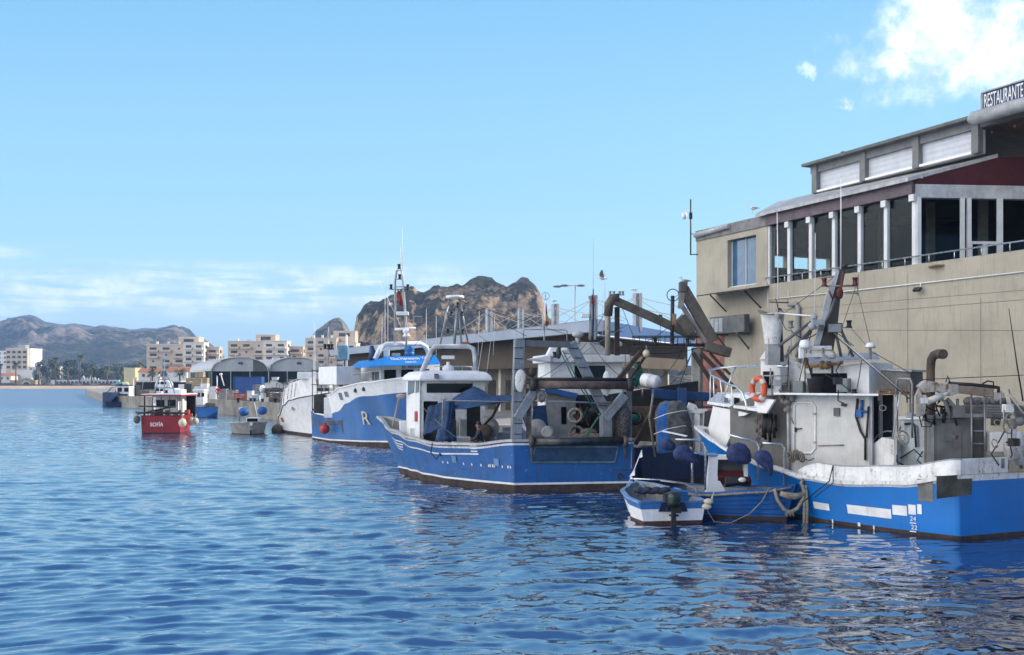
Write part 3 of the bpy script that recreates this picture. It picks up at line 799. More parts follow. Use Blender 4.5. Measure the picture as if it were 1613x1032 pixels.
def apartment(label, D, vols, group=None):
    """vols: (px0, px1, top py, depth offset, depth, kind) ; every wing has storeys with balconies"""
    x0 = xof(vols[0][0], D)
    t = thing('apartment_block', label, 'apartment block', (x0, D, QZ), group)
    nb = 0
    for (pa, pb, py, dd, dep, kind) in vols:
        xa, xb, zt = xof(pa, D), xof(pb, D), zof(py, D); y = D + dd
        m = MB(); m.box(((xa + xb) / 2, y + dep / 2, (zt + QZ) / 2), (xb - xa, dep, zt - QZ)); link('wing', m, APT if kind != 'w' else APTW, t)
        m = MB(); m.box(((xa + xb) / 2, y + dep / 2, zt + .12), (xb - xa + .5, dep + .5, .3)); link('roof_slab', m, APTW, t)
        if kind == 'p':
            m = MB()
            w = MB(); w.box(((xa + xb) / 2, y - .04, zt - 1.6), ((xb - xa) * .5, .1, 1.6)); link('window', w, SHADE, t)
            continue
        z = zt - 1.0; n = 0
        while z > 9 and n < 6:
            segs = max(1, round((xb - xa) / 5.5)); sw = (xb - xa) / segs
            for i in range(segs):
                xm = xa + sw * (i + .5)
                if kind == 'w' or (i + n) % 3 != 2:
                    w = MB(); w.box((xm, y - .03, z - 1.05), (sw * .52, .1, 1.45)); link('window', w, SHADE, t)
                    if kind != 'n': b = MB(); b.box((xm, y - .75, z - 2.05), (sw * .86, 1.4, .95)); link('balcony', b, APTW if kind == 'w' else APT, t); nb += 1
                else:
                    w = MB(); w.box((xm, y - .03, z - 1.0), (.9, .1, .9)); link('window', w, SHADE, t)
            # the sunlit end wall
            w = MB(); w.box((xb + .03, y + dep * .5, z - 1.05), (.1, dep * .42, 1.5)); link('window', w, SHADE, t)
            z -= 3.1; n += 1
    m = MB(); pa, pb, py, dd, dep, _ = vols[0]
    for k in range(3):
        xx = xof(pa + (pb - pa) * (.2 + .3 * k), D); c = MB(); c.box((xx, D + 4, zof(py, D) + .9), (1.0, 1.0, 1.6)); link('chimney', c, APTW, t)
    return t


apartment('cream stepped apartment block furthest left of the three behind the arched sheds', 490,
          [(231, 292, 543, 0, 9, 'b'), (292, 324, 540, -3, 8, 'w'), (322, 343, 547, 2, 6, 'b'), (276, 308, 531, 5, 8, 'p')])
apartment('cream stepped apartment block in the middle, right behind the two arched sheds', 480,
          [(359, 417, 538, 0, 9, 'b'), (417, 454, 538, -3, 8, 'w'), (450, 475, 546, 3, 6, 'b'), (399, 430, 527, 5, 8, 'p')])
apartment('cream apartment block partly hidden by the rocky headland and the market roof', 470,
          [(481, 530, 533, 0, 9, 'b'), (526, 560, 540, 2, 12, 'w'), (521, 556, 521, 7, 8, 'p')])


def house(label, px0, px1, py, D, dep, wall, roof='flat', win=0, name='house', cat='house', rise=1.6):
    xa, xb, zt = xof(px0, D), xof(px1, D), zof(py, D)
    t = thing(name, label, cat, ((xa + xb) / 2, D, QZ))
    m = MB(); m.box(((xa + xb) / 2, D + dep / 2, (zt + QZ) / 2), (xb - xa, dep, zt - QZ)); link('wall', m, wall, t)
    m = MB()
    if roof == 'flat':
        m.box(((xa + xb) / 2, D + dep / 2, zt + .1), (xb - xa + .4, dep + .4, .25)); link('roof', m, wall, t)
    else:
        rm = D + dep / 2
        m.loft([[V((x, D - .4, zt)), V((x, rm, zt + rise)), V((x, D + dep + .4, zt))] for x in (xa - .3, xb + .3)], smooth=False); link('roof', m, TILE, t)
    n = max(1, int((xb - xa) / 3.2)) if win else 0
    for f in range(win):
        for i in range(n):
            w = MB(); w.box((xa + (xb - xa) * (i + .5) / n, D - .03, zt - 1.5 - 2.9 * f), (1.25, .1, 1.3)); link('window', w, SHADE, t)
    return t


t = house('tall flats at the far left with a beige front and a bright white side wall', 13, 48, 549, 640, 16, WHITEWALL, 'flat', 0, 'apartment_block', 'apartment block')
xa, xb = xof(13, 640), xof(47, 640)
m = MB(); m.box(((xa + xb) / 2, 638.4, zof(576, 640)), (xb - xa, 3.2, 22)); link('front_wing', m, APT, t)
for f in range(4):
    for i in range(4):
        w = MB(); w.box((xa + (xb - xa) * (i + .5) / 4, 636.7, zof(552, 640) - 1.2 - 3.2 * f), (2.0, .2, 1.5)); link('window', w, SHADE, t)
m = MB(); m.box((xof(25, 640), 650, zof(546.5, 640)), (5, 5, 3)); link('roof_room', m, GREYP, t)
house('narrow white flats cut by the left edge of the picture', -30, 12, 553, 655, 14, WHITEWALL, 'flat', 3, 'apartment_block', 'apartment block')
house('plain white walled house behind the stone arch on the far shore', 17, 50, 583, 585, 12, WHITEWALL, 'flat', 0)
house('cream house with terracotta side behind the tall palm on the shore', 44, 82, 578, 600, 14, PALEWALL, 'flat', 2)
house('low red tiled house at the far left edge of the beach', -12, 17, 592, 575, 10, PALEWALL, 'tile', 1)
house('square pale yellow building beyond the pine trees', 195, 213, 580, 450, 7, YELLOW, 'flat', 0)
house('grey house with clay tiles right of the yellow building', 218, 250, 586, 440, 7, PALEWALL, 'tile', 1)
house('long white house with red tiled roof left of the stacked bins', 262, 294, 586, 420, 7, WHITEWALL, 'tile', 0, rise=2.0)
house('white house with the highest clay roof behind the stacked bins', 296, 318, 586, 400, 8, PALEWALL, 'tile', 0, rise=2.2)

# stone gate building with an arch
D = 560
t = thing('stone_gatehouse', 'ochre stone gatehouse with a round arch and low gable on the beach road', 'gatehouse', (xof(36, D), D, QZ))
m = MB(); m.box((xof(36, D), D + 3, (zof(599, D) + QZ) / 2), (xof(56, D) - xof(16, D), 6, zof(599, D) - QZ))
m.prism([W(31, 599, D - .1), W(52, 599, D - .1), W(47, 596.5, D - .1), W(41.5, 595, D - .1), W(36, 596.5, D - .1)], (0, 2, 0)); link('wall', m, STONE, t)
m = MB(); ar = [W(41.5 + 5.6 * math.cos(a), 608 - 6.2 * math.sin(a), D - .15) for a in [math.pi * k / 12 for k in range(13)]]; m.prism(ar, (0, -.05, 0)); link('archway', m, SHADE, t)
m = MB(); m.tube([W(41.5 + 6.6 * math.cos(a), 608 - 7.2 * math.sin(a), D - .2) for a in [math.pi * k / 12 for k in range(13)]], .35, 6); link('arch_trim', m, PALEWALL, t)

# white arcade along the promenade
D = 555
t = thing('white_arcade', 'long low white arcade with dark bays and an ornate crest along the beach', 'arcade', (xof(133, D), D, QZ))
m = MB(); zt = zof(598.5, D); m.box((xof(134, D), D + 4, (zt + QZ) / 2), (xof(188, D) - xof(80, D), 8, zt - QZ)); link('wall', m, WHITEWALL, t)
for k in range(16):
    a = 88 + 6.1 * k; w = MB(); w.box((xof(a + 1.8, D), D - .05, zof(604, D)), (1.45, .15, 2.2)); link('bay', w, SHADE, t)
for k, (a, b, hgt) in enumerate(((128, 134, 593), (134, 140, 596), (140, 146, 592.5), (146, 152, 595.5), (152, 157, 597))):
    m = MB(); m.prism([W(a, 598.5, D - .2), W(b, 598.5, D - .2), W(b - 1, hgt + 2, D - .2), W((a + b) / 2, hgt - 1, D - .2), W(a + 1, hgt + 2, D - .2)], (0, .8, 0)); link('crest', m, WHITEWALL, t)

# long dark sea wall strip above the beach, and parked cars
m = MB(); m.box(((xof(-40, 548) + xof(190, 548)) / 2, 548, QZ + .35), (xof(190, 548) - xof(-40, 548), .6, .7)); solo('sea_wall', m, M('dull_seawall', (.13, .10, .085), .9, dirt=.4), 'long low dark sea wall between the far beach and the road', 'sea wall')


def car(col, name):
    t = thing('parked_car', 'parked car', 'car', (0, 0, 0))
    m = MB(); m.loft([[V((x, -.85, z0)), V((x, .85, z0)), V((x, .85, z1)), V((x, -.85, z1))] for x, z0, z1 in ((-2.1, .4, .85), (-1.9, .3, 1.0), (-.9, .3, 1.05), (1.0, .3, 1.0), (2.0, .3, .9), (2.15, .4, .7))], smooth=False); link('body', m, M(name, col, .3, var=.05), t)
    m = MB(); m.loft([[V((x, -.75, 1.0)), V((x, .75, 1.0)), V((x, .62, z)), V((x, -.62, z))] for x, z in ((-1.5, 1.05), (-.9, 1.48), (.5, 1.48), (1.15, 1.05))], smooth=False); link('cabin', m, SHADE, t)
    for sx in (-1.3, 1.3):
        for sy in (-.8, .8): m = MB(); m.lathe((sx, sy - .1, .32), [(.32, 0), (.32, .2)], (0, 1, 0), 10); link('wheel', m, BLACK, t)
    return t


cars = {'dark': car((.03, .032, .036), 'dark_car_paint'), 'white': car((.65, .65, .65), 'white_car_paint'), 'red': car((.22, .02, .03), 'red_car_paint')}
used = {}
for px, kind in ((3, 'red'), (8, 'red'), (14, 'dark'), (19, 'dark'), (72, 'dark'), (78, 'white'), (99, 'dark'), (104, 'dark'), (116, 'dark'), (121, 'white'), (138, 'dark'), (150, 'white'), (155, 'white'), (163, 'dark'), (170, 'dark'), (180, 'white')):
    D = 551.5; o = cars[kind]; loc = (xof(px, D), D, QZ + .01)
    lab = {'dark': 'dark car parked along the sea wall on the far beach road', 'white': 'white car parked along the sea wall on the far beach road', 'red': 'dark red car parked at the far left of the beach road'}[kind]
    if kind not in used: o.location = loc; o['label'] = lab; o['group'] = 'cars parked along the far beach road'; used[kind] = 1
    else: dup(o, loc, lab, 'cars parked along the far beach road')
C0 = [o for o in C.objects if o.get('category') == 'car']

# ------------------------------------------------------------ trees
BARK = M('bark', (.14, .105, .075), .95, var=.3, scale=3)
PALMG = M('palm_frond', (.085, .105, .035), .7, var=.4, scale=.8)
PALMD = M('dry_frond', (.17, .135, .07), .8, var=.3, scale=.8)
PINE1 = M('pine_needles', (.026, .045, .017), .9, var=.6, scale=.35)
PINE2 = M('shrub_leaves', (.07, .085, .032), .9, var=.5, scale=.35)


def palm(px, py, D, label, k, lean=0.0):
    h = zof(py, D) - QZ; x = xof(px, D); b = V((x, D, QZ)); rnd = random.Random(k)
    t = thing('palm_tree', label, 'palm tree', b, 'palm trees on the far shore')
    top = b + V((lean, 0, h - 1.6)); m = MB(); m.tube([b, b.lerp(top, .5) + V((lean * .3, 0, 0)), top], [.5, .36, .33], 8); link('trunk', m, BARK, t)
    m = MB(); m.k = 0
    for i in range(34):
        a = rnd.uniform(0, 6.28); el = rnd.uniform(-.75, 1.15); L = rnd.uniform(2.1, 3.1); d = V((math.cos(a), math.sin(a), 0)); s = V((-d.y, d.x, 0))
        m.k = 1 if el < -.35 else 0
        pts = []
        for j in range(5):
            u = j / 4; p = top + d * (L * u * math.cos(el * (1 - .3 * u))) + V((0, 0, L * u * math.sin(el) - .55 * u * u * L * .6)); pts.append((p, .46 * math.sin(math.pi * (.12 + .86 * u)) + .03))
        for j in range(4):
            (p, wa), (q, wb) = pts[j], pts[j + 1]
            m.add([p - s * wa - V((0, 0, wa * .5)), p, q, q - s * wb - V((0, 0, wb * .5))], [(0, 1, 2, 3)]); m.add([p + s * wa - V((0, 0, wa * .5)), p, q, q + s * wb - V((0, 0, wb * .5))], [(0, 1, 2, 3)])
    link('crown', m, [PALMG, PALMD], t, fix=False)


for k, (px, py, D, lab) in enumerate((
        (1, 572, 552, 'palm at the very left edge of the far shore'), (25, 570, 553, 'tall palm before the white house at the far left'), (61, 570, 553, 'tall palm beside the stone gatehouse'),
        (88, 562, 553, 'bushy palm at the left end of the white arcade'), (107, 571, 553, 'shorter palm before the third bay of the arcade'), (125, 558, 553, 'tallest palm on the far shore, left of the arcade crest'),
        (145, 573, 553, 'palm rising behind the arcade crest'), (169, 576, 553, 'palm before the right end of the white arcade'), (190, 578, 500, 'palm just left of the yellow building'),
        (222, 568, 470, 'tall palm behind the clay roofed grey house'), (240, 579, 400, 'palm between the yellow building and the tile roofed house'), (256, 581, 395, 'small palm left of the long white house'), (284, 579, 380, 'palm in front of the white tile roofed houses'))):
    palm(px, py, D, lab, k, (k % 3 - 1) * .25)


def leafy(name, label, cat, px, py0, D, rx, rz, mat, k, trunk=2.0, group=None, n=1500, leaf=.75):
    zt = zof(py0, D); x = xof(px, D); rnd = random.Random(k * 7 + 3)
    t = thing(name, label, cat, (x, D, QZ), group); c = V((x, D, zt - rz))
    m = MB(); m.tube([V((x, D, QZ)), V((x + .2, D, c.z - rz * .3)), V((x + .1, D, c.z + rz * .3))], [.4, .3, .12], 8)
    for i in range(5): a = i * 1.3; m.tube([V((x + .15, D, c.z - rz * .4)), c + V((math.cos(a) * rx * .6, math.sin(a) * rx * .6, rz * rnd.uniform(-.1, .5)))], [.15, .05], 5)
    link('trunk', m, BARK, t)
    m = MB(); blobs = [(c + V((rnd.uniform(-.75, .75) * rx, rnd.uniform(-.7, .5) * rx, rnd.uniform(-.7, .72) * rz)), rnd.uniform(.25, .5)) for _ in range(16)]
    for i in range(n):
        b, s = rnd.choice(blobs); d = V((rnd.gauss(0, 1), rnd.gauss(0, 1), rnd.gauss(0, 1))).normalized(); p = b + V((d.x * rx * s, d.y * rx * s, d.z * rz * s * .9)) * rnd.uniform(.75, 1.08)
        u = V((rnd.gauss(0, 1), rnd.gauss(0, 1), rnd.gauss(0, 1))).normalized(); w = d.cross(u).normalized(); u = (w.cross(d) + d * rnd.uniform(-.5, .5)).normalized(); L = leaf * rnd.uniform(.5, 1.2)
        m.add([p - w * L * .5, p + u * L * .5, p + w * L * .5, p - u * L * .5], [(0, 1, 2, 3)])
    link('crown', m, mat, t, fix=False)
    return t


for k, (px, py, D, rx, rz, lab) in enumerate((
        (74, 566, 590, 5.5, 6.5, 'dark pine behind the left end of the white arcade'), (97, 566, 600, 6.5, 7.5, 'broad dark pine behind the bushy palm'), (112, 565, 606, 5, 7, 'dark pine left of the tallest palm'),
        (134, 570, 596, 6, 6.5, 'dark pine right of the tallest palm'), (152, 576, 600, 6, 6, 'dark pine behind the arcade crest'), (166, 574, 606, 5.5, 6.5, 'dark pine behind the right end of the arcade'),
        (184, 571, 640, 6.5, 5.5, 'dark pine rising left of the yellow building'), (203, 571, 640, 7, 5.5, 'dark pine on the skyline over the yellow building'), (226, 573, 600, 7, 5, 'dark pine behind the grey house with clay tiles'), (247, 577, 560, 6, 4.5, 'dark pine below the left apartment block'),
        (331, 580, 420, 3.5, 3.5, 'dark rounded tree left of the arched sheds'))):
    leafy('pine_tree', lab, 'pine tree', px, py, D, rx, rz, PINE1, k, group='trees behind the far beach')
for k, (px, py, D, rx, rz, lab) in enumerate((
        (85, 583, 575, 4, 4, 'olive green shrub beside the terracotta house'), (117, 588, 575, 4.5, 3.6, 'olive shrub low behind the arcade roof'), (138, 585, 580, 4, 4, 'grey green shrub under the dark pines'), (172, 586, 575, 4, 3.8, 'olive green shrub behind the right end of the arcade'), (190, 590, 560, 3, 3, 'small shrub at the foot of the yellow building'), (55, 588, 590, 3, 3, 'small shrub beside the stone gatehouse'))):
    leafy('shrub', lab, 'shrub', px, py, D, rx, rz, PINE2, k + 40, group='shrubs behind the far beach', n=700)

# ------------------------------------------------------------ arched sheds on the quay
SHED = M('shed_sheet', (.36, .38, .385), .55, var=.08, scale=.3, streak=.3, corr=((0, 0, 0), .5, .25))
SHEDR = M('shed_roof', (.46, .48, .50), .45, var=.06, scale=.3, streak=.2)
SHEDD = M('dark_sheet', (.07, .075, .075), .6, var=.1)
GREENIN = M('green_dark_wall', (.018, .035, .030), .8, var=.2)


def shed(label, pa, pb, papx, papy, D, dark_from):
    xa, xb = xof(pa, D), xof(pb, D); ze, zr = zof(585, D), zof(papy, D); xm = (xa + xb) / 2; hw = (xb - xa) / 2
    t = thing('arched_shed', label, 'shed', (xm, D, QZ)); back = qd * 42
    arc = [V((xm - hw * math.cos(math.pi * k / 20), D, ze + (zr - ze) * math.sin(math.pi * k / 20) ** .9)) for k in range(21)]
    m = MB(); m.loft([[p + V((0, -.5, .08)) for p in arc], [p + back + V((0, 0, .08)) for p in arc]], closed=False); m.loft([[p + V((0, -.5, .22)) for p in arc], [p + back + V((0, 0, .22)) for p in arc]], closed=False); m.loft([[p + V((0, -.5, .08)) for p in arc], [p + V((0, -.5, .22)) for p in arc]], closed=False); link('roof', m, SHEDR, t)
    kd = next(k for k in range(21) if arc[k].x >= xof(dark_from, D))
    m = MB(); m.prism(arc[:kd + 1] + [V((arc[kd].x, D, ze))], V((0, .15, 0))); link('gable', m, SHED, t)
    m = MB(); m.prism(arc[kd:] + [V((arc[kd].x, D, ze))], V((0, .15, 0))); link('dark_panel', m, SHEDD, t)
    for x in [xa, xa * .67 + xb * .33, xa * .33 + xb * .67, xb]: m = MB(); m.beam((x, D + .1, QZ), (x, D + .1, ze), .18); link('post', m, GREYP, t)
    m = MB(); m.prism([V((xa - 3.5, D + 6, QZ)), V((xb, D + 6, QZ)), V((xb, D + 6, ze + .1)), V((xa - 3.5, D + 6, ze + .1))], (0, .2, 0)); m.prism([V((xa, D, QZ)), V((xa, D, ze)), V((xa, D, ze)) + qd * 40, V((xa, D, QZ)) + qd * 40], (.15, 0, 0)); link('inner_wall', m, GREENIN, t)
    m = MB(); xx = xof(papx + 5, D); m.box((xx, D - .2, zof(572, D)), (.9, .3, .45)); link('lamp', m, DARK, t)
    return t, arc


S1, arc1 = shed('left one of two arched sheds, grey gable with a dark right end', 334, 423, 374, 564, 232, 395)
S2, arc2 = shed('right one of two arched sheds, all grey gable', 424, 510, 466, 564, 234, 505)


def gull_mesh(sc=1.0, loc=(0, 0, 0), face=(1, 0, 0)):
    """standing gull, about 0.45 m long"""
    f = V(face).normalized(); u = V((0, 0, 1)); s = f.cross(u); o = V(loc)
    P = lambda x, z, y=0: o + (f * x + u * z + s * y) * sc
    m = MB(); prof = [(-.24, .20, .012), (-.15, .21, .035), (-.05, .20, .062), (.05, .205, .066), (.11, .24, .048), (.135, .29, .034), (.15, .33, .037), (.18, .345, .034), (.205, .34, .012)]
    m.loft([[P(x, z + r * 1.15 * math.sin(a), r * math.cos(a)) for a in [2 * math.pi * j / 8 for j in range(8)]] for x, z, r in prof])
    w = MB()
    for sg in (-1, 1): w.loft([[P(-.30, .215, sg * .02), P(-.12, .255, sg * .05), P(.06, .25, sg * .06)], [P(-.30, .20, sg * .025), P(-.12, .21, sg * .072), P(.06, .20, sg * .075)]], closed=False)
    l = MB()
    for sg in (-1, 1): l.tube([P(.0, .15, sg * .025), P(.0, 0, sg * .025), P(.05, 0, sg * .03)], .008 * sc, 5)
    b = MB(); b.tube([P(.20, .338), P(.255, .328)], [.011 * sc, .004 * sc], 5)
    return m, w, l, b


GULLW = M('gull_white', (.75, .75, .74), .7, var=.04); GULLG = M('gull_grey', (.20, .21, .23), .7, var=.1); BEAK = M('gull_beak', (.55, .32, .05), .6)


def gull(loc, face, label, group, sc=1.0):
    m, w, l, b = gull_mesh(sc, loc, face); o = solo('gull', m, GULLW, label, 'gull', group)
    link('wing', w, GULLG, o); link('leg', l, BEAK, o); link('beak', b, BEAK, o)
    return o


rn = random.Random(3)
for arc, sh, cnt, lab in ((arc1, S1, 15, 'white gull standing in the row along the roof of the left arched shed'), (arc2, S2, 14, 'white gull standing in the row along the roof of the right arched shed')):
    for i in range(cnt):
        k = 9.0 + 2.2 * math.sin(i * 2.1); q = arc[int(k)].lerp(arc[int(k) + 1], k % 1) + qd * (i * 2.6 + rn.uniform(0, 1)) + V((0, 0, .2))
        if i == 0: g0 = gull(q, (rn.uniform(-1, 1), -1, 0), lab, 'gulls on the arched sheds', 1.5)
        else: dup(g0, q + V((0, 0, .0)), lab, 'gulls on the arched sheds', rn.uniform(0, 6))

# ------------------------------------------------------------ goods on the far quay
BLUEBOX = M('container_blue', (.010, .065, .26), .5, var=.1, scale=.5, corr=((0, 0, 0), .42, .9))
D = 186
a, b = W(368, 594, D), W(411.5, 594, D); t = thing('shipping_container', 'blue corrugated shipping container standing before the left arched shed', 'container', (a.x, D, QZ))
m = MB(); m.box(((a.x + b.x) / 2, D + 1.2, (a.z + QZ) / 2 + .1), (b.x - a.x, 2.4, a.z - QZ - .1)); link('box', m, BLUEBOX, t)
m = MB()
for z in (QZ + .1, a.z): m.beam((a.x - .05, D - .03, z), (b.x + .05, D - .03, z), .12)
for x in (a.x, b.x): m.beam((x, D - .03, QZ), (x, D - .03, a.z), .12)
link('frame', m, M('container_edge', (.012, .05, .2), .5), t)

BIN = M('slatted_bin', (.40, .31, .19), .85, var=.15, scale=1.5, dirt=.2)


def bin_at(px0, px1, py0, py1, D, label):
    a, b = W(px0, py0, D), W(px1, py1, D); w = b.x - a.x; hgt = a.z - b.z; c = V(((a.x + b.x) / 2, D + .6, b.z))
    t = thing('pallet_bin', label, 'pallet bin', c, 'bins stacked on the far quay')
    for sy in (-.6, .6):
        for k in range(4): m = MB(); m.box((c.x, c.y + sy, c.z + hgt * (.16 + .24 * k)), (w * .98, .05, hgt * .2)); link('slat', m, BIN, t)
    for sx in (-.49, .49):
        m = MB(); m.box((c.x + sx * w, c.y, c.z + hgt * .52), (.05, 1.2, hgt * .9)); link('side', m, BIN, t)
    m = MB(); m.box((c.x, c.y, c.z + hgt * .9), (w * .9, 1.1, .06)); link('lid', m, BIN, t)


zb = 601 + 2.3 * F / 168
for i in range(3):
    for r in range(2): bin_at(293 + 11.2 * i, 303.8 + 11.2 * i, 595 + 13.5 * r, 608.3 + 13.5 * r, 168, f"wooden pallet bin, {['top', 'lower'][r]} row, {['left', 'middle', 'right'][i]} of the stack left of the sheds")
bin_at(307, 320, 586, 594.8, 168, 'wooden pallet bin alone on top of the stack left of the sheds')
m = MB(); m.prism([W(212, 602, 205), W(285, 602, 205), W(285, 600, 205), W(212, 600, 205)], (0, 10, 0)); t = thing('market_shelter', 'low dark shelter with a thin white roof behind the red boat', 'shelter', W(250, 620, 205)); link('roof', m, M('pale_roof', (.5, .5, .49), .7), t)
m = MB(); m.prism([W(214, 618, 208), W(283, 618, 208), W(283, 602, 208), W(214, 602, 208)], (0, 6, 0)); link('wall', m, M('black_wall', (.02, .02, .022), .8), t)

# ------------------------------------------------------------ boats: the hull form
def lerp_tab(tab, s):
    if s <= tab[0][0]: return tab[0][1]
    for (a, va), (b, vb) in zip(tab, tab[1:]):
        if s <= b:
            u = (s - a) / (b - a); u = u * u * (3 - 2 * u) if len(tab) > 3 else u
            return va + (vb - va) * u
    return tab[-1][1]


class Hull:
    """a boat shell from the middle of its stern S to the foot of its stem B (both on the water)"""
    def __init__(s, S, B, half, wl, sheer, rake=1.0, skew=0.0, flare=1.0, tuck=0.0):
        s.S = V((S[0], S[1], 0)); s.B = V((B[0], B[1], 0)); s.L = (s.B - s.S).length; s.a = (s.B - s.S) / s.L; s.p = V((-s.a.y, s.a.x, 0))
        s.half, s.wl, s.sheer, s.rake, s.skew, s.flare, s.tuck = half, wl, sheer, rake, skew, flare, tuck
    def z(s, u): return lerp_tab(s.sheer, u)
    def pt(s, u, side, z, off=0.0):
        top = max(.3, s.z(u)); t = min(1.15, max(0.0, z / top))
        hw = lerp_tab(s.wl, u) + (lerp_tab(s.half, u) - lerp_tab(s.wl, u)) * t ** s.flare
        if z < 0: hw *= 1 + .35 * z
        al = u * s.L + s.rake * max(0, (u - .55) / .45) ** 2 * t - s.tuck * t * max(0, 1 - u * 5)
        al += s.skew * side * (1 - u) ** 2
        return s.S + s.a * al + s.p * (side * (max(0, hw) + off)) + V((0, 0, z))
    def find(s, px, side, z, lo=0.0, hi=1.0):
        best = None
        for k in range(201):
            u = lo + (hi - lo) * k / 200; q = s.pt(u, side, z); e = abs(CX + F * q.x / q.y - px)
            if best is None or e < best[0]: best = (e, u)
        return best[1]
    def build(s, parent, levels, mats, rowmat, deckz=None, deckmat=None, cap=None, capmat=None, thick=.07, nu=26, inner=None, caplev=None):
        """levels: functions of u that give the heights of the shell's rows, from the keel up"""
        us = [k / nu for k in range(nu + 1)]
        lv, rm = [levels[0]], []
        for r in range(len(levels) - 1):                     # finer rows so the flare of the bow is a true curve
            a, b = levels[r], levels[r + 1]; n = max(1, min(7, int((b(.5) - a(.5)) / .22)))
            for k in range(1, n + 1): lv.append(lambda u, a=a, b=b, f=k / n: a(u) + (b(u) - a(u)) * f); rm.append(rowmat[r])
        levels, rowmat = lv, rm
        m = MB()
        for side in (1, -1):
            for r in range(len(levels) - 1):
                m.k = rowmat[r]
                m.loft([[s.pt(u, side, levels[q](u)) for u in us] for q in (r, r + 1)], closed=False, cap=False)
        for r in range(len(levels) - 1):                     # transom
            m.k = rowmat[r]
            rows = [[s.pt(0, 1 - 2 * k / 6, levels[q](0)) if k in (0, 6) else s.pt(0, 1, levels[q](0)).lerp(s.pt(0, -1, levels[q](0)), k / 6) for k in range(7)] for q in (r, r + 1)]
            m.loft(rows, closed=False, cap=False, smooth=False)
        hull = link('hull', m, mats, parent)
        top = levels[-1]
        if deckz is not None:
            m = MB(); ring = []
            inn = lambda u, side, z: s.pt(u, side, z, -thick)
            dz = deckz if callable(deckz) else (lambda u: deckz)
            ul = [k / nu for k in range(nu)] + [.985]
            for side in (1, -1):
                m.loft([[inn(u, side, (top(u) - .01) * (1 - f) + dz(u) * f) for u in ul] for f in (0, .2, .4, .6, .8, 1)], closed=False, cap=False)
            m.loft([[inn(.012, 1, top(0) - .01), inn(.012, -1, top(0) - .01)], [inn(.012, 1, dz(0)), inn(.012, -1, dz(0))]], closed=False, cap=False)
            m.loft([[inn(u, 1, dz(u)) for u in ul], [inn(u, -1, dz(u)) for u in ul]], closed=False, cap=False)
            link('deck', m, deckmat, parent)
        if cap:
            m = MB(); w, h = cap; cl = caplev or top
            path = [s.pt(u, 1, cl(u), .02) for u in us] + [s.pt(u, -1, cl(u), .02) for u in us[::-1]]
            nrm = [s.p] * len(us) + [-s.p] * len(us); rings = []
            for q, n in zip(path, nrm):
                rings.append([q + n * (w * .3) + V((0, 0, -h / 2)), q + n * (w * .3) + V((0, 0, h / 2)), q - n * (w * .7) + V((0, 0, h / 2)), q - n * (w * .7) + V((0, 0, -h / 2))])
            rings.append(rings[0]); m.loft(rings, smooth=False, cap=False); link('gunwale', m, capmat, parent)
        return hull
    def band(s, parent, u0, u1, z0, z1, side, mat, name='stripe', off=.012, n=10):
        f0 = z0 if callable(z0) else (lambda u: z0); f1 = z1 if callable(z1) else (lambda u: z1)
        us = [u0 + (u1 - u0) * k / n for k in range(n + 1)]
        m = MB(); m.loft([[s.pt(u, side, f0(u), off) for u in us], [s.pt(u, side, f1(u), off) for u in us]], closed=False, cap=False)
        return link(name, m, mat, parent)


def K(v): return lambda u: v


def house_on(parent, A, d1, w, d2, dep, z0, z1, mat, name='wheelhouse', taper=0.0, bevel=.05):
    """a cabin: A corner on plan, d1*w along one face, d2*dep along the other"""
    d1 = V((d1[0], d1[1], 0)).normalized(); d2 = V((d2[0], d2[1], 0)).normalized(); A = V((A[0], A[1], 0))
    bs = [A, A + d1 * w, A + d1 * w + d2 * dep, A + d2 * dep]; c = (bs[0] + bs[2]) / 2
    m = MB(); m.loft([[V((q.x, q.y, z0)) for q in bs], [V((q.x, q.y, z1)) for q in [c + (b - c) * (1 - taper) for b in bs]]], smooth=False)
    return link(name, m, mat, parent, bevel=bevel)


def panel(parent, name, pl, pts, mat, off=.012, th=.02, bevel=0.0):
    """a flat piece laid on an upright plane of the boat, traced corner by corner"""
    q = pl.poly(pts, off); m = MB(); m.prism(q, pl.n * th); return link(name, m, mat, parent, bevel=bevel)


def whip(parent, px, py0, py1, D, r=.014, name='antenna', mat=None, dx=0.0):
    m = MB(); m.tube([W(px, py1, D), W(px + dx, py0, D)], [r, r * .5], 5); return link(name, m, mat or CLEANW, parent)


def nav_lamp(parent, px, py, D, h=.22, r=.075, mat=None, name='lamp'):
    c = W(px, py, D); m = MB(); m.lathe(c - V((0, 0, h / 2)), [(r * 1.15, 0), (r * 1.15, .03), (r * .8, .05), (r * .8, h * .8), (r * 1.1, h * .84), (r * .9, h)], n=10); return link(name, m, mat or BLACK, parent)


def flood(parent, px, py, D, w, h, mat=None, facing=(0, -1, -.2), name='floodlight'):
    c = W(px, py, D); m = MB(); f = V(facing).normalized(); x = V((0, 0, 1)).cross(f).normalized(); z = f.cross(x)
    m.box(c, (w, .16, h), x, z); o = link(name, m, mat or DARK, parent, bevel=.012)
    g = MB(); g.box(c + f * .085, (w * .86, .012, h * .82), x, z); link('lamp_glass', g, M('lamp_glass', (.17, .19, .20), .15, spec=.9), o); return o


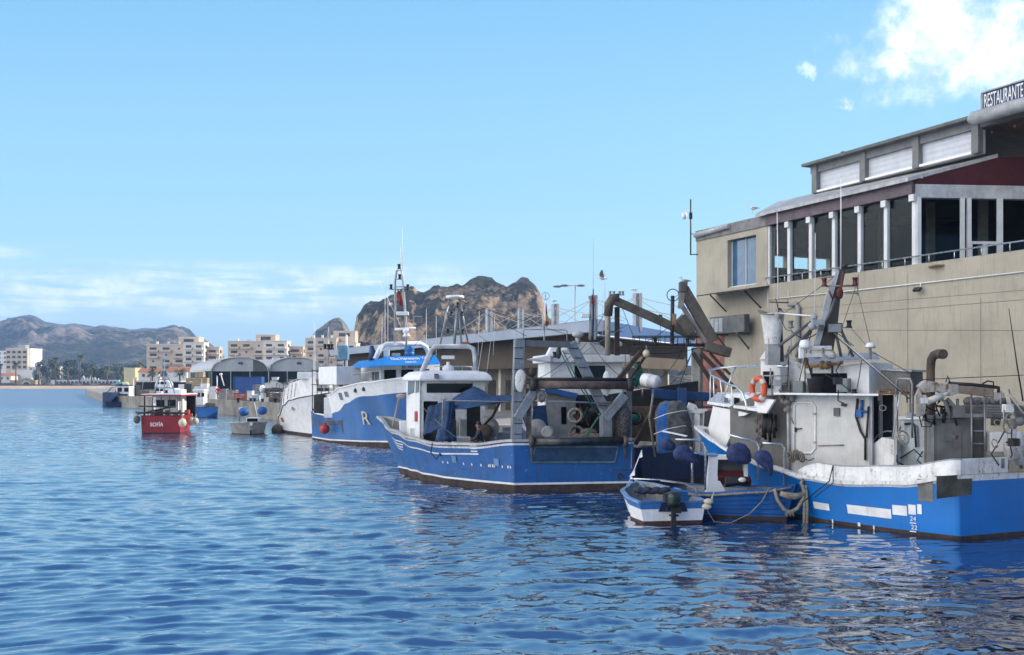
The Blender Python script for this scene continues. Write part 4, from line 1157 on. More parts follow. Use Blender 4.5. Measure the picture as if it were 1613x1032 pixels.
DK = M('grey_deck', (.22, .22, .21), .85, var=.2, dirt=.5, scale=1.5)
BOOT = M('antifouling', (.045, .030, .026), .8, var=.3, rust=.5, dirt=.6, scale=2)
BL3 = M('hull_blue_worn', (.010, .10, .32), .45, var=.14, scale=.8, streak=.40, stain=(.012, .035, .10), chips=.55, chipcol=(.34, .42, .52), rust=.14, rstreak=.55)
BLN = M('hull_blue_bright', (.003, .165, .54), .38, var=.08, scale=.7, streak=.18, stain=(.01, .07, .24), chips=.25, chipcol=(.05, .20, .46), rust=.10, rstreak=.35)
BLH = M('hull_blue_light', (.018, .125, .36), .36, var=.12, scale=.5, streak=.35, stain=(.03, .10, .26), chips=.2, chipcol=(.3, .4, .5), rstreak=.35)
NAVY = M('hull_navy', (.010, .030, .10), .45, var=.2, scale=.8, streak=.3, chips=.2, chipcol=(.2, .25, .33))
REDH = M('hull_red', (.30, .012, .020), .4, var=.1, scale=.8, streak=.25, stain=(.15, .02, .02))
GREYH = M('hull_grey', (.30, .30, .285), .55, var=.12, streak=.45, stain=(.14, .13, .11))
LTR = M('white_lettering', (.75, .76, .76), .5, var=.08, streak=.2)

# ------------------------------------------------------------ the red boat under way
t = thing('fishing_boat', 'small red fishing boat under way with white letters on its square stern', 'fishing boat', (-25.9, 73, 0))
h = Hull((-25.75, 73.0), (-26.6, 80.3), [(0, 1.4), (.4, 1.5), (.75, 1.15), (.92, .5), (1, .02)], [(0, 1.36), (.4, 1.4), (.75, .9), (.92, .3), (1, .01)], [(0, 1.28), (.4, 1.25), (.75, 1.5), (1, 1.9)], .7)
h.build(t, [K(-.3), K(.06), lambda u: h.z(u)], [BOOT, REDH], [0, 1], .55, DK, (.12, .06), REDH)
letters('SOFÍA', t, W(247.5, 669, 72.9) + V((0, -.1, 0)), (1, .03, 0), (0, 0, 1), .40, LTR, width=.95, bold=.006)
m = MB(); c = V((-25.9, 75.6, 0)); m.box(c + V((0, 0, 1.75)), (1.7, 2.0, 2.0)); link('wheelhouse', m, WHITE, t, bevel=.04)
for sx in (-.45, .4): m = MB(); m.box(c + V((sx, -1.01, 2.15)), (.6, .04, .55)); link('window', m, GLASSD, t)
m = MB(); m.box((-25.75, 75.0, 2.78), (3.0, 4.0, .10)); link('canopy', m, M('red_canopy', (.33, .03, .035), .5, var=.1), t)
m = MB(); m.box((-25.75, 75.0, 2.86), (2.9, 3.9, .06)); link('canopy_top', m, WHITE, t)
for sx in (-1.3, 1.3):
    for sy in (73.3, 76.8): m = MB(); m.tube([(-25.75 + sx, sy, 1.2), (-25.75 + sx, sy, 2.75)], .045, 6); link('post', m, DARK, t)
m = MB(); m.tube([W(214, 650, 73), W(296, 651, 73)], .07, 6); link('boom', m, BLACK, t)
m = MB(); m.tube([W(217, 652, 72.8), W(276, 640, 72.8)], .06, 6); link('boom', m, BLACK, t)
m = MB(); m.tube([W(219, 640, 72.8), W(277, 641, 72.8)], .06, 6); link('boom', m, BLACK, t)
m = MB(); m.tube([W(240, 624, 75), W(256, 583, 75), W(262, 583, 75), W(277, 624, 75)], .055, 6)
for y in (598, 611): k = (624 - y) / 41; m.tube([W(240 + 16 * k, y, 75), W(277 - 15 * k, y, 75)], .04, 6)
m.tube([W(259, 624, 75), W(259, 556, 75)], .05, 6); m.tube([W(254, 566, 75), W(264, 566, 75)], .025, 5); link('mast', m, M('bluegrey_steel', (.20, .25, .31), .5), t)
m = MB(); m.box(W(279, 619.5, 76), (1.05, 1.2, .58)); link('roof_box', m, WHITE, t, bevel=.05)
m = MB(); m.box(W(231, 619, 76), (.8, .9, .4)); link('roof_box', m, NET, t, bevel=.1)
for px, py, r, mt in ((287.5, 666, .29, 'cream'), (302, 664, .27, 'cream'), (308, 663.5, .24, 'cream'), (216, 661, .26, 'dark')):
    D = 72.6 if px < 290 else 75; m = MB(); m.ball(W(px, py, D), r, sc=(1, 1, 1.15)); m.tube([W(px, py, D) + V((0, 0, r)), W(px + 1, 652, D + .3)], .02, 5)
    o = link('fender', m, M('cream_fender', (.58, .52, .38), .6, var=.1) if mt == 'cream' else M('dark_fender', (.10, .10, .10), .7), t)
m = MB(); m.box((-25.8, 77.0, 1.9), (2.7, .08, 1.6)); link('canopy_shade_board', m, M('gap_shade_black', (.012, .012, .013), .9), t)  # added black sheet that gives the dark under the canopy
rq = random.Random(2)
for k in range(9):
    m = MB(); x = -27.0 + 2.5 * rq.random(); m.box((x, 73.6 + rq.random() * 1.6, 1.0 + rq.random() * .9), (.18 + .4 * rq.random(), .3, .2 + .5 * rq.random())); link('deck_gear', m, [DARK, GREYP, NET, ORANGE, WHITEW, BLACK][k % 6], t, bevel=.04)
m = MB(); m.box((-24.55, 74.2, 1.85), (.12, .4, 1.3)); link('side_board', m, WHITEW, t)
for k in range(5): m = MB(); x = -27.1 + .62 * k; m.tube([(x, 73.25, 1.25), (x + .05, 73.25, 2.75)], .025, 5); link('stanchion', m, DARK, t)
tag(t, group='boats at the far quay')

# ------------------------------------------------------------ boats moored along the far quay
t = thing('fishing_boat', 'dark navy fishing boat with white wheelhouse and green buoy, furthest left at the quay', 'fishing boat', (-57.6, 147, 0), 'boats at the far quay')
h = Hull((-57.8, 147), (-62.5, 158), [(0, 2.1), (.5, 2.2), (.85, 1.2), (1, .02)], [(0, 2.0), (.5, 2.0), (.85, .8), (1, .01)], [(0, .78), (.15, .85), (.3, 1.5), (.6, 2.1), (1, 3.0)], 1.0)
h.build(t, [K(-.3), K(.12), lambda u: h.z(u)], [BOOT, NAVY], [0, 1], .5, DK, (.15, .08), NAVY)
m = MB(); m.box(W(175, 630, 148.5), (1.35, 3.0, 2.3)); link('bulwark', m, NAVY, t, bevel=.05)
m = MB(); m.box(V((xof(193.5, 150), 151, 1.9)), (1.95, 2.2, 2.5)); link('wheelhouse', m, WHITE, t, bevel=.05)
for px in (188.5, 199): m = MB(); m.box(W(px, 614, 149.87), (.65, .04, .62)); link('window', m, GLASSD, t)
m = MB(); m.box(W(194, 625.5, 149.8), (1.3, .12, .9)); link('doorway', m, BLACK, t)
m = MB(); m.box(V((xof(193.5, 150), 151, 3.2)), (2.2, 2.5, .1)); link('roof', m, NAVY, t)
m = MB(); m.ball(W(187.5, 605, 150.5), .5, sc=(1.1, 1, .75)); link('buoy', m, M('green_buoy', (.05, .25, .22), .5), t)
m = MB(); m.ball(W(198, 605, 150.5), .45, sc=(1.2, 1, .75)); link('buoy', m, M('cream_fender', (.58, .52, .38)), t)
m = MB(); m.box(W(211, 620, 153), (1.3, 2, 2.6)); link('net_bin', m, BLACK, t)

t = thing('fishing_boat', 'blue boat with small white wheelhouse tied at the corner of the far quay', 'fishing boat', (-33, 106, 0), 'boats at the far quay')
h = Hull((-32.4, 105.5), (-37.3, 113.5), [(0, 1.25), (.5, 1.45), (.8, 1.0), (1, .02)], [(0, 1.15), (.5, 1.3), (.8, .7), (1, .01)], [(0, 1.08), (.5, 1.0), (1, 1.7)], .7)
h.build(t, [K(-.3), K(.06), lambda u: h.z(u)], [BOOT, BL3], [0, 1], .5, DK, (.12, .07), BL3)
m = MB(); m.box(W(316, 627, 108), (1.05, 1.4, 1.5)); link('wheelhouse', m, WHITE, t, bevel=.04)
for px in (312.5, 319.5): m = MB(); m.box(W(px, 622, 107.27), (.32, .04, .42)); link('window', m, GLASSD, t)
m = MB(); m.box(W(316, 615, 108), (1.25, 1.6, .3)); link('roof', m, CLEANW, t, bevel=.06)
whip(t, 318, 597, 615, 108, .03)
m = MB(); m.box(W(333, 638, 107), (1.1, .8, .5)); m.ball(W(326, 639, 107), .3); link('nets', m, NET, t, bevel=.1)

t = thing('fishing_boat', 'white boat half hidden between the red boat and the stacked bins', 'fishing boat', (-38, 122, 0), 'boats at the far quay')
h = Hull((-42.2, 124), (-47, 133), [(0, 1.5), (.5, 1.6), (.8, 1.1), (1, .02)], [(0, 1.4), (.5, 1.5), (.8, .8), (1, .01)], [(0, 1.1), (.5, 1.1), (1, 1.9)], .7)
h.build(t, [K(-.3), K(.06), lambda u: h.z(u)], [BOOT, WHITE], [0, 1], .5, DK, (.12, .07), GREYP)
m = MB(); m.box(V((-43.4, 127, 2.0)), (1.5, 2.0, 1.9)); link('wheelhouse', m, WHITE, t, bevel=.04)
for sx in (-.4, .4): m = MB(); m.box(V((-43.4 + sx, 125.98, 2.45)), (.5, .04, .5)); link('window', m, GLASSD, t)
m = MB(); m.tube([(-44, 125.5, 1.2), (-43.6, 127, 4.4), (-43.2, 125.5, 1.2)], .05, 6); link('mast', m, STEEL, t)

# grey open skiff, bow on
t = thing('skiff', 'grey open skiff, bow towards us, with two blue covered fenders on poles', 'skiff', (-18.4, 72, 0), 'boats at the far quay')
h = Hull((-20.3, 76.0), (-18.7, 71.2), [(0, 1.1), (.5, 1.3), (.8, 1.2), (.93, .85), (.98, .45), (1, .12)], [(0, 1.0), (.5, 1.15), (.8, .95), (.93, .5), (.98, .22), (1, .03)], [(0, .70), (.5, .74), (1, .92)], .55)
h.build(t, [K(-.25), K(.05), lambda u: h.z(u)], [BOOT, GREYH], [0, 1], .3, DK, (.12, .06), M('pale_rail', (.42, .42, .40), .6))
m = MB(); c = W(400, 664, 73.2); m.box(c, (.95, .9, .62)); link('cuddy', m, WHITE, t, bevel=.05)
m = MB(); m.box(c + V((0, -.46, .1)), (.78, .04, .3)); link('windscreen', m, GLASSD, t)
for px, py in ((384, 649), (413, 647)):
    m = MB(); m.tube([W(px - 7, 668, 73), W(px - 7, 643, 73), W(px + 5, 641, 73)], .03, 6); link('fender_pole', m, INOX, t)
    m = MB(); m.ball(W(px, py, 72.9), .33, sc=(1.15, .8, .95)); link('fender', m, M('bright_blue_cover', (.02, .11, .36), .7, var=.25, scale=5), t)
m = MB(); m.tube([W(401, 634, 74), W(405, 656, 74)], .02, 5); link('rod', m, CLEANW, t)
m = MB(); m.sag(W(392, 671, 70.9), W(404, 671, 70.9), .25, .03); link('bow_rope', m, ROPE, t)

# ------------------------------------------------------------ the white boat with a red flag mark
t = thing('fishing_boat', 'white high bowed boat with a small red flag mark, between skiff and blue trawler', 'fishing boat', (-15, 72, 0))
h = Hull((-16.0, 75.3), (-10.2, 65.3), [(0, 1.7), (.25, 2.2), (.6, 2.5), (.85, 1.7), (1, .05)], [(0, 1.5), (.25, 1.7), (.6, 1.6), (.85, .7), (1, .01)], [(0, 1.25), (.12, 1.6), (.25, 2.15), (.4, 2.55), (1, 3.2)], 2.0, flare=1.6)
h.build(t, [K(-.3), K(.22), lambda u: h.z(u) - .10, lambda u: h.z(u) - .02, lambda u: h.z(u) + .0], [BOOT, WHITE, DARK], [0, 1, 2, 1], 1.0, DK, (.12, .08), WHITE)
hh = lambda u: h.z(u) + .05
h.band(t, .02, .75, hh, lambda u: h.z(u) + 1.15, -1, WHITE, 'raised_bulwark', -.25, 14)
h.band(t, .045, .135, .80, 1.12, -1, M('flag_red', (.42, .03, .03), .5), 'flag_mark')
q = h.pt(.42, -1, 1.9, .03); letters('NO', t, q, h.a, (0, 0, 1), .5, BLACK, name='hull_letters')
for k in range(6):
    u = .05 + .1 * k; m = MB(); a = h.pt(u, -1, h.z(u) + .05); m.tube([a, a + V((.15, -.1, 1.25)), a + V((.35, -.2, 1.3))], .03, 5); link('stanchion', m, INOX, t)
m = MB(); m.box(W(500, 592, 68), (2.3, 2.2, .5)); m.box(W(500, 600, 69), (1.8, 1.6, 1.0)); link('wheelhouse', m, WHITE, t, bevel=.05)
for px, py0, py1 in ((496, 510, 600), (517.5, 515, 590), (545, 525, 560), (494, 505, 590)): whip(t, px, py0, py1, 68, .025)
m = MB(); m.tube([W(517, 580, 68), W(517, 523, 68)], .06, 6); m.tube([W(511, 545, 68), W(523, 545, 68)], .03, 5); link('mast', m, STEEL, t)
for px in (512, 518, 523): nav_lamp(t, px, 546, 67.9, .35, .12)
m = MB(); a = W(538, 575, 67); m.box(W(541, 556, 67), (.7, .7, 1.0)); link('tank', m, M('bluegrey_tank', (.12, .26, .38), .5), t, bevel=.08)
m = MB(); m.tube([W(546, 590, 67), W(546, 528, 67)], .07, 8); link('pole', m, CLEANW, t)
m = MB(); m.ball(W(437, 678, 74), .45, sc=(1, .8, 1.1)); m.tube([W(437, 672, 74), W(439, 655, 74.5)], .03, 5); solo('fender', m, M('grimy_fender', (.14, .11, .08), .8, dirt=.5), 'grimy brown fender hanging between the skiff and the white boat', 'fender')

# ------------------------------------------------------------ the light blue trawler with the name on its visor
t = thing('trawler', 'light blue and white trawler with red fender, upswept bow and lettered blue visor', 'trawler', (-11, 64, 0))
h = Hull((-11.8, 66.6), (-4.9, 55.6), [(0, 1.75), (.08, 2.0), (.3, 2.3), (.6, 2.55), (.8, 2.1), (.93, 1.0), (1, .05)], [(0, 1.65), (.08, 1.85), (.3, 2.0), (.6, 1.75), (.8, .95), (.93, .35), (1, .02)],
         [(0, 2.0), (.15, 1.75), (.30, 1.72), (.34, 2.9), (.36, 3.0), (.55, 3.45), (.75, 3.75), (1, 4.2)], 2.4, flare=1.7)
blue = lambda u: min(h.z(u) - .03, lerp_tab([(0, 1.93), (.15, 1.68), (.30, 1.66), (.42, 1.95), (.55, 2.5), (.7, 2.95), (1, 3.3)], u))
h.build(t, [K(-.3), lambda u: .12 + .35 * max(0, u - .3), lambda u: .20 + .35 * max(0, u - .3), blue, lambda u: h.z(u)], [BOOT, WHITE, BLH], [0, 1, 2, 1], 1.0, DK, (.10, .06), WHITE, nu=50)
f0 = lambda u: lerp_tab([(0, 1.30), (.2, .95), (.42, 1.15)], u); h.band(t, .01, .42, f0, lambda u: f0(u) + .26, -1, M('dark_stripe', (.05, .07, .10), .5, var=.3), 'stripe')
m = MB(); m.add([h.pt(.42, -1, 1.41, .014), h.pt(.465, -1, 1.45, .014), h.pt(.455, -1, .55, .014)], [(0, 1, 2)]); link('stripe_tip', m, M('dark_stripe', (.05, .07, .10)), t)
u = h.find(576, -1, 1.9); q = h.pt(u, -1, 1.62, .05); dx = (h.pt(u + .05, -1, 1.6) - h.pt(u - .05, -1, 1.6)); up = h.pt(u, -1, 2.1) - h.pt(u, -1, 1.2)
letters('R', t, q, dx, up + dx.normalized() * -.35, 1.15, M('cream_letter', (.55, .52, .44), .6, var=.15), depth=.03)
for k, px in enumerate((541, 551.5)):
    u = h.find(px, -1, 2.4); h.band(t, u - .022, u + .018, blue(u) + .32, h.z(u) - .28, -1, GLASSB, 'window', .015, 3)
for px in (563, 577): u = h.find(px, -1, 2.9); c = h.pt(u, -1, (blue(u) + h.z(u)) / 2 + .05, .0); m = MB(); m.lathe(c, [(.15, -.02), (.15, .035), (.11, .035)], -h.p, 14); m.lathe(c, [(.11, .02), (.001, .02)], -h.p, 14); link('porthole', m, GLASSD, t)
m = MB(); c = W(511.5, 676, 61.6); m.ball(c, .31, 16, 10); m.lathe(c + V((0, 0, .27)), [(.10, 0), (.07, .12), (.0, .13)]); m.tube([c + V((0, 0, .38)), c + V((.35, .3, .85))], .025, 5); link('fender', m, M('red_fender', (.42, .035, .025), .45, var=.15), t)
m = MB(); m.ball(W(525, 678, 62.3), .2, sc=(1.3, .7, .8)); link('fender_cover', m, M('dull_red_cloth', (.16, .03, .035), .8), t)
# cabin front and side
FR = Plane(W(599, 600, 59.2), (-h.p.x * -1, -h.p.y * -1)); d1 = h.p.copy()
if d1.x < 0: d1 = -d1
z0, z1 = FR.at(605, 616).z - .5, FR.at(605, 573).z
A = FR.at(599, 600); house_on(t, A, d1, 4.0, -h.a, 3.0, z0, z1, WHITE)
for a, b, c0, c1 in ((605, 623.5, 583, 602), (632, 651, 582.5, 600), (659, 676, 582, 598)):
    panel(t, 'window', FR, [(a, c1), (b, c1 - .8), (b, c0 - .6), (a, c0)], GLASSD, .012, .03)
SDp = Plane(A, h.a)
for a, b in ((586.5, 589.5), (591, 597)): panel(t, 'window', SDp, [(a, 600), (b, 600), (b, 586), (a, 586)], GLASSB, .012, .03)
P = lambda x, y, k: FR.at(x, y, k)
VIS = M('visor_blue', (.012, .19, .55), .4, var=.06)
m = MB(); lo = [P(694, 573, .75), P(603, 575.5, .75), P(578, 578, .3)]; hi = [P(686, 559.5, .02), P(609, 562, .02), P(591, 567.5, -.2)]
a0, a1 = P(578, 578, .3) - h.a * 2.6, P(591, 567.5, -.2) - h.a * 2.4
m.loft([lo + [a0], hi + [a1]], closed=False, smooth=False); m.loft([[q - V((0, 0, .05)) for q in lo + [a0]], lo + [a0]], closed=False, smooth=False); m.add([hi[0], hi[1], hi[2], a1, hi[0] - h.a * 2.4], [(0, 1, 2, 3, 4)]); link('visor', m, VIS, t)
nx = (hi[0] - hi[1]); un = (hi[1] - lo[1]) * .5 + (hi[0] - lo[0]) * .5
def on_visor(k, v): return lo[1].lerp(lo[0], k).lerp(hi[1].lerp(hi[0], k), v)
nrm = nx.cross(un).normalized(); nrm = nrm if nrm.y < 0 else -nrm
letters('Nvo.Hermanos Vidal', t, on_visor(.475, .66) + nrm * .03, nx, un, .42, LTR, width=2.55)
letters('AGUILAS', t, on_visor(.475, .24) + nrm * .03, nx, un, .22, LTR, width=.75)
letters('EL PELLEJO', t, FR.at(651, 578.5, .03), nx, (0, 0, 1), .2, BLACK, width=1.5)
# upper bridge: white roll frame, blue drum, box
m = MB(); m.tube([P(591, 566, -.6), P(599, 548, -.6), P(609, 543, -.6), P(662, 541.5, -.6), P(671, 547, -.6), P(677, 560, -.6)], [.16, .16, .13, .13, .16, .16], 8); m.tube([P(591, 566, -1.6), P(599, 546, -1.6), P(609, 541.5, -1.6), P(662, 540, -1.6), P(671, 545, -1.6), P(677, 558, -1.6)], .11, 8); link('roll_frame', m, CLEANW, t)
m = MB(); c = P(645, 560, -.4); m.lathe(c, [(.28, 0), (.30, .04), (.30, .20), (.285, .22), (.30, .24), (.30, .50), (.28, .56), (.26, .57), (.0, .57)], n=18); link('drum', m, M('drum_blue', (.02, .15, .40), .45, var=.08), t)
m = MB(); m.box(P(609, 557, -.7), (.35, .35, .42)); link('locker', m, WHITE, t, bevel=.03)
m = MB(); m.box(P(624, 559, -.5), (.5, .3, .2)); link('console', m, GREYP, t, bevel=.03)
# lattice mast
D = 60.5; m = MB(); m.tube([W(622, 545, D), W(622.5, 440, D), W(625, 426, D), W(632, 426, D), W(634.5, 440, D), W(640, 515, D), W(640, 545, D)], .07, 6)
for y in (440, 452, 494, 518): m.tube([W(622.3, y, D), W(634 + (y - 430) * .07, y, D)], .035, 5)
link('mast', m, M('pale_grey_mast', (.40, .40, .39), .5), t)
for px, py in ((628.5, 420), (629.5, 436), (616, 452), (642.5, 452)): nav_lamp(t, px, py, D, .30, .10)
m = MB(); m.tube([W(616, 456, D), W(643, 456, D)], .025, 5); link('spreader', m, DARK, t)
m = MB(); m.box(W(634, 494, D - .1), (.75, .3, .22)); link('radar', m, CLEANW, t, bevel=.04)
m = MB(); m.tube([W(622, 519, D - .2), W(655, 517, D - .2)], .08, 8); link('radar_bar', m, CLEANW, t)
m = MB(); m.lathe(W(640, 531, D - .2), [(.2, 0), (.22, .1), (.12, .2), (.22, .28), (.2, .5), (.0, .52)]); link('antenna_dome', m, CLEANW, t)
m = MB(); m.lathe(W(616, 480, D), [(.04, -.1), (.14, 0), (.12, .1), (0, .14)]); link('antenna_dome', m, CLEANW, t)
fg = MB(); fg.add([W(626, 455, D), W(632, 462, D), W(635, 484, D), W(629, 480, D - .1), W(626, 468, D)], [(0, 1, 2, 3, 4)]); link('flag', fg, M('red_flag', (.30, .03, .03), .8, var=.4, scale=4), t)
flood(t, 658, 503, D, .5, .4, STEEL, (.4, -1, -.3))
for px, y0, y1, dx in ((611, 428, 560, 0), (606.5, 445, 540, 0), (634, 358, 426, 0), (631, 390, 426, 0), (632, 440, 515, -36), (601, 500, 560, 1), (671.5, 486, 560, 0), (687, 498, 560, 0)): whip(t, px, y0, y1, D, .02, dx=dx)
# stern racks, rails, lifering
for k, x in enumerate((492, 499.5, 506, 518, 526)):
    m = MB(); D2 = 64.0 - k * .3; m.tube([W(x, 650, D2), W(x, 581, D2)], .03, 5); link('rack_post', m, DARK, t)
m = MB()
for y in (584, 606): m.tube([W(491, y, 64), W(527, y + .5, 62.8)], .03, 5)
link('rack_rail', m, DARK, t)
m = MB(); m.box(W(535, 592, 61), (2.9, 1.6, 1.1), -h.a); link('deck_house', m, WHITE, t, bevel=.04)
m = MB(); m.box(W(525, 642, 62), (1.0, .9, 1.25)); link('fish_box', m, WHITE, t, bevel=.03)
m = MB(); m.box(W(505, 636, 64), (.8, .7, 1.2)); link('winch', m, DARK, t, bevel=.1)
m = MB(); m.tube([W(540, 594, 60.4), W(600, 582, 58.7)], .025, 5); m.tube([W(540, 606, 60.4), W(600, 598, 58.7)], .02, 5)
for x in (550, 567, 586): m.tube([W(x, 592 - (x - 550) * .2, 60), W(x, 618, 60)], .02, 5)
link('rail', m, INOX, t)
m = MB(); m.ball(W(537, 601, 60.4), .36, sc=(.55, .3, 1.0)); link('life_ring', m, ORANGE, t)
m = MB(); m.box(W(556, 606, 60.8), (.9, .8, .5)); link('raft_canister', m, CLEANW, t, bevel=.15)
m = MB(); m.tube([W(585, 545, 60), W(587, 556, 60), W(584, 569, 60)], [.12, .22, .15], 8); link('oilskin', m, M('navy_oilskin', (.02, .05, .13), .6, var=.3), t)

# ------------------------------------------------------------ the boat with the crane and white wheelhouse, inside the worn blue trawler
def inner_boat():
    t = thing('crane_boat', 'dark blue boat with white wheelhouse, brown crane and railed platform behind the worn trawler', 'fishing boat', (6.1, 36.6, 0))
    S = V((6.1, 36.6, 0)); h = Hull(S, S + qd * 13, [(0, 1.6), (.3, 1.8), (.7, 1.6), (.9, .8), (1, .03)], [(0, 1.5), (.3, 1.6), (.7, 1.2), (.9, .5), (1, .01)], [(0, 1.45), (.4, 1.3), (.7, 1.6), (1, 2.5)], 1.2)
    h.build(t, [K(-.3), K(.2), lambda u: h.z(u)], [BOOT, NAVY], [0, 1], .8, DK, (.14, .08), GREYP)
    # wheelhouse, its after face towards us
    ex = V((.985, .17, 0)).normalized(); ey = V((-.17, .985, 0)).normalized()
    D = 43.0; FP = Plane(W(900, 600, D), ex); A = FP.at(866, 600)
    zt = FP.at(900, 571).z; house_on(t, A, ex, (FP.at(981, 600) - A).length, ey, 2.6, 1.4, zt, WHITE)
    panel(t, 'window', FP, [(905, 598), (953, 598), (953, 576), (905, 576)], GLASSD, .012, .02)
    m = MB(); m.prism([FP.at(862, 571, .35), FP.at(993, 571, .35), FP.at(993, 571, .35) + ey * 3.3, FP.at(862, 571, .35) + ey * 3.3], V((0, 0, .34))); link('roof', m, WHITE, t, bevel=.04)
    m = MB(); m.prism([FP.at(840, 565, .5), FP.at(868, 559, .5), FP.at(868, 570, .5), FP.at(858, 569, .5)], ey * 1.6); link('visor', m, CLEANW, t, bevel=.02)
    m = MB(); m.prism(FP.poly([(882, 558), (904, 539), (942, 539), (964, 558)], -.4), ey * 1.4); link('flying_bridge', m, M('offwhite_panel', (.50, .50, .48), .6, streak=.3), t, bevel=.05)
    m = MB(); m.prism(FP.poly([(862, 560), (869, 546), (879, 546), (891, 560)], -.2), ey * .5); link('wind_shield', m, CLEANW, t, bevel=.02)
    panel(t, 'lower_house', FP, [(858, 690), (905, 690), (905, 628), (899, 625), (858, 612)], M('shaded_offwhite', (.27, .27, .26), .6, streak=.4), .30, .25, .02)  # off-white lowered in tone; the shade between the boats sits in this colour
    panel(t, 'side_window', FP, [(884, 668), (892, 668), (892, 641), (884, 641)], GLASSD, .57, .02)
    panel(t, 'sloped_edge', FP, [(854, 616), (903, 628), (907, 620), (856, 609)], M('roof_edge_blue', (.02, .11, .32), .5), .36, .5)
    panel(t, 'net_opening_shade', FP, [(905, 690), (985, 690), (985, 622), (905, 622)], M('gap_shade_black', (.012, .012, .013), .9), .10, .03)  # flat black sheet stands in for the dark of the opening
    m = MB()
    for k, (x, y, r) in enumerate(((905, 655, .32), (921, 660, .26), (934, 648, .2))): m.lathe(FP.at(x, y, .3), [(r, 0), (r, .12), (r * .3, .14), (r * .3, .3)], (0, -1, 0), 14)
    link('winch', m, DARK, t)
    whip(t, 934.5, 374, 530, 43.2, .020, mat=GREYP); whip(t, 934.5, 455, 535, 43.1, .05, mat=DARK); whip(t, 953, 423, 535, 43, .014, mat=GREYP); whip(t, 949, 460, 530, 43, .015)
    m = MB(); m.beam(W(929, 535, 43), W(931, 468, 43), .10); m.beam(W(937, 535, 43), W(938, 468, 43), .10); m.beam(W(927, 469, 43), W(940, 467, 43), .12); link('mast', m, GREYP, t)
    m = MB(); m.box(W(922, 497, 42.8), (.35, .25, .18)); link('radar', m, CLEANW, t, bevel=.03)
    m = MB(); m.add([W(932, 462, 42.9), W(936, 470, 42.9), W(936, 484, 42.9), W(932, 478, 42.8)], [(0, 1, 2, 3)]); link('flag', m, M('red_flag', (.30, .03, .03)), t)
    m = MB(); m.tube([W(893, 537, 42), W(893, 522, 42), W(891, 520, 42), W(846, 519, 42), W(826, 519, 42), W(824, 522, 42), W(824, 537, 42)], .025, 6); link('rail', m, GREYP, t)
    m = MB(); q = FP.poly([(836, 694), (866, 694), (860, 638), (840, 640)], 2.2); m.prism(q, V((0, .03, 0))); link('hanging_tarpaulin', m, TARP, t)
    m = MB(); c = W(910, 527, 42); m.ball(c, .19, sc=(1.3, 1, .8)); m.lathe(c - V((0, 0, .4)), [(.1, 0), (.1, .3)]); link('antenna_dome', m, M('offwhite_panel', (.50, .50, .48)), t)
    m = MB(); c = W(975, 542, 41.8); m.lathe(c - V((0, 0, .08)), [(.03, -.35), (.03, -.02), (.13, 0), (.14, .08), (.1, .17), (.0, .2)]); link('antenna_dome', m, CLEANW, t)
    nav_lamp(t, 874, 559, 42.2, .25, .1)
    # crane: pale post, elbow, long brown boom
    D = 40.5; zz = lambda px, py, d=D: W(px, py, d)
    m = MB(); m.tube([zz(957, 560), zz(957.5, 500), zz(958, 497)], .11, 10); link('crane_post', m, M('cream_pipe', (.42, .38, .28), .55, streak=.4, rust=.3), t)
    m = MB(); m.tube([zz(958, 498), zz(959, 480), zz(965, 470), zz(975, 470)], [.17, .19, .2, .2], 10); link('crane_elbow', m, BROWNM, t)
    m = MB(); m.beam(zz(963, 471), zz(1096, 531), .26, .34); link('boom', m, BROWNM, t, bevel=.03)
    m = MB(); m.beam(zz(972, 560, 41), zz(972, 484, 41), .20); link('pillar', m, M('dark_brown_post', (.06, .042, .034), .8, rust=.4), t)
    for x in (961, 967, 976, 981): nav_lamp(t, x, 462, D, .17, .06, GREYP)
    m = MB(); m.tube([zz(1038, 504), zz(1041, 496)], .08, 8); link('boom_lug', m, DARK, t)
    # second folded arm near the building corner
    D2 = 39.0
    m = MB(); m.beam(W(1076, 455, D2), W(1124, 538, D2), .34, .42); m.beam(W(1070, 452, D2), W(1082, 452, D2), .4, .4); link('arm', m, BROWNM, t, bevel=.03)
    m = MB(); m.beam(W(1074, 462, D2 - .1), W(1072, 486, D2 - .1), .2); m.beam(W(1073, 480, D2), W(1112, 540, D2), .16); link('ram', m, M('grey_ram', (.24, .22, .20), .5, rust=.3), t)
    m = MB(); m.beam(W(1070, 500, D2), W(1090, 525, D2), .5, .4); m.beam(W(1110, 545, D2), W(1150, 556, D2), .45, .38); link('crane_base', m, BROWNM, t, bevel=.04)
    m = MB(); m.beam(W(1104, 556, D2), W(1158, 612, D2), .14); m.beam(W(1092, 556, D2), W(1128, 612, D2), .14); m.beam(W(1118, 556, D2), W(1150, 590, D2), .1); link('leg', m, M('dark_brown_post', (.06, .042, .034)), t)
    # platform with rail
    Dp = 38.5; P0, P1 = W(997, 545, Dp), W(1117, 545, Dp + .6)
    m = MB(); m.prism([P0, P1, P1 + V((.1, 1.1, 0)), P0 + V((.1, 1.1, 0))], V((0, 0, .10))); link('platform', m, DARK, t)
    m = MB()
    for q in (V((0, 0, .38)),): m.tube([P0 + q, P1 + q, P1 + q + V((.1, 1.1, 0)), P0 + q + V((.1, 1.1, 0)), P0 + q], .022, 5)
    for k in range(13): b = P0.lerp(P1, k / 12); m.tube([b, b + V((0, 0, .38))], .016, 5)
    link('rail', m, DARK, t)
    m = MB(); m.beam(W(972, 600, Dp), W(1013, 550, Dp + .3), .16); m.beam(W(985, 608, Dp), W(1020, 556, Dp + .6), .08); link('strut', m, M('dark_brown_post', (.06, .042, .034)), t)
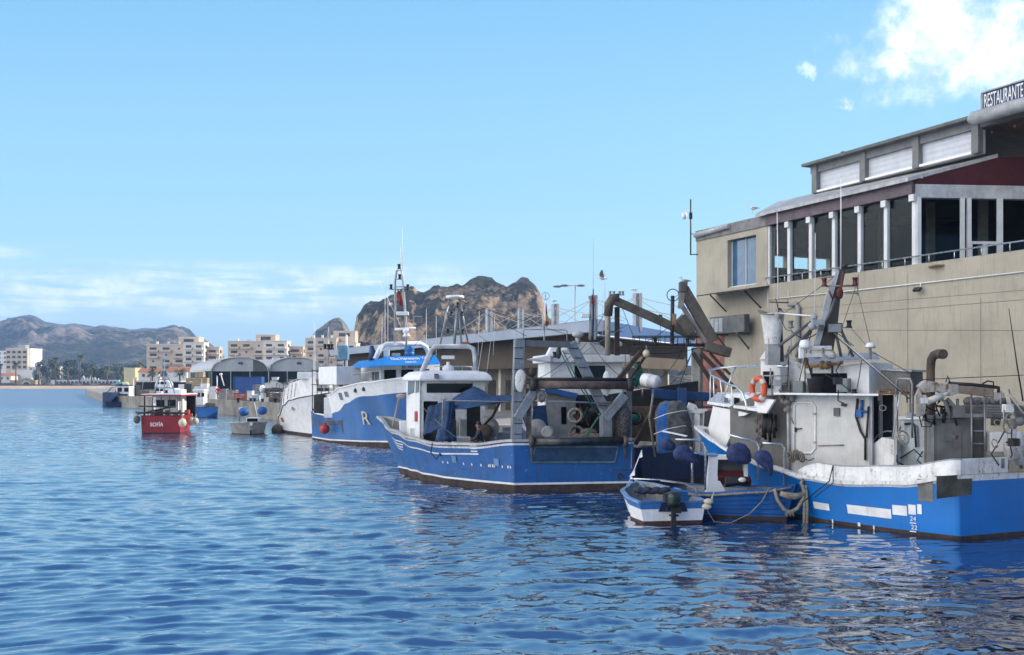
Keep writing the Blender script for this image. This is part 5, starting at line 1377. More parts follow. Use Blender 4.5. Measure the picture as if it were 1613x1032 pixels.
    m = MB(); m.beam(W(1096, 548, 39.3), W(1096, 640, 39.3), .3); m.beam(W(1104, 548, 39.4), W(1104, 640, 39.4), .14); link('support', m, M('stained_column', (.46, .43, .38)), t)
    m = MB(); m.tube([W(1058.5, 542, Dp + .5), W(1059.5, 466, Dp + .5)], .075, 8); link('post', m, DARK, t)
    m = MB(); m.torus(W(1060, 465, Dp + .5), .235, .018, (0, 1, 0)); link('ring_antenna', m, DARK, t)
    m = MB(); m.box(W(1062, 503, Dp + .4), (.16, .06, .44)); link('notice_board', m, WOOD, t)
    for x in (1032, 1083, 1059): nav_lamp(t, x, 538, Dp + .2, .3, .09)
    m = MB(); c = W(1018, 557, Dp); m.ball(c, .14, sc=(1, 1, 1.1)); m.tube([c + V((0, 0, .13)), c + V((0, 0, .32))], .012, 5); link('float', m, M('cream_fender', (.58, .52, .38)), t)
    # deck gear by the stern
    m = MB(); D = 37.4; c0, c1 = W(1014, 598, D), W(1034, 602, D - .35); ax = (c1 - c0).normalized(); L = (c1 - c0).length
    m.lathe(c0, [(.02, -.10), (.16, -.08), (.24, -.02), (.255, .05), (.255, L * .45), (.27, L * .47), (.27, L * .55), (.255, L * .57), (.255, L), (.2, L + .08), (.02, L + .10)], ax, 18); link('raft_canister', m, CLEANW, t)
    m = MB(); m.tube([W(1008, 612, D), W(1045, 614, D)], .03, 5); m.tube([W(1012, 612, D), W(1012, 625, D)], .03, 5); m.tube([W(1038, 612, D), W(1038, 625, D)], .03, 5); link('cradle', m, STEEL, t)
    m = MB(); m.beam(W(1028, 620, 36.4), W(1155, 628, 37.4), .22, .34); link('beam', m, M('deep_blue_beam', (.010, .055, .17), .5, streak=.4, rust=.2), t, bevel=.02)
    m = MB(); m.beam(W(1074, 611, 36.35), W(1074, 640, 36.35), .36, .3); m.beam(W(1028, 640, 36.6), W(1150, 642, 37.2), .06); link('bracket', m, M('deep_blue_beam', (.010, .055, .17)), t)
    m = MB(); m.prism([W(985, 695, 37.6), W(1030, 695, 37.6), W(1030, 640, 37.6), W(985, 640, 37.6)], V((0, .1, 0))); link('brown_screen', m, M('brown_board', (.10, .075, .05), .8, var=.3, streak=.5), t)
    m = MB(); m.prism([W(955, 692, 38.6), W(1100, 700, 38.2), W(1100, 600, 38.2), W(955, 622, 38.6)], V((0, .1, 0))); link('gap_shade_sheet', m, M('gap_shade_black', (.012, .012, .013)), t)  # shade in the gaps behind the gear, put in as a black sheet
    m = MB(); m.beam(W(1000, 700, 36.9), W(1032, 640, 37.2), .16); link('prop', m, M('dark_brown_post', (.06, .042, .034)), t)
    m = MB(); m.tube([W(1029, 620, 36), W(1023, 660, 36.0), W(1032, 720, 36)], .04, 6); link('hanging_rope', m, ROPE, t)
    m = MB(); m.lathe(W(1101, 640, 36.8), [(.16, -.2), (.16, .2)], n=12); link('roller', m, RUSTY, t)
    m = MB(); m.sag(W(990, 552, 39), W(1100, 548, 39), .18, .012, 10, 4); m.sag(W(1094, 545, 39), W(1045, 610, 38), .35, .012, 8, 4); m.tube([W(1088, 560, 39), W(1068, 612, 38)], .02, 4); link('cable', m, BLACK, t)
    m = MB(); m.tube([W(1003, 570, 39), W(1006, 585, 39), W(1001, 604, 39), W(1005, 608, 39)], [.12, .16, .14, .1], 8); link('green_net', m, M('green_net', (.02, .13, .10), .9, var=.4, scale=12, bump=.8), t)
    m = MB(); m.tube([W(949, 640, 38.4), W(968, 640, 38.4), W(972, 690, 38.4)], [.2, .34, .3], 8); link('net_heap', m, NET, t)
    return t


INNER = inner_boat()
rz = random.Random(31)
for k in range(16):                            # gear heaped on the after deck of the crane boat and the worn trawler
    px = rz.uniform(905, 1000); py = rz.uniform(650, 692); D_ = rz.uniform(36.5, 38.2); r_ = rz.uniform(.10, .26); m = MB()
    if k % 3 == 0: m.torus(W(px, py, D_), r_ * 1.2, r_ * .28, (rz.uniform(-.4, .4), -1, rz.uniform(.2, 1)), 18, 7)
    elif k % 3 == 1: m.ball(W(px, py, D_), r_, 12, 8, sc=(1.5, .8, .8))
    else: m.tube([W(px, py, D_), W(px + rz.uniform(-14, 14), py - rz.uniform(6, 30), D_), W(px + rz.uniform(-20, 20), py + 6, D_)], r_ * .22, 6)
    link(['rope_coil', 'net_lump', 'hose'][k % 3], m, [ROPE, NET, BLACK, M('orange_net', (.30, .09, .03), .9, var=.4, scale=14, bump=.8), M('green_net', (.02, .13, .10))][k % 5], INNER)
m = MB()
for a, b, s_ in (((958, 480), (905, 560), .25), ((975, 470), (1010, 556), .1), ((1000, 545), (1096, 470), .3), ((1040, 505), (1040, 545), 0), ((1090, 520), (1030, 600), .4), ((900, 560), (838, 600), .12), ((1060, 470), (1076, 455), .05), ((985, 540), (985, 610), 0), ((930, 540), (990, 600), .2)): m.sag(W(*a, 39.6), W(*b, 39.2), s_, .011, 8, 4)
link('cable', m, BLACK, INNER)

# rubber boat stood on end, wrapped in canvas, behind the small boat
rb = thing('canvas_bundle', 'upright rounded bundle of grey and blue canvas lashed with white rope', 'bundle', W(1062, 720, 34.6))
D = 34.6; m = MB()
prof = [(1034, 1092, 712), (1033, 1092, 690), (1031, 1089, 665), (1032, 1084, 648), (1038, 1080, 637), (1047, 1073, 632.5)]
rings = []
for a, b, y in prof:
    c = W((a + b) / 2, y, D); rx = (b - a) / 2 / F * D; rings.append([c + V((rx * math.cos(th), rx * .62 * math.sin(th), .04 * math.sin(3 * th))) for th in [2 * math.pi * k / 16 for k in range(16)]])
m.loft(rings)
for i in range(5):
    for j in range(16):
        if 9 <= j <= 10: m.m[i * 16 + j] = 1
link('canvas', m, [M('grey_canvas', (.095, .10, .10), .85, var=.4, scale=3.5, bump=.5, bscale=8, dirt=.4), M('blue_canvas', (.012, .085, .30), .8, var=.2, scale=4)], rb)
for y0, y1 in ((660, 646), (684, 670)):
    m = MB(); m.tube([W(1030, y0, D - .35), W(1050, (y0 + y1) / 2 - 1, D - .47), W(1075, y1 + 1, D - .42), W(1090, y1 + 1, D - .1)], .012, 5); link('rope', m, CLEANW, rb)

cb = thing('white_cabinet', 'weathered white open cabinet standing on the stern beside the canvas bundle', 'cabinet', W(1098, 715, 34.8))
m = MB(); D = 34.8
for a, b in (((1083, 715), (1085, 642)), ((1098, 715), (1098, 645)), ((1113, 715), (1112, 648))): m.beam(W(*a, D), W(*b, D), .13, .2)
m.beam(W(1082, 647, D), W(1114, 648, D), .2, .16); m.beam(W(1083, 690, D), W(1114, 690, D), .12); m.prism([W(1083, 715, D + .15), W(1113, 715, D + .15), W(1112, 646, D + .15), W(1085, 646, D + .15)], V((0, .3, 0)))
m.prism([W(1082, 645, D - .1), W(1100, 645, D - .1), W(1097, 638, D - .1), W(1086, 634, D - .1)], V((0, .2, 0)))
link('carcass', m, WHITEW, cb, bevel=.015)

# ------------------------------------------------------------ the worn blue trawler in the middle
def trawler():
    t = thing('trawler', 'worn blue trawler with blue tarpaulin, grey stern gantry and square transom', 'trawler', (-.6, 37, 0))
    S, B = V((2.16, 34.54, 0)), V((-4.57, 41.1, 0))
    h = Hull(S, B, [(0, 1.74), (.15, 1.9), (.35, 2.05), (.55, 2.0), (.72, 1.65), (.87, .95), (.96, .38), (1, .05)], [(0, 1.68), (.2, 1.75), (.45, 1.7), (.65, 1.3), (.82, .65), (.93, .22), (1, .02)],
             [(0, 1.77), (.25, 1.58), (.5, 1.53), (.7, 1.66), (.85, 1.84), (1, 2.30)], 1.5, skew=1.25, flare=1.4)
    h.build(t, [K(-.35), K(.24), K(.31), lambda u: h.z(u) - .16, lambda u: h.z(u) - .09, lambda u: h.z(u)], [BOOT, LTR, BL3, WHITEW], [0, 1, 2, 3, 2], lambda u: .75 + .45 * u, DK, (.16, .09), M('pale_rail', (.42, .42, .40), .6, streak=.3), nu=40)
    zl = lambda u: h.z(u) - .47 + .12 * (1 - u)
    h.band(t, .22, .90, zl, lambda u: zl(u) + .055, 1, LTR, 'stripe', n=24)
    for k in range(3): h.band(t, .82 + .012 * k, .905, lambda u: zl(u) - .12 - .11 * k, lambda u: zl(u) - .07 - .11 * k, 1, LTR, 'stripe', n=6)
    for k in range(3): h.band(t, .225, .265, lambda u: zl(u) + .10 + .10 * k, lambda u: zl(u) + .145 + .10 * k, 1, LTR, 'stripe', n=3)
    for px in (717.5, 783): u = h.find(px, 1, .95); h.band(t, u - .012, u + .018, .86, 1.12, 1, M('pale_blue_plate', (.12, .24, .42), .5), 'anode_plate', .03, 2)
    rr = random.Random(4)
    marks = MB()
    for px in (698, 705, 730, 744, 758, 770, 773, 776, 779, 791, 801, 804):
        u = h.find(px, 1, .85); w_ = .0035; marks.loft([[h.pt(u - w_, 1, .80, .01), h.pt(u + w_, 1, .80, .01)], [h.pt(u - w_, 1, .80 + rr.uniform(.05, .12), .01), h.pt(u + w_, 1, .90, .01)]], closed=False)
    o = link('draught_marks', marks, LTR, t); o['kind'] = 'stuff'
    # transom furniture
    P0, R0 = h.pt(0, 1, 1), h.pt(0, -1, 1); P0.z = R0.z = 0; dt = (R0 - P0).normalized(); TR = Plane(P0, dt); ex = dt; ey = V((-dt.y, dt.x, 0))
    fm = MB(); fr = [(837, 728), (843, 704), (974, 704), (968, 728)]; q = TR.poly(fr, .02)
    for i in range(4): fm.beam(q[i], q[(i + 1) % 4], .06, .05)
    link('hatch_frame', fm, M('grimy_blue_frame', (.10, .15, .16), .6, var=.3, streak=.5), t)
    panel(t, 'hatch', TR, fr, M('grimy_blue', (.012, .05, .11), .55, var=.3, streak=.6, dirt=.5, stain=(.03, .04, .03)), .006, .02)
    m = MB(); m.torus(TR.at(977, 750, .02), .085, .025, TR.n, 18, 6); m.lathe(TR.at(977, 750, .0), [(.08, .005), (.001, .006)], TR.n, 14); link('exhaust_port', m, DARK, t)
    m = MB(); m.tube([TR.at(837, 696, .12), TR.at(984, 694, .12)], .14, 16); link('stern_roller', m, M('worn_roller', (.055, .06, .065), .35, .6, var=.3, streak=.4), t)
    for x in (837, 984): m = MB(); m.tube([TR.at(x - 3, 695, .12), TR.at(x + 3, 695, .12)], .19, 12); m.beam(TR.at(x, 695, .05), TR.at(x, 722, .04), .1, .06); link('roller_bracket', m, RUSTY, t)
    # gantry
    GA = Plane(P0 + ey * .35, dt); g = lambda x, y, k=0: GA.at(x, y, k)
    m = MB(); m.beam(g(812.5, 697), g(818, 535), .30, .36, up=dt); link('gantry_post', m, STEEL, t, bevel=.015)
    for k in range(9): y = 548 + 17 * k; m = MB(); m.beam(g(810, y, .17), g(824, y, .17), .03, .03); link('rung', m, DARK, t)
    m = MB(); m.beam(g(827, 541), g(898, 543), .16, .22); link('crossbeam', m, M('shadow_steel', (.16, .165, .17), .5, .4, streak=.4), t)
    m = MB(); m.beam(g(899, 540, -.25), g(954, 648, -.25), .30, .32, up=dt); link('gantry_brace', m, STEEL, t, bevel=.015)
    for k in range(7): c = g(899 + 55 * (k + .6) / 7.2, 540 + 108 * (k + .6) / 7.2, -.06); m = MB(); m.box(c, (.32, .03, .03), dt); link('rung', m, DARK, t)
    m = MB(); m.beam(g(954, 700), g(954, 645), .40, .36, up=dt); link('gantry_post', m, STEEL, t, bevel=.015)
    m = MB(); m.beam(g(846, 608, .16), g(814, 660, .16), .22, .30, up=dt); link('gantry_strut', m, STEEL, t, bevel=.015)
    m = MB(); m.beam(g(984, 622, .16), g(952, 660, .16), .26, .30, up=dt); link('gantry_strut', m, STEEL, t, bevel=.015)
    m = MB(); m.tube([g(838, 606, .5), g(992, 607, .5)], .145, 14); link('net_roller', m, RUSTY, t)
    m = MB(); m.tube([g(829, 597, .45), g(1000, 598, .45)], .055, 8); m.tube([g(829, 602, .4), g(840, 606, .5)], .05, 6); link('guide_bar', m, BLACK, t)
    for x in (840, 992): m = MB(); m.lathe(g(x, 606, .5) - dt * .12, [(.05, 0), (.22, .02), (.24, .12), (.22, .22), (.05, .24)], dt, 14); link('roller_end', m, DARK, t)
    m = MB(); m.tube([g(838, 631, .2), g(975, 636, .2)], .035, 8); link('low_bar', m, STEEL, t)
    for x in (833, 991): m = MB(); m.beam(g(x, 697, -.2), g(x, 612, -.1), .16, .18); link('timber_post', m, M('grey_timber', (.20, .18, .15), .85, var=.3, bump=.4) if x < 900 else M('shadow_steel', (.16, .165, .17)), t)
    m = MB(); c = g(853, 624, .5); m.ball(c, .2, sc=(.75, .4, 1.15)); m.tube([c + V((0, 0, .2)), c + V((0, 0, .36))], .02, 5); m.torus(c + V((0, -.08, -.02)), .1, .03, (0, 1, 0), 16, 6); link('pulley_block', m, M('dull_block', (.17, .165, .155), .6, rust=.5), t)
    for (x, y, rx, rz, mt) in ((955.5, 604, .16, .44, WHITEW), (838, 587, .13, .18, DARK), (820, 600, .20, .40, WHITEW)):
        m = MB(); c = g(x, y, .2); m.ball(c, 1, 14, 10, sc=(rx, .07, rz)); link('door_plate' if mt == WHITEW else 'sheave', m, mt, t)
    m = MB(); m.lathe(g(846, 676, -.5), [(.02, -.02), (.36, 0), (.36, .05), (.02, .06)], (-.25, -1, 0), 26); m.lathe(g(865, 680, -.5), [(.2, 0), (.22, .3), (.15, .32)], (-.25, -1, 0), 16); link('net_drum', m, M('pale_grey_drum', (.34, .34, .33), .6, streak=.4, rust=.3), t)
    m = MB(); m.tube([g(882, 552, .2), g(900, 590, .3), g(944, 656, .35)], .022, 5); m.tube([g(886, 552, .2), g(906, 592, .3), g(947, 653, .35)], .022, 5); m.tube([g(921, 690, .1), g(946, 652, .3)], .03, 5); link('green_rope', m, ROPEG, t)
    m = MB(); m.ball(g(880, 556, .2), .13, sc=(.7, .5, 1.6)); link('pulley_block', m, DARK, t)
    m = MB(); m.tube([g(868, 593, .0), g(935, 545, -.4), g(990, 510, -2)], .012, 4); link('wire', m, STEEL, t)
    m = MB(); m.sag(g(826, 604, .2), g(850, 600, .4), .12, .03, 8, 6); m.sag(g(822, 618, .2), g(828, 590, .3), .1, .04, 8, 6); link('rope_tangle', m, ROPE, t)
    m = MB(); m.ball(g(930, 690, -.6), .35, sc=(2.2, .8, .5)); m.ball(g(905, 692, -.3), .25, sc=(1.6, .8, .5)); link('net_heap', m, NET, t)
    m = MB(); m.tube([g(975, 640, -.2), g(980, 650, -.2), g(978, 690, -.2)], [.28, .33, .30], 10); link('net_bundle', m, M('grey_net', (.13, .125, .115), .95, var=.4, scale=14, bump=1, bscale=30), t)
    # wheelhouse: after face, side face, roof
    AF = Plane(W(700, 640, 38.6), dt); f = lambda x, y, k=0: AF.at(x, y, k); ad = h.a
    A0 = f(661, 640); Wd = (f(768, 640) - A0).length; zr = f(700, 600).z
    zb = .9
    m = MB()
    def wall(pts, off=0.0): m.prism(AF.poly(pts, off), -AF.n * .08)
    wall([(661, 700), (667, 700), (667, 600), (661, 604)]); wall([(661, 604), (770, 604), (770, 597), (666, 597)]); wall([(667, 632), (757, 632), (757, 619), (667, 619)]); wall([(690, 700), (705, 700), (705, 632), (690, 632)])
    wall([(718, 700), (735, 700), (735, 645), (718, 645)]); wall([(757, 700), (764, 700), (764, 604), (757, 604)]); wall([(667, 619), (672, 619), (672, 604), (667, 604)]); wall([(745, 619), (757, 619), (757, 604), (745, 604)]); wall([(705, 640), (757, 640), (757, 632), (705, 632)])
    link('after_wall', m, WHITEW, t)
    panel(t, 'after_window', AF, [(672, 619), (745, 619), (745, 604), (672, 604)], GLASSD, -.05, .02)
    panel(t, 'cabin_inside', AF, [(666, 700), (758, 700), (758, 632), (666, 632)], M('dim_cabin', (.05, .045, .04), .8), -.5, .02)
    m = MB(); c0 = V((A0.x, A0.y, 0)); sd = V((-.42, .907, 0)) * 1.5
    m.prism([V((c0.x, c0.y, zb)), V((c0.x, c0.y, zr)) , V((c0.x, c0.y, zr)) + sd, V((c0.x, c0.y, zb)) + sd], dt * .08); link('side_wall', m, WHITE, t)
    SW = Plane(c0, sd)
    panel(t, 'side_window', SW, [(642.5, 622), (652, 618), (653, 598), (643.5, 600)], GLASSB, .012, .02); panel(t, 'side_window', SW, [(655, 619), (659.5, 617.5), (659.5, 598), (655.5, 598)], GLASSB, .012, .02)
    panel(t, 'life_sign', SW, [(653.5, 664), (657.5, 664), (657.5, 648), (653.5, 648)], M('red_sign', (.33, .03, .02), .5), .012, .02)
    m = MB(); fw = sd + c0; m.prism([V((fw.x, fw.y, zb)), V((fw.x, fw.y, zr)), V((fw.x, fw.y, zr)) + dt * Wd * .9, V((fw.x, fw.y, zb)) + dt * Wd * .9], sd * .05); link('front_wall', m, WHITE, t)
    m = MB()                                   # roof with a soft crown and overhang aft
    ro = [f(658, 600, .1) + sd * 1.25, f(660, 603, .35), f(776, 601, .45), f(770, 600, .1) + sd * 1.2]
    for q in ro: q.z = zr
    ce = sum(ro, V((0, 0, 0))) / 4
    lv = [(0, 1.0), (.10, 1.0), (.22, .96), (.34, .86), (.40, .6)]
    m.loft([[ce + (q - ce) * k + V((0, 0, z)) for q in ro] for z, k in lv], smooth=False); link('roof', m, WHITE, t, bevel=.05)
    zt = zr + .36
    m = MB(); r0 = lambda x, y, k=-.6: f(x, y, k)
    m.tube([r0(660, 594, -.3), r0(667, 580, -.4), r0(679, 552), r0(685, 546.5), r0(700, 545.5), r0(738, 546), r0(745.5, 549), r0(748, 560), r0(750, 596)], .095, 10); link('roll_bar', m, M('pale_tube', (.52, .53, .54), .4, streak=.2), t)
    m = MB(); c = f(706, 578, -1); m.lathe(c - V((0, 0, .12)), [(.05, -.25), (.08, -.1), (.2, -.08), (.24, .05), (.2, .16), (.07, .2), (.07, .32)]); m.box(c + V((0, 0, .38)), (.52, .14, .14)); link('radar', m, CLEANW, t, bevel=.02)
    flood(t, 687.5, 592.5, 38.1, .16, .16)
    m = MB(); m.tube([f(683, 587, -.9), f(683, 577, -.9), f(728, 577, -.9), f(728, 587, -.9)], .02, 6); m.tube([f(728, 577, -.9), f(744, 578, -.5), f(744, 590, -.5)], .02, 6); link('roof_rail', m, INOX, t)
    # tripod mast with disc antenna
    D = 40.5; m = MB()
    for a, b in (((693, 545), (708, 470)), ((738, 545), (724, 470)), ((715, 548), (720, 486)), ((727, 545), (723, 490))): m.tube([W(*a, D), W(*b, D)], .06 if a[0] == 715 else .035, 6)
    for y in (492, 520): m.tube([W(702 + (505 - y) * .2, y, D), W(732 - (505 - y) * .1, y, D)], .025, 5)
    link('mast', m, STEEL, t)
    m = MB(); m.lathe(W(716.5, 468, D), [(.05, -.1), (.36, -.05), (.38, .0), (.36, .05), (.02, .07)], n=24); link('disc_antenna', m, CLEANW, t)
    for x, y in ((711, 494), (728, 494), (721, 480), (705, 521), (729, 522)): nav_lamp(t, x, y, D - .1, .18, .06)
    m = MB()
    for a, b in (((722, 472), (830, 530)), ((713, 472), (640, 560)), ((696, 545), (646, 600)), ((722, 540), (700, 590)), ((744, 547), (765, 600)), ((725, 545), (747, 575)), ((690, 545), (668, 588)), ((716, 500), (770, 540)), ((725, 474), (950, 545))): m.tube([W(*a, D), W(*b, D - 1.2)], .009, 4)
    link('stay', m, DARK, t)
    for x, y0, y1, dx in ((751, 520, 600, 12), (765, 530, 600, 9), (753, 490, 560, 2), (777, 500, 560, 2), (687, 498, 545, 0)): whip(t, x, y0, y1, 39, .012, dx=dx)
    m = MB(); m.box(W(734, 541, 40.2), (.3, .2, .12)); link('mast_lamp', m, M('orange_lamp', (.35, .10, .03), .5), t, bevel=.02)
    # white deck lockers forward
    for a, b, y0, y1, k in ((628, 660, 663, 690, 1.6), (643, 672, 674, 692, .6)):
        q = f(a, y1, -k); m = MB(); m.box(q + dt * ((b - a) / 2 / F * 39) + V((0, .35, (y1 - y0) / 2 / F * 39)), ((b - a) / F * 39, .8, (y1 - y0) / F * 39), dt); link('locker', m, WHITE, t, bevel=.03)
    # tarpaulin: ridge, hanging sheet, gathered bundles
    Tz = lambda x, y, D: W(x, y, D)
    def sheet(name, rows, n=8, wr=.03, mat=TARP):
        m = MB(); R_ = []
        for i, row in enumerate(rows):
            pts = [V(p) for p in row]; out = []
            for j in range(n + 1):
                u = j / n * (len(pts) - 1); k = min(int(u), len(pts) - 2); p = pts[k].lerp(pts[k + 1], u - k)
                out.append(p + V((0, wr * math.sin(j * 2.1 + i * 1.7), wr * .6 * math.sin(j * 1.3 + i * 2.9))))
            R_.append(out)
        fine = []
        for i in range(len(R_) - 1):
            for k in range(4): fine.append([a.lerp(b, k / 4) - V((0, 0, .05 * math.sin(math.pi * k / 4))) for a, b in zip(R_[i], R_[i + 1])])
        fine.append(R_[-1]); m.loft(fine, closed=False); o = link(name, m, mat, t); s = o.modifiers.new('thick', 'SOLIDIFY'); s.thickness = .012; return o
    sheet('tarpaulin', [[Tz(712, 628, 37.3), Tz(747, 607.5, 37.6), Tz(775, 624, 37.6)], [Tz(716, 645, 36.2), Tz(757, 640, 36.0), Tz(806, 632, 35.9)]])
    sheet('tarpaulin', [[Tz(775, 624, 37.6), Tz(800, 622, 37.4), Tz(828, 625, 36.8)], [Tz(770, 634, 36.0), Tz(806, 632, 35.9), Tz(828, 637, 35.6)]])
    sheet('tarpaulin_flap', [[Tz(674, 641, 37.0), Tz(699, 633, 36.9)], [Tz(669, 665, 36.9), Tz(698, 655, 36.8)], [Tz(666, 687, 36.8), Tz(697, 674, 36.6)]])
    m = MB(); 
    rings = []
    for y, a, b in ((632, 700, 716), (645, 699, 716), (660, 698, 714), (672, 697, 710), (678, 690, 712), (688, 688, 718), (695, 686, 719)):
        c = Tz((a + b) / 2, y, 36.5); rx = (b - a) / 2 / F * 36.5; rings.append([c + V((rx * (1 + .12 * math.sin(5 * th + y)) * math.cos(th), .22 * (1 + .2 * math.sin(7 * th)) * math.sin(th), 0)) for th in [2 * math.pi * k / 20 for k in range(20)]])
    m.loft(rings); link('tarpaulin_bundle', m, TARP, t)
    m = MB(); m.tube([Tz(700, 631, 36.8), Tz(760, 632, 36), Tz(828, 634, 35.5)], .015, 5); m.tube([Tz(698, 629, 36.8), Tz(696, 690, 36.6)], .03, 6); m.tube([Tz(664, 640, 37.5), Tz(701, 676, 36.3), Tz(720, 690, 36)], .01, 4); link('tarpaulin_line', m, ROPE, t)
    m = MB(); m.tube([Tz(618, 673, 39.5), Tz(622, 655, 39.7), Tz(629, 624, 39.8), Tz(640, 622, 39.6)], .035, 6); m.ball(Tz(631, 624, 39.8), .12, sc=(1.5, .6, .8)); link('mooring_line', m, M('pink_rope', (.42, .30, .26), .9, var=.2), t)
    # deck clutter amidships
    m = MB(); m.lathe(f(771, 674, 1.2), [(.02, -.03), (.40, -.02), (.40, .04), (.02, .06)], (-.45, -1, 0), 26); link('winch_disc', m, M('pale_grey_drum', (.34, .34, .33)), t)
    m = MB(); m.lathe(f(764, 680, 1.4), [(.30, 0), (.31, .05), (.05, .07)], (-.3, -1, 0), 20); link('winch_drum', m, RUSTY, t)
    for a, b, y0, y1, mt, k in ((712, 741, 688, 700, WHITE, 1.0), (723, 735, 660, 695, GREYP, .7), (780, 812, 680, 700, GREYP, .6), (790, 822, 672, 690, M('pale_grey_drum', (.34, .34, .33)), .2), (705, 718, 660, 692, DARK, .4), (741, 762, 690, 700, STEEL, 1.3)):
        q = f((a + b) / 2, (y0 + y1) / 2, k); m = MB(); m.box(q, ((b - a) / F * 37, .4, (y1 - y0) / F * 37), dt); link('deck_box', m, mt, t, bevel=.03)
    m = MB(); m.tube([Tz(788, 632, 36), Tz(776, 656, 36.4), Tz(764, 668, 36.8)], .05, 6); link('davit', m, BLACK, t)
    m = MB(); m.tube([Tz(702, 660, 36.4), Tz(708, 652, 36.4), Tz(716, 658, 36.4)], .03, 5); link('hose', m, BLACK, t)
    m = MB(); u = h.find(683, 1, 1.5); a = h.pt(u, 1, 1.55, .05); m.tube([a, a + V((-.05, -.12, -.35)), a + V((.15, -.1, -.62)), a + V((.32, -.05, -.3)), a + V((.38, .05, .1))], .025, 6); m.ball(a + V((.34, -.05, -.42)), .08); link('hanging_hose', m, BLACK, t)
    m = MB()
    for i in range(5): u = .86 + .02 * i; m.tube([h.pt(u, 1, h.z(u), -.1), h.pt(u, 1, 1.3, -.35)], .03, 5)
    link('frame_rib', m, GREYP, t)
    m = MB(); m.tube([g(857, 542), g(858, 474)], .03, 6); m.tube([g(856, 520), g(857, 490)], .045, 6); link('flag_staff', m, M('pale_tube', (.52, .53, .54)), t)
    m = MB(); m.torus(g(859.5, 466.5), .13, .012, (0, 1, 0), 18, 5); m.torus(g(859.5, 466.5), .13, .012, (1, 0, 0), 18, 5); link('radar_reflector', m, GREYP, t)
    m = MB(); m.k = 0; m.add([g(858, 474), g(861, 480), g(862.5, 497), g(859, 492)], [(0, 1, 2, 3)]); m.k = 1; m.add([g(859, 492), g(862.5, 497), g(865, 507), g(860, 505)], [(0, 1, 2, 3)]); m.k = 0; m.add([g(860, 505), g(865, 507), g(862, 516), g(858, 510)], [(0, 1, 2, 3)])
    o = link('flag', m, [M('red_flag', (.30, .03, .03)), M('yellow_flag', (.45, .27, .03), .8)], t); s = o.modifiers.new('thick', 'SOLIDIFY'); s.thickness = .03
    return t, h, f, dt


TRAWL, HT, fT, dT = trawler()

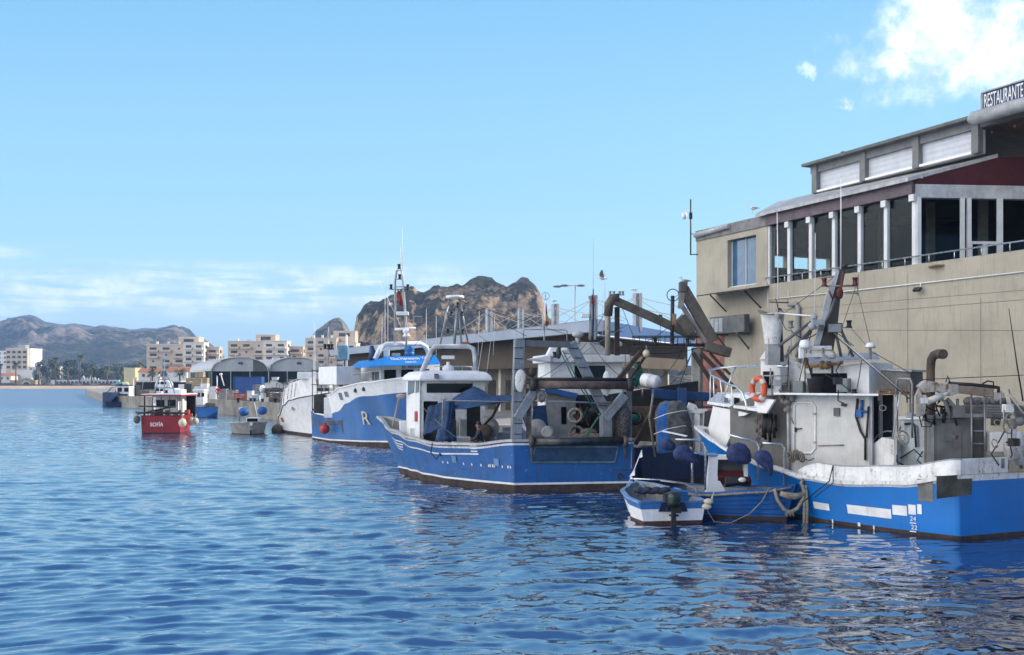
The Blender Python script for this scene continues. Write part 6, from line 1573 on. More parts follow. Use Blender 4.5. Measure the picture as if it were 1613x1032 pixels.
# ------------------------------------------------------------ the big blue and white boat on the right
def near_boat():
    t = thing('trawler', 'bright blue and white fishing boat with dark leaning mast, lifebuoy and deck crane, nearest', 'trawler', (10, 27, 0))
    h = Hull((12.57, 24.6), (6.9, 31.0), [(0, 1.98), (.15, 2.05), (.35, 2.12), (.55, 2.02), (.72, 1.7), (.87, 1.05), (.96, .45), (1, .05)], [(0, 1.92), (.2, 1.95), (.45, 1.75), (.65, 1.3), (.82, .6), (.93, .2), (1, .02)],
             [(0, 1.52), (.2, 1.27), (.4, 1.18), (.55, 1.24), (.7, 1.42), (.82, 1.65), (.92, 2.0), (1, 2.34)], 1.45, skew=.62, flare=1.4)
    h.build(t, [K(-.35), K(.10), lambda u: h.z(u) - .11, lambda u: h.z(u)], [BOOT, BLN, WHITEW], [0, 1, 2], lambda u: .70 + .5 * u, DK, (.17, .09), WHITEW, nu=40)
    P0, R0 = h.pt(0, 1, 1), h.pt(0, -1, 1); P0.z = R0.z = 0; dt = (R0 - P0).normalized(); TR = Plane(P0, dt); a, p = h.a, h.p
    # white bulwark boards above the rail
    ua, ub = h.find(1569, 1, 1.6, -.2, .2), h.find(1256, 1, 1.3)
    m = MB(); us = [.0 + ub * k / 16 for k in range(17)]; hb = lambda u: .40 if u < ub * .9 else .40 * (1 - (u - ub * .9) / (ub * .1) * .6)
    for o0, o1 in ((-.06, -.10), (-.14, -.18)): m.loft([[h.pt(u, 1, h.z(u) + .03, o0) for u in us], [h.pt(u, 1, h.z(u) + hb(u), o1) for u in us]], closed=False)
    m.loft([[h.pt(u, 1, h.z(u) + hb(u), -.10) for u in us], [h.pt(u, 1, h.z(u) + hb(u), -.18) for u in us]], closed=False)
    m.loft([[h.pt(us[0], 1, h.z(0) + .03, -.06), h.pt(us[0], 1, h.z(0) + .03, -.14)], [h.pt(us[0], 1, h.z(0) + .40, -.10), h.pt(us[0], 1, h.z(0) + .40, -.18)]], closed=False)
    m.loft([[h.pt(us[-1], 1, h.z(ub) + .03, -.06), h.pt(us[-1], 1, h.z(ub) + .03, -.14)], [h.pt(us[-1], 1, h.z(ub) + hb(ub), -.10), h.pt(us[-1], 1, h.z(ub) + hb(ub), -.18)]], closed=False)
    link('bulwark', m, WHITEW, t)
    q0 = h.pt(0, 1, 0, -.08); q1 = q0 + dt * 1.55; zz = h.z(0)
    m = MB(); m.prism([V((q0.x, q0.y, zz + .04)), V((q1.x, q1.y, zz + .04)), V((q1.x, q1.y, zz + .42)), V((q0.x, q0.y, zz + .42))], a * .08); link('stern_bulwark', m, WHITEW, t, bevel=.01)
    m = MB(); m.tube([h.pt(u, 1, h.z(u) + hb(u) + .015, -.13) for u in us], .022, 6); link('bulwark_rail', m, GREYP, t)
    # paint marks on the side
    def mark(pa, pb, ya, yb, mat=LTR, name='paint_mark', zc=.55):
        ua, ub = h.find(pa, 1, zc), h.find(pb, 1, zc); qa = h.pt(ua, 1, zc); D = qa.y
        z0, z1 = H + (HY - yb) / F * D, H + (HY - ya) / F * D
        return h.band(t, ub, ua, z0, z1, 1, mat, name, .012, 8)
    mark(1335, 1403, 794.5, 809); mark(1406, 1428, 795, 810.5); mark(1431, 1443.5, 794.5, 810); mark(1446.5, 1453.5, 794, 809.5); mark(1281, 1305, 790, 801)
    uu = h.find(1440, 1, .3); q = h.pt(uu, 1, .40, .015); dx = h.pt(uu - .02, 1, .4) - h.pt(uu + .02, 1, .4)
    letters('24', t, q, dx, (0, 0, 1), .16, LTR, name='draught_number'); letters('22', t, q - V((0, 0, .21)) + dx * .1, dx, (0, 0, 1), .16, LTR, name='draught_number')
    for dz in (-.10, -.31): m = MB(); m.beam(q + V((0, 0, dz)) - dx.normalized() * .08, q + V((0, 0, dz)) + dx.normalized() * .08, .004, .025); link('draught_line', m, LTR, t)
    GP = M('bare_grey_patch', (.17, .175, .165), .6, var=.2, streak=.4, dirt=.3)
    mark(1447, 1471, 754, 789, GP, 'repair_patch', 1.1)
    panel(t, 'repair_patch', TR, [(1475, 786), (1530, 779), (1531, 747), (1475, 750)], M('olive_grey_patch', (.085, .085, .065), .6, var=.3, streak=.5), .006, .012)
    for k, x in enumerate((1310, 1352, 1375)): mark(x, x + 3, 818 + 7 * k * .7, 824 + 7 * k * .7, LTR, 'scrape', .2)
    # ---- deckhouse side
    NS = Plane(h.S + p * 1.22, a); f = lambda x, y, k=0: NS.at(x, y, k)
    inn = -NS.n; zr = f(1300, 623).z
    m = MB()
    def slab(pts, pl=NS, off=0.0, th=.07): m.prism(pl.poly(pts, off), -pl.n * th)
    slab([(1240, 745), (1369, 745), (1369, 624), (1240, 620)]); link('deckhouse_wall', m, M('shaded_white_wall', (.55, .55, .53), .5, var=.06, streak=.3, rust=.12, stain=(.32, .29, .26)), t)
    m = MB(); slab([(1369, 745), (1374, 745), (1374, 624), (1369, 624)], off=.02); slab([(1408, 745), (1413, 745), (1413, 622), (1408, 622)], off=.0); link('door_post', m, GREYP, t)
    m = MB(); slab([(1150, 745), (1243, 745), (1243, 600), (1150, 640)], off=-.55); link('recess_wall', m, M('recess_shade_grey', (.13, .13, .128), .7, var=.1, streak=.4), t)  # shade under the overhang is put into this dark grey
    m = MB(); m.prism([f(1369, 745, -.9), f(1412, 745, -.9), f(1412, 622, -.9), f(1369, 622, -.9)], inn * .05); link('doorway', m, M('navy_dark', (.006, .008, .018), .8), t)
    m = MB(); c = [f(1252, 712), f(1252, 640), f(1257, 634), f(1279, 634), f(1285, 640), f(1285, 706), f(1279, 714), f(1257, 714), f(1252, 708)]; m.tube([q + NS.n * .02 for q in c], .022, 6); link('door_seal', m, CLEANW, t)
    m = MB(); m.tube([f(1253, 676, .04), f(1263, 675, .05)], .016, 6); m.box(f(1253, 677, .03), (.05, .05, .12)); link('door_handle', m, DARK, t)
    for y in (652, 697): m = MB(); m.box(f(1283, y, .03), (.09, .04, .06), a); link('hinge', m, GREYP, t)
    m = MB(); m.tube([f(1288, 702, .03), f(1329, 701, .03)], .016, 6); link('grab_bar', m, M('rusty_bar', (.28, .24, .20), .6, rust=.4), t)
    m = MB(); m.tube([f(1241, 620, .06), f(1243, 745, .06)], .045, 8); link('corner_post', m, GREYP, t)
    m = MB(); m.box(f(1318, 649, .03), (.17, .05, .22), a); link('junction_box', m, M('dull_case', (.09, .095, .10)), t); m = MB(); m.box(f(1329, 638, .05), (.13, .06, .07), a); link('bulkhead_lamp', m, DARK, t)
    m = MB(); m.tube([f(1351, 628, .05), f(1348, 655, .06), f(1356, 680, .06), f(1363, 692, .06), f(1363, 725, .06)], .035, 6); m.tube([f(1368, 640, .06), f(1365, 690, .07)], .03, 6); link('black_hose', m, BLACK, t)
    m = MB(); m.box(f(1354, 651, .06), (.16, .1, .2), a); m.tube([f(1358, 630, .05), f(1357, 648, .06)], .04, 6); m.tube([f(1350, 647, .07), f(1367, 649, .07)], .03, 6); link('blue_valve', m, M('valve_blue', (.01, .09, .32), .5, var=.2), t)
    m = MB()
    m.prism([f(1219, 622, .45), f(1384, 624, .45), f(1384, 624, -2.6), f(1219, 622, -2.6)], V((0, 0, .06))); link('boat_deck', m, WHITE, t, bevel=.015)
    # ---- forecastle: raised bow with slanted side board
    NF = Plane(W(1115, 650, 32.0), W(1195, 650, 28.9) - W(1115, 650, 32.0)); g = lambda x, y, k=0: NF.at(x, y, k)
    m = MB(); m.prism([g(1123, 640), g(1178, 651), g(1172, 655), g(1161, 656), g(1156, 675), g(1142, 706), g(1128, 696), g(1114, 681)], -NF.n * .07); link('bow_side_board', m, CLEANW, t)
    m = MB(); m.prism([g(1108, 678, -.05), g(1121, 676, -.05), g(1123, 646, -.05), g(1110, 648, -.05)], -NF.n * .05); link('bow_opening', m, BLACK, t)
    m = MB(); m.prism([g(1114, 637, .06), g(1193, 649, .10), g(1219, 630, -.6), g(1215, 622, -2.6), g(1130, 622, -2.4)], V((0, 0, .09))); link('forecastle_deck', m, WHITE, t, bevel=.02)
    m = MB(); m.prism([g(1140, 640, -.25), g(1193, 648, -.25), g(1193, 628, -.25), g(1168, 619, -.4), g(1143, 621, -.4)], -NF.n * .5); link('forecastle_cabin', m, WHITE, t, bevel=.02)
    for x0, x1 in ((1142, 1147), (1157.5, 1165)): panel(t, 'window', NF, [(x0, 638), (x1, 640), (x1, 627), (x0, 626)], GLASSD if x0 > 1150 else GLASSB, -.22, .03)
    m = MB(); m.prism([g(1192, 650, .11), g(1207, 651, .11), g(1220, 630, .02), g(1192, 627, .02)], -NF.n * .06); link('side_gusset', m, CLEANW, t)
    ap = MB(); ap.loft([[g(1114, 682), g(1128, 697), g(1142, 707), g(1160, 712)], [h.pt(u, 1, h.z(u), -.03) for u in (.97, .91, .86, .79)]], closed=False); link('apron', ap, M('grey_apron', (.30, .31, .32), .6), t)
    m = MB(); pts = [W(1242, 577, 28), W(1200, 577, 30), W(1159, 577.5, 32.3), W(1130, 580, 32.8), W(1118, 583, 32.6), W(1120, 591, 32), W(1134, 598, 31.2), W(1147, 605, 30.6), W(1162, 610, 30.0), W(1170, 620, 29.7), W(1175, 635, 29.5), W(1177, 648, 29.4)]
    m.tube(pts, .035, 8); link('bow_rail', m, INOX, t)
    for (x, y0, x1, y1, D) in ((1119.5, 590, 1118, 640, 32), (1124, 593, 1125, 641, 31.7), (1134.5, 599, 1140, 643, 31.1), (1152, 607, 1156, 646, 30.4), (1159, 578, 1137, 630, 31.8)):
        m = MB(); m.tube([W(x, y0, D), W(x1, y1, D)], .024, 6); link('rail_post', m, INOX, t)
    # ---- little steering cabin with lifebuoy
    NC = Plane(W(1198, 600, 29.0), V((.90, -.43, 0))); c_ = lambda x, y, k=0: NC.at(x, y, k)
    A = c_(1198, 622); w = (c_(1230, 622) - A).length; house_on(t, A, NC.d if NC.d.x > 0 else -NC.d, w, -NC.n, 1.4, c_(1200, 623).z, c_(1200, 566).z, CLEANW, 'steering_cabin', bevel=.03)
    panel(t, 'window', NC, [(1202, 612), (1218, 612), (1218, 585), (1202, 585)], GLASSD, .012, .02)
    m = MB(); m.prism([c_(1196, 566, .1), c_(1206, 551, .1), c_(1209, 551, .1), c_(1232, 562, .1), c_(1232, 566, .1)], -NC.n * 1.3); link('cabin_roof', m, CLEANW, t)
    m = MB(); m.tube([c_(1197, 592, .3), c_(1243, 592, .15), c_(1243, 621, .15)], .022, 6); m.tube([c_(1203, 592, .3), c_(1203, 621, .3)], .018, 6); m.tube([c_(1216, 592, .25), c_(1216, 624, .25)], .018, 6); m.tube([c_(1216, 606, .25), c_(1243, 606, .15)], .016, 5); link('guard_rail', m, STEEL, t)
    # ---- upper works on the boat deck
    NU = Plane(h.S + p * .75, a); u_ = lambda x, y, k=0: NU.at(x, y, k)
    m = MB()
    slab([(1236, 622), (1262, 622), (1268, 575), (1240, 566)], NU, -.3); slab([(1262, 588), (1334, 588), (1334, 576), (1262, 574)], NU); slab([(1262, 622), (1272, 622), (1272, 586), (1262, 586)], NU); link('upper_frame', m, WHITEW, t)
    m = MB(); m.prism(NU.poly([(1334, 621), (1369, 621), (1369, 571), (1334, 575)]), inn * 1.3); link('white_locker', m, CLEANW, t, bevel=.02)
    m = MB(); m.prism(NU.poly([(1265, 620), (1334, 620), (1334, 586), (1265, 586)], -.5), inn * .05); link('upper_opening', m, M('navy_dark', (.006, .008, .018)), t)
    m = MB(); m.prism([u_(1268, 574, .25), u_(1386, 568, .25), u_(1380, 558, -1.6), u_(1262, 562, -1.6)], V((0, 0, .05))); link('upper_roof', m, M('grey_roof_sheet', (.34, .35, .36), .5, streak=.3), t)
    m = MB(); m.lathe(u_(1284, 620, .2), [(.17, 0), (.23, .42), (.25, .44), (.25, .47), (.21, .47), (.17, .1), (0, .1)], n=18); link('black_tub', m, M('tub_black', (.022, .022, .024), .5, var=.2), t)
    flood(t, 1329, 607, u_(1329, 607, .25).y, .36, .38, M('lamp_grey', (.16, .17, .18), .4), NU.n); flood(t, 1259, 611, u_(1259, 611, .2).y, .34, .38, M('lamp_grey', (.16, .17, .18)), NU.n)
    nav_lamp(t, 1346, 617, u_(1346, 617, .2).y, .14, .08)
    m = MB(); c0, c1 = u_(1268, 578, .45), u_(1318, 573, .45); ax = (c1 - c0); L = ax.length; m.lathe(c0, [(.03, 0), (.05, .02), (.05, L * .5), (.12, L * .52), (.13, L * .58), (.08, L * .62), (.10, L * .8), (.05, L * .82), (.04, L)], ax, 14); m.ball(u_(1303, 576, .5), .11); m.box(u_(1270, 570, .45), (.1, .1, .22)); m.tube([u_(1318, 573, .45), u_(1328, 571, .4)], .05, 6); link('windlass', m, M('rusty_brass', (.22, .13, .05), .6, .2, var=.3, rust=.6), t)
    for x, k in ((1278, .45), (1311, .45)): m = MB(); m.beam(u_(x, 590, k), u_(x, 576, k), .05); link('windlass_leg', m, DARK, t)
    # leaning mast
    D = 26.6; Z = lambda x, y, d=D: W(x, y, d)
    m = MB(); rings = []
    for x0, x1, y in ((1289, 1313, 552), (1300, 1320, 510), (1311, 1324, 470), (1321, 1331, 432), (1325, 1334, 420)):
        q0, q1 = Z(x0, y), Z(x1, y); rings.append([q0, q1, q1 + V((0, .26, 0)), q0 + V((0, .26, 0))])
    m.loft(rings, smooth=False); link('mast', m, M('dark_mast', (.050, .044, .040), .6, var=.3, rust=.5, streak=.4), t, bevel=.015)
    m = MB(); m.prism([Z(1279, 552, D - .02), Z(1289, 552, D - .02), Z(1301, 508, D - .02), Z(1322, 428, D - .02), Z(1319, 424, D - .02), Z(1300, 470, D - .02), Z(1294, 500, D - .02)], (0, .05, 0)); link('mast_plate', m, M('pale_plate', (.50, .51, .52), .5, streak=.4, rust=.4), t)
    m = MB(); m.lathe(Z(1330, 422), [(.09, 0), (.09, .09), (.06, .1)], n=10); link('mast_cap', m, DARK, t)
    m = MB(); m.tube([Z(1328, 428, D - .15), Z(1324, 462, D - .15), Z(1311, 470, D - .15), Z(1306, 458, D - .15)], .03, 6); m.ball(Z(1323, 462, D - .15), .09, sc=(1, .8, 1.8)); link('red_cable', m, M('rust_red', (.17, .035, .025), .7, var=.4), t)
    for (x0, y0, x1, y1) in ((1279, 506, 1227, 545), (1283, 514, 1236, 562), (1277, 520, 1254, 562), (1316, 522, 1325, 562), (1325, 520, 1344, 562), (1300, 512, 1316, 470)):
        m = MB(); m.tube([Z(x0, y0, D - .1), Z(x1, y1, D - .2)], .04, 7); link('mast_leg', m, M('dark_grey_tube', (.10, .10, .105), .5, rust=.3), t)
    m = MB(); m.box(Z(1288, 508, D - .2), (.32, .2, .14)); m.ball(Z(1282, 500, D - .2), .10); m.ball(Z(1279, 514, D - .2), .11); m.tube([Z(1277, 517, D - .2), Z(1297, 516, D - .2)], .04, 6); link('mast_collar', m, GREYP, t)
    flood(t, 1315, 516.5, D - .35, .38, .25, DARK, (-.3, -1, -.1))
    m = MB(); m.tube([Z(1302, 451), Z(1349, 450)], .028, 6); m.tube([Z(1288, 438), Z(1314, 436)], .02, 5); m.tube([Z(1332, 462), Z(1352, 462)], .022, 5); m.tube([Z(1352, 432), Z(1351, 466)], .014, 5); link('crosstree', m, M('rusty_bar', (.28, .24, .20)), t)
    RL = M('red_lantern', (.10, .010, .012), .35, var=.2)
    nav_lamp(t, 1298.5, 445, D, .22, .075, RL); nav_lamp(t, 1347, 443.5, D, .22, .075, RL); nav_lamp(t, 1337.5, 510.5, D, .20, .075); nav_lamp(t, 1245.5, 511, D, .2, .075, M('lamp_grey', (.16, .17, .18)))
    m = MB(); m.tube([Z(1325, 516), Z(1338, 516)], .025, 5); m.tube([Z(1245.5, 516), Z(1246, 560)], .016, 5); link('lamp_arm', m, GREYP, t)
    m = MB(); m.tube([Z(1212, 476, 28), Z(1242, 477, 28)], .022, 5); m.tube([Z(1241, 470, 28), Z(1241, 478, 28)], .012, 4); link('rusty_spreader', m, M('rust_bar', (.22, .09, .04), .8, rust=.8), t)
    # white tapered funnel
    D2 = 28.2; c = W(1217, 543, D2); hgt = W(1217, 494, D2).z - c.z
    m = MB(); m.lathe(c, [(.001, 0), (.21, 0), (.22, .03), (.325, hgt - .05), (.335, hgt), (.30, hgt), (.28, hgt - .1), (.001, hgt - .1)], n=24); link('funnel', m, WHITEW, t)
    m = MB(); m.torus(W(1200, 491, D2 - .2), .13, .02, (.2, -.3, 1), 18, 6); m.torus(W(1208, 494, D2 - .2), .2, .02, (0, -.2, 1), 18, 6); m.tube([W(1226, 488, D2), W(1232, 494, D2 - .2), W(1228, 500, D2 - .3)], .07, 7); link('rope_coil', m, ROPE, t)
    m = MB(); m.beam(W(1217, 575, D2), W(1217, 543, D2), .34, .34); link('funnel_base', m, GREYP, t)
    m = MB(); m.beam(W(1228, 486, D2 - .1), W(1232, 570, D2 - .1), .09); link('funnel_post', m, DARK, t)
    m = MB(); m.tube([W(1222, 493, D2 - .2), W(1280, 498, D - .2)], .022, 5); link('brace', m, CLEANW, t)
    for x, y0, y1, d, r, dx in ((1226, 335, 490, 28, .018, -2), (1284, 367, 500, D, .014, 0), (1324.5, 282, 424, D, .016, 0), (1209.5, 462, 492, 28, .010, 0), (1219, 468, 492, 28, .010, 0), (1241, 455, 478, 28, .008, 0)): whip(t, x, y0, y1, d, r, dx=dx)
    m = MB(); c = W(1370.7, 566, 25.6); m.lathe(c, [(.035, 0), (.035, .28), (.13, .29), (.14, .31)], n=14); o = link('antenna_stem', m, GREYP, t); m = MB(); m.lathe(c + V((0, 0, .31)), [(.125, 0), (.125, .03), (.09, .10), (.0, .13)], n=18); link('antenna_dome', m, CLEANW, t)
    for x0, x1, y in ((1262, 1310, 549), (1268, 1312, 560)): m = MB(); m.beam(Z(x0, y, D - .4), Z(x1, y - 1, D - .4), .09, .11); link('cross_box', m, WHITEW, t, bevel=.02)
    m = MB(); m.lathe(Z(1268, 548, D - .5), [(.02, -.02), (.14, 0), (.15, .1), (.11, .2), (.0, .22)]); m.box(Z(1262, 556, D - .45), (.12, .12, .3)); link('radar', m, CLEANW, t, bevel=.02)
    # stays and cables
    m = MB()
    for (q0, q1, r) in ((Z(1330, 425), W(1226, 500, 28), .008), (Z(1338, 514), W(1368, 548, 25.6), .008), (W(1371, 553, 25.6), W(1453, 598, 24), .009), (Z(1300, 516), W(1432, 628, 24), .014), (W(1284, 500, D), W(1259, 600, 27.2), .012), (Z(1348, 452), Z(1325, 520), .007), (Z(1349, 449), Z(1372, 545), .007), (Z(1305, 514), Z(1345, 545), .01), (Z(1276, 525), Z(1262, 548), .02), (W(1453, 598, 24), W(1613, 591, 26), .009)): m.tube([q0, q1], r, 4)
    m.sag(Z(1245, 520, 27), Z(1290, 522), .2, .014, 8, 4); m.sag(W(1357, 568, 25.8), W(1350, 612, 26), .05, .012, 6, 4); m.sag(Z(1300, 590, 26.5), W(1340, 616, 26), -.02, .014, 6, 4); m.sag(W(1243, 545, 28), W(1240, 610, 28), .1, .014, 6, 4); m.sag(W(1222, 470, 28), W(1246, 520, 27.5), .3, .012, 8, 4)
    link('rigging', m, BLACK, t)
    m = MB(); m.tube([Z(1304, 516), W(1430, 626, 24.2)], .018, 5); m.tube([W(1418, 618, 24.6), W(1406, 690, 25)], .02, 5); link('light_spar', m, M('pale_tube', (.52, .53, .54)), t)
    # hanging black gear and chain by the recess
    rr = random.Random(9)
    m = MB()
    for k in range(14): x = 1203 + rr.uniform(0, 20); y = 650 + rr.uniform(0, 8); m.tube([f(x, y, -.3), f(x + rr.uniform(-3, 3), y + 18, -.25), f(x + rr.uniform(-3, 3), y + rr.uniform(24, 42), -.3)], .045, 5)
    link('hanging_gear', m, BLACK, t)
    m = MB()
    for k in range(26):
        y = 652 + 2.1 * k; x = 1193 + 3 * math.sin(k * .9) + (k * .16); m.torus(f(x, y, .25), .055, .018, (1, k % 2, .2), 8, 5)
    link('chain', m, M('rusty_chain', (.15, .13, .12), .6, .3, rust=.8), t)
    m = MB()
    for k in range(9): m.ball(f(1240 + rr.uniform(-7, 9), 628 + rr.uniform(-6, 22), .1), rr.uniform(.05, .11))
    m.tube([f(1240, 645, .15), f(1250, 668, .1)], .02, 5); link('block_cluster', m, M('dull_block', (.17, .165, .155)), t)
    m = MB()
    for k in range(9): c = f(1243 + k * 2.4, 718 + math.sin(k) * 2, .35); m.torus(c, .10 + .02 * (k % 3), .025, (1, .3, .1 * (k % 3)), 14, 5)
    m.sag(f(1262, 716, .4), f(1282, 722, .4), .1, .02, 6, 5); link('rope_coil', m, M('grey_rope', (.16, .15, .13), .9, var=.3, bump=.6, bscale=40), t)
    m = MB(); q = h.pt(h.find(1310, 1, 1.5), 1, 1.6, -.05); m.tube([q, q + V((-.15, -.15, -.4)), q + V((-.7, .3, -1.0))], .016, 5); m.tube([q, q + V((-.05, -.15, -.45)), q + V((-.45, .1, -.85))], .014, 5); link('fender_line', m, BLACK, t)
    # ---- after deck: bins, boxes, exhaust, crane
    NB = Plane(h.S + p * .9, a); b_ = lambda x, y, k=0: NB.at(x, y, k)
    m = MB(); m.prism(NB.poly([(1367, 745), (1413, 745), (1413, 694), (1389, 689), (1367, 706)], .2), inn * .6); link('fish_chute', m, WHITEW, t, bevel=.01)
    m = MB(); m.torus(b_(1400, 706, -.1), .45, .02, NB.n, 24, 6, .5, -.2); link('hoop', m, STEEL, t)
    m = MB(); m.prism(NB.poly([(1387, 614), (1434, 617), (1434, 586), (1387, 582)], -.3), inn * .7); link('ice_box', m, M('grey_ice_box', (.125, .12, .115), .7, var=.2, streak=.5), t, bevel=.015); m = MB(); m.prism(NB.poly([(1386, 583), (1436, 586), (1436, 583), (1386, 580)], -.25), inn * .8); link('ice_box_lid', m, GREYP, t)
    m = MB()
    for k in range(3): m.prism(NB.poly([(1380, 616 + 2.3 * k), (1438, 618 + 2.3 * k), (1438, 616.8 + 2.3 * k), (1380, 614.8 + 2.3 * k)], -.1), inn * 1.0)
    for x in (1382, 1400, 1420, 1436): m.prism(NB.poly([(x, 621), (x + 3, 621), (x + 3, 616), (x, 616)], -.08), inn * .96)
    link('pallet', m, WOOD, t)
    for x in (1387, 1410, 1436): m = MB(); m.beam(b_(x, 621, -.5), b_(x, 745, -.5), .09); link('deck_post', m, GREYP, t)
    m = MB(); m.tube([b_(1411, 625, .3), b_(1413, 600, .3), b_(1416, 596, .3), b_(1434, 597, .3), b_(1437, 605, .3), b_(1437, 690, .3)], .03, 7); link('hoop_rail', m, STEEL, t)
    GAL = M('dented_galvanised', (.36, .39, .41), .35, .5, var=.22, scale=2.5, streak=.4, bump=.3, bscale=4)
    m = MB(); m.prism(NB.poly([(1418, 745), (1461, 745), (1461, 661), (1418, 661)], .0), inn * .9); link('galvanised_bin', m, GAL, t, bevel=.02); m = MB(); m.beam(b_(1414, 658, .02), b_(1464, 659, .02), .12, .08); link('bin_lid', m, CLEANW, t)
    m = MB(); m.tube([b_(1425, 668, .05), b_(1436, 667, .06), b_(1441, 672, .07), b_(1443, 705, .07)], .03, 6); m.tube([b_(1418, 722, .1), b_(1440, 708, .12), b_(1452, 720, .12)], .02, 5); link('black_hose', m, BLACK, t)
    BOXG = M('grey_machine_box', (.145, .145, .138), .6, var=.15, streak=.5, rust=.15)
    NK = Plane(b_(1462, 700, .15), V((.985, -.06, 0))); k_ = lambda x, y, k=0: NK.at(x, y, k)
    m = MB(); m.prism(NK.poly([(1461, 745), (1553, 745), (1551, 657), (1461, 660)]), -NK.n * 1.3); link('machine_box', m, BOXG, t, bevel=.02)
    m = MB(); m.prism(NK.poly([(1459, 660), (1553, 657), (1552, 653), (1459, 656)], .05), -NK.n * 1.4); link('box_lid', m, M('pale_lid', (.30, .30, .29), .6, streak=.4), t)
    panel(t, 'corner_strip', NK, [(1461, 745), (1471, 745), (1471, 662), (1461, 662)], M('pale_lid', (.30, .30, .29)), .004, .02)
    panel(t, 'box_door', NK, [(1476, 725), (1514, 725), (1514, 672), (1508, 666), (1482, 667), (1476, 673)], BOXG, .004, .03, .006); panel(t, 'door_vent', NK, [(1490, 695), (1501, 695), (1501, 677), (1490, 677)], BOXG, .035, .02, .004)
    panel(t, 'dark_panel', NK, [(1533, 745), (1549, 745), (1548, 660), (1533, 661)], M('dark_brown_panel', (.055, .052, .046), .6), .004, .02)
    for x in (1531, 1552): m = MB(); m.tube([k_(x, 740, .1), k_(x - 1, 621, .1)], .028, 6); link('rail_post', m, STEEL, t)
    for y in (679, 699): m = MB(); m.beam(k_(1533, y, .05), k_(1550, y, .05), .03); link('ladder_rung', m, STEEL, t)
    m = MB(); m.tube([b_(1466, 660, -.4), b_(1466, 580, -.4), b_(1467, 567, -.4), b_(1471, 560, -.4), b_(1478, 557.5, -.35), b_(1486, 558, -.2)], [.105, .105, .11, .115, .12, .125], 14, cap=False); m.tube([b_(1486, 558, -.2), b_(1478, 557.5, -.35)], [.11, .10], 14); link('exhaust_pipe', m, M('rusty_exhaust', (.085, .068, .055), .75, .2, var=.35, rust=1.0, bump=.3), t)
    CRW = M('grubby_cream', (.40, .375, .33), .6, var=.14, streak=.5, rust=.7, dirt=.4, stain=(.16, .12, .09))
    kk = lambda x, y, k=.35: NK.at(x, y, k)
    m = MB(); m.prism([kk(1445, 657), kk(1457, 652), kk(1459, 633), kk(1447, 613), kk(1443, 622)], V((0, .07, 0))); link('crane_plate', m, CRW, t)
    m = MB(); m.prism([kk(1448, 608), kk(1457, 600), kk(1477, 602), kk(1477, 617), kk(1455, 619)], V((0, .22, 0))); link('crane_head', m, CRW, t, bevel=.015)
    m = MB(); m.prism([kk(1476, 603.5), kk(1510, 606), kk(1510, 620), kk(1498, 624), kk(1491, 622), kk(1476, 616)], V((0, .2, 0))); link('crane_boom', m, CRW, t, bevel=.012)
    m = MB(); m.prism([kk(1509, 607), kk(1566, 612), kk(1565, 626), kk(1509, 619)], V((0, .17, 0))); link('crane_extension', m, M('brown_cream', (.22, .17, .13), .6, streak=.5, rust=.8), t, bevel=.012)
    m = MB(); m.prism([kk(1566, 618), kk(1586, 620), kk(1586, 626), kk(1577, 627), kk(1570, 632), kk(1566, 628)], V((0, .15, 0))); link('crane_tip', m, CRW, t)
    m = MB(); m.tube([kk(1460, 633, .45), kk(1485, 623, .45)], .085, 10); m.tube([kk(1485, 623, .45), kk(1494, 619, .42)], .045, 8); link('hydraulic_ram', m, M('pale_ram', (.50, .48, .44), .4, rust=.3), t)
    m = MB(); m.tube([kk(1494, 604, .3), kk(1530, 606, .3), kk(1560, 609, .3), kk(1573, 611, .3), kk(1573, 620, .3)], .045, 7); m.tube([kk(1547, 605, .35), kk(1556, 600, .35), kk(1565, 602, .35), kk(1565, 608, .35)], .02, 6); m.tube([kk(1490, 602, .35), kk(1493, 592, .35), kk(1496, 602, .35)], .018, 6); link('crane_hose', m, BLACK, t)
    m = MB()
    for k in range(12):
        x = 1455 + rr.uniform(0, 45); y = 624 + rr.uniform(4, 26); m.tube([kk(x, y, .1), kk(x + rr.uniform(-8, 14), y + rr.uniform(4, 12), .15), kk(x + rr.uniform(-4, 18), y + rr.uniform(10, 24), .05)], rr.uniform(.02, .05), 5)
    m.tube([kk(1448, 655, .3), kk(1452, 672, .4), kk(1466, 672, .4), kk(1473, 655, .3)], .018, 6); link('hydraulic_lines', m, BLACK, t)
    m = MB(); m.tube([kk(1488, 630, .2), kk(1496, 655, .2)], .05, 7); m.tube([kk(1492, 628, .2), kk(1510, 648, .2)], .045, 7); m.box(kk(1507, 648, .1), (.3, .3, .3)); m.tube([kk(1509, 655, .2), kk(1508, 628, .2)], .04, 6); link('valve_block', m, M('dull_block', (.17, .165, .155)), t)
    m = MB(); m.beam(kk(1586, 614, .4), kk(1596, 660, .5), .12, .10); m.tube([kk(1588, 620, .5), kk(1613, 652, .6)], .025, 6); m.tube([kk(1592, 625, .55), kk(1625, 650, .6)], .02, 6); link('crane_jib', m, CRW, t, bevel=.01)
    m = MB(); m.torus(kk(1592, 660, .5), .12, .04, (0, 1, 0), 16, 6); m.ball(kk(1595, 668, .5), .12, sc=(1, .7, 1.2)); m.ball(kk(1606, 664, .5), .14, sc=(1, .7, .8)); link('hook_block', m, M('dull_block', (.17, .165, .155)), t)
    m = MB(); m.tube([kk(1589, 486, .2), kk(1594, 520, .2), kk(1602, 575, .2), kk(1611.5, 632, .2)], [.008, .014, .02, .022], 6); link('rod', m, DARK, t)
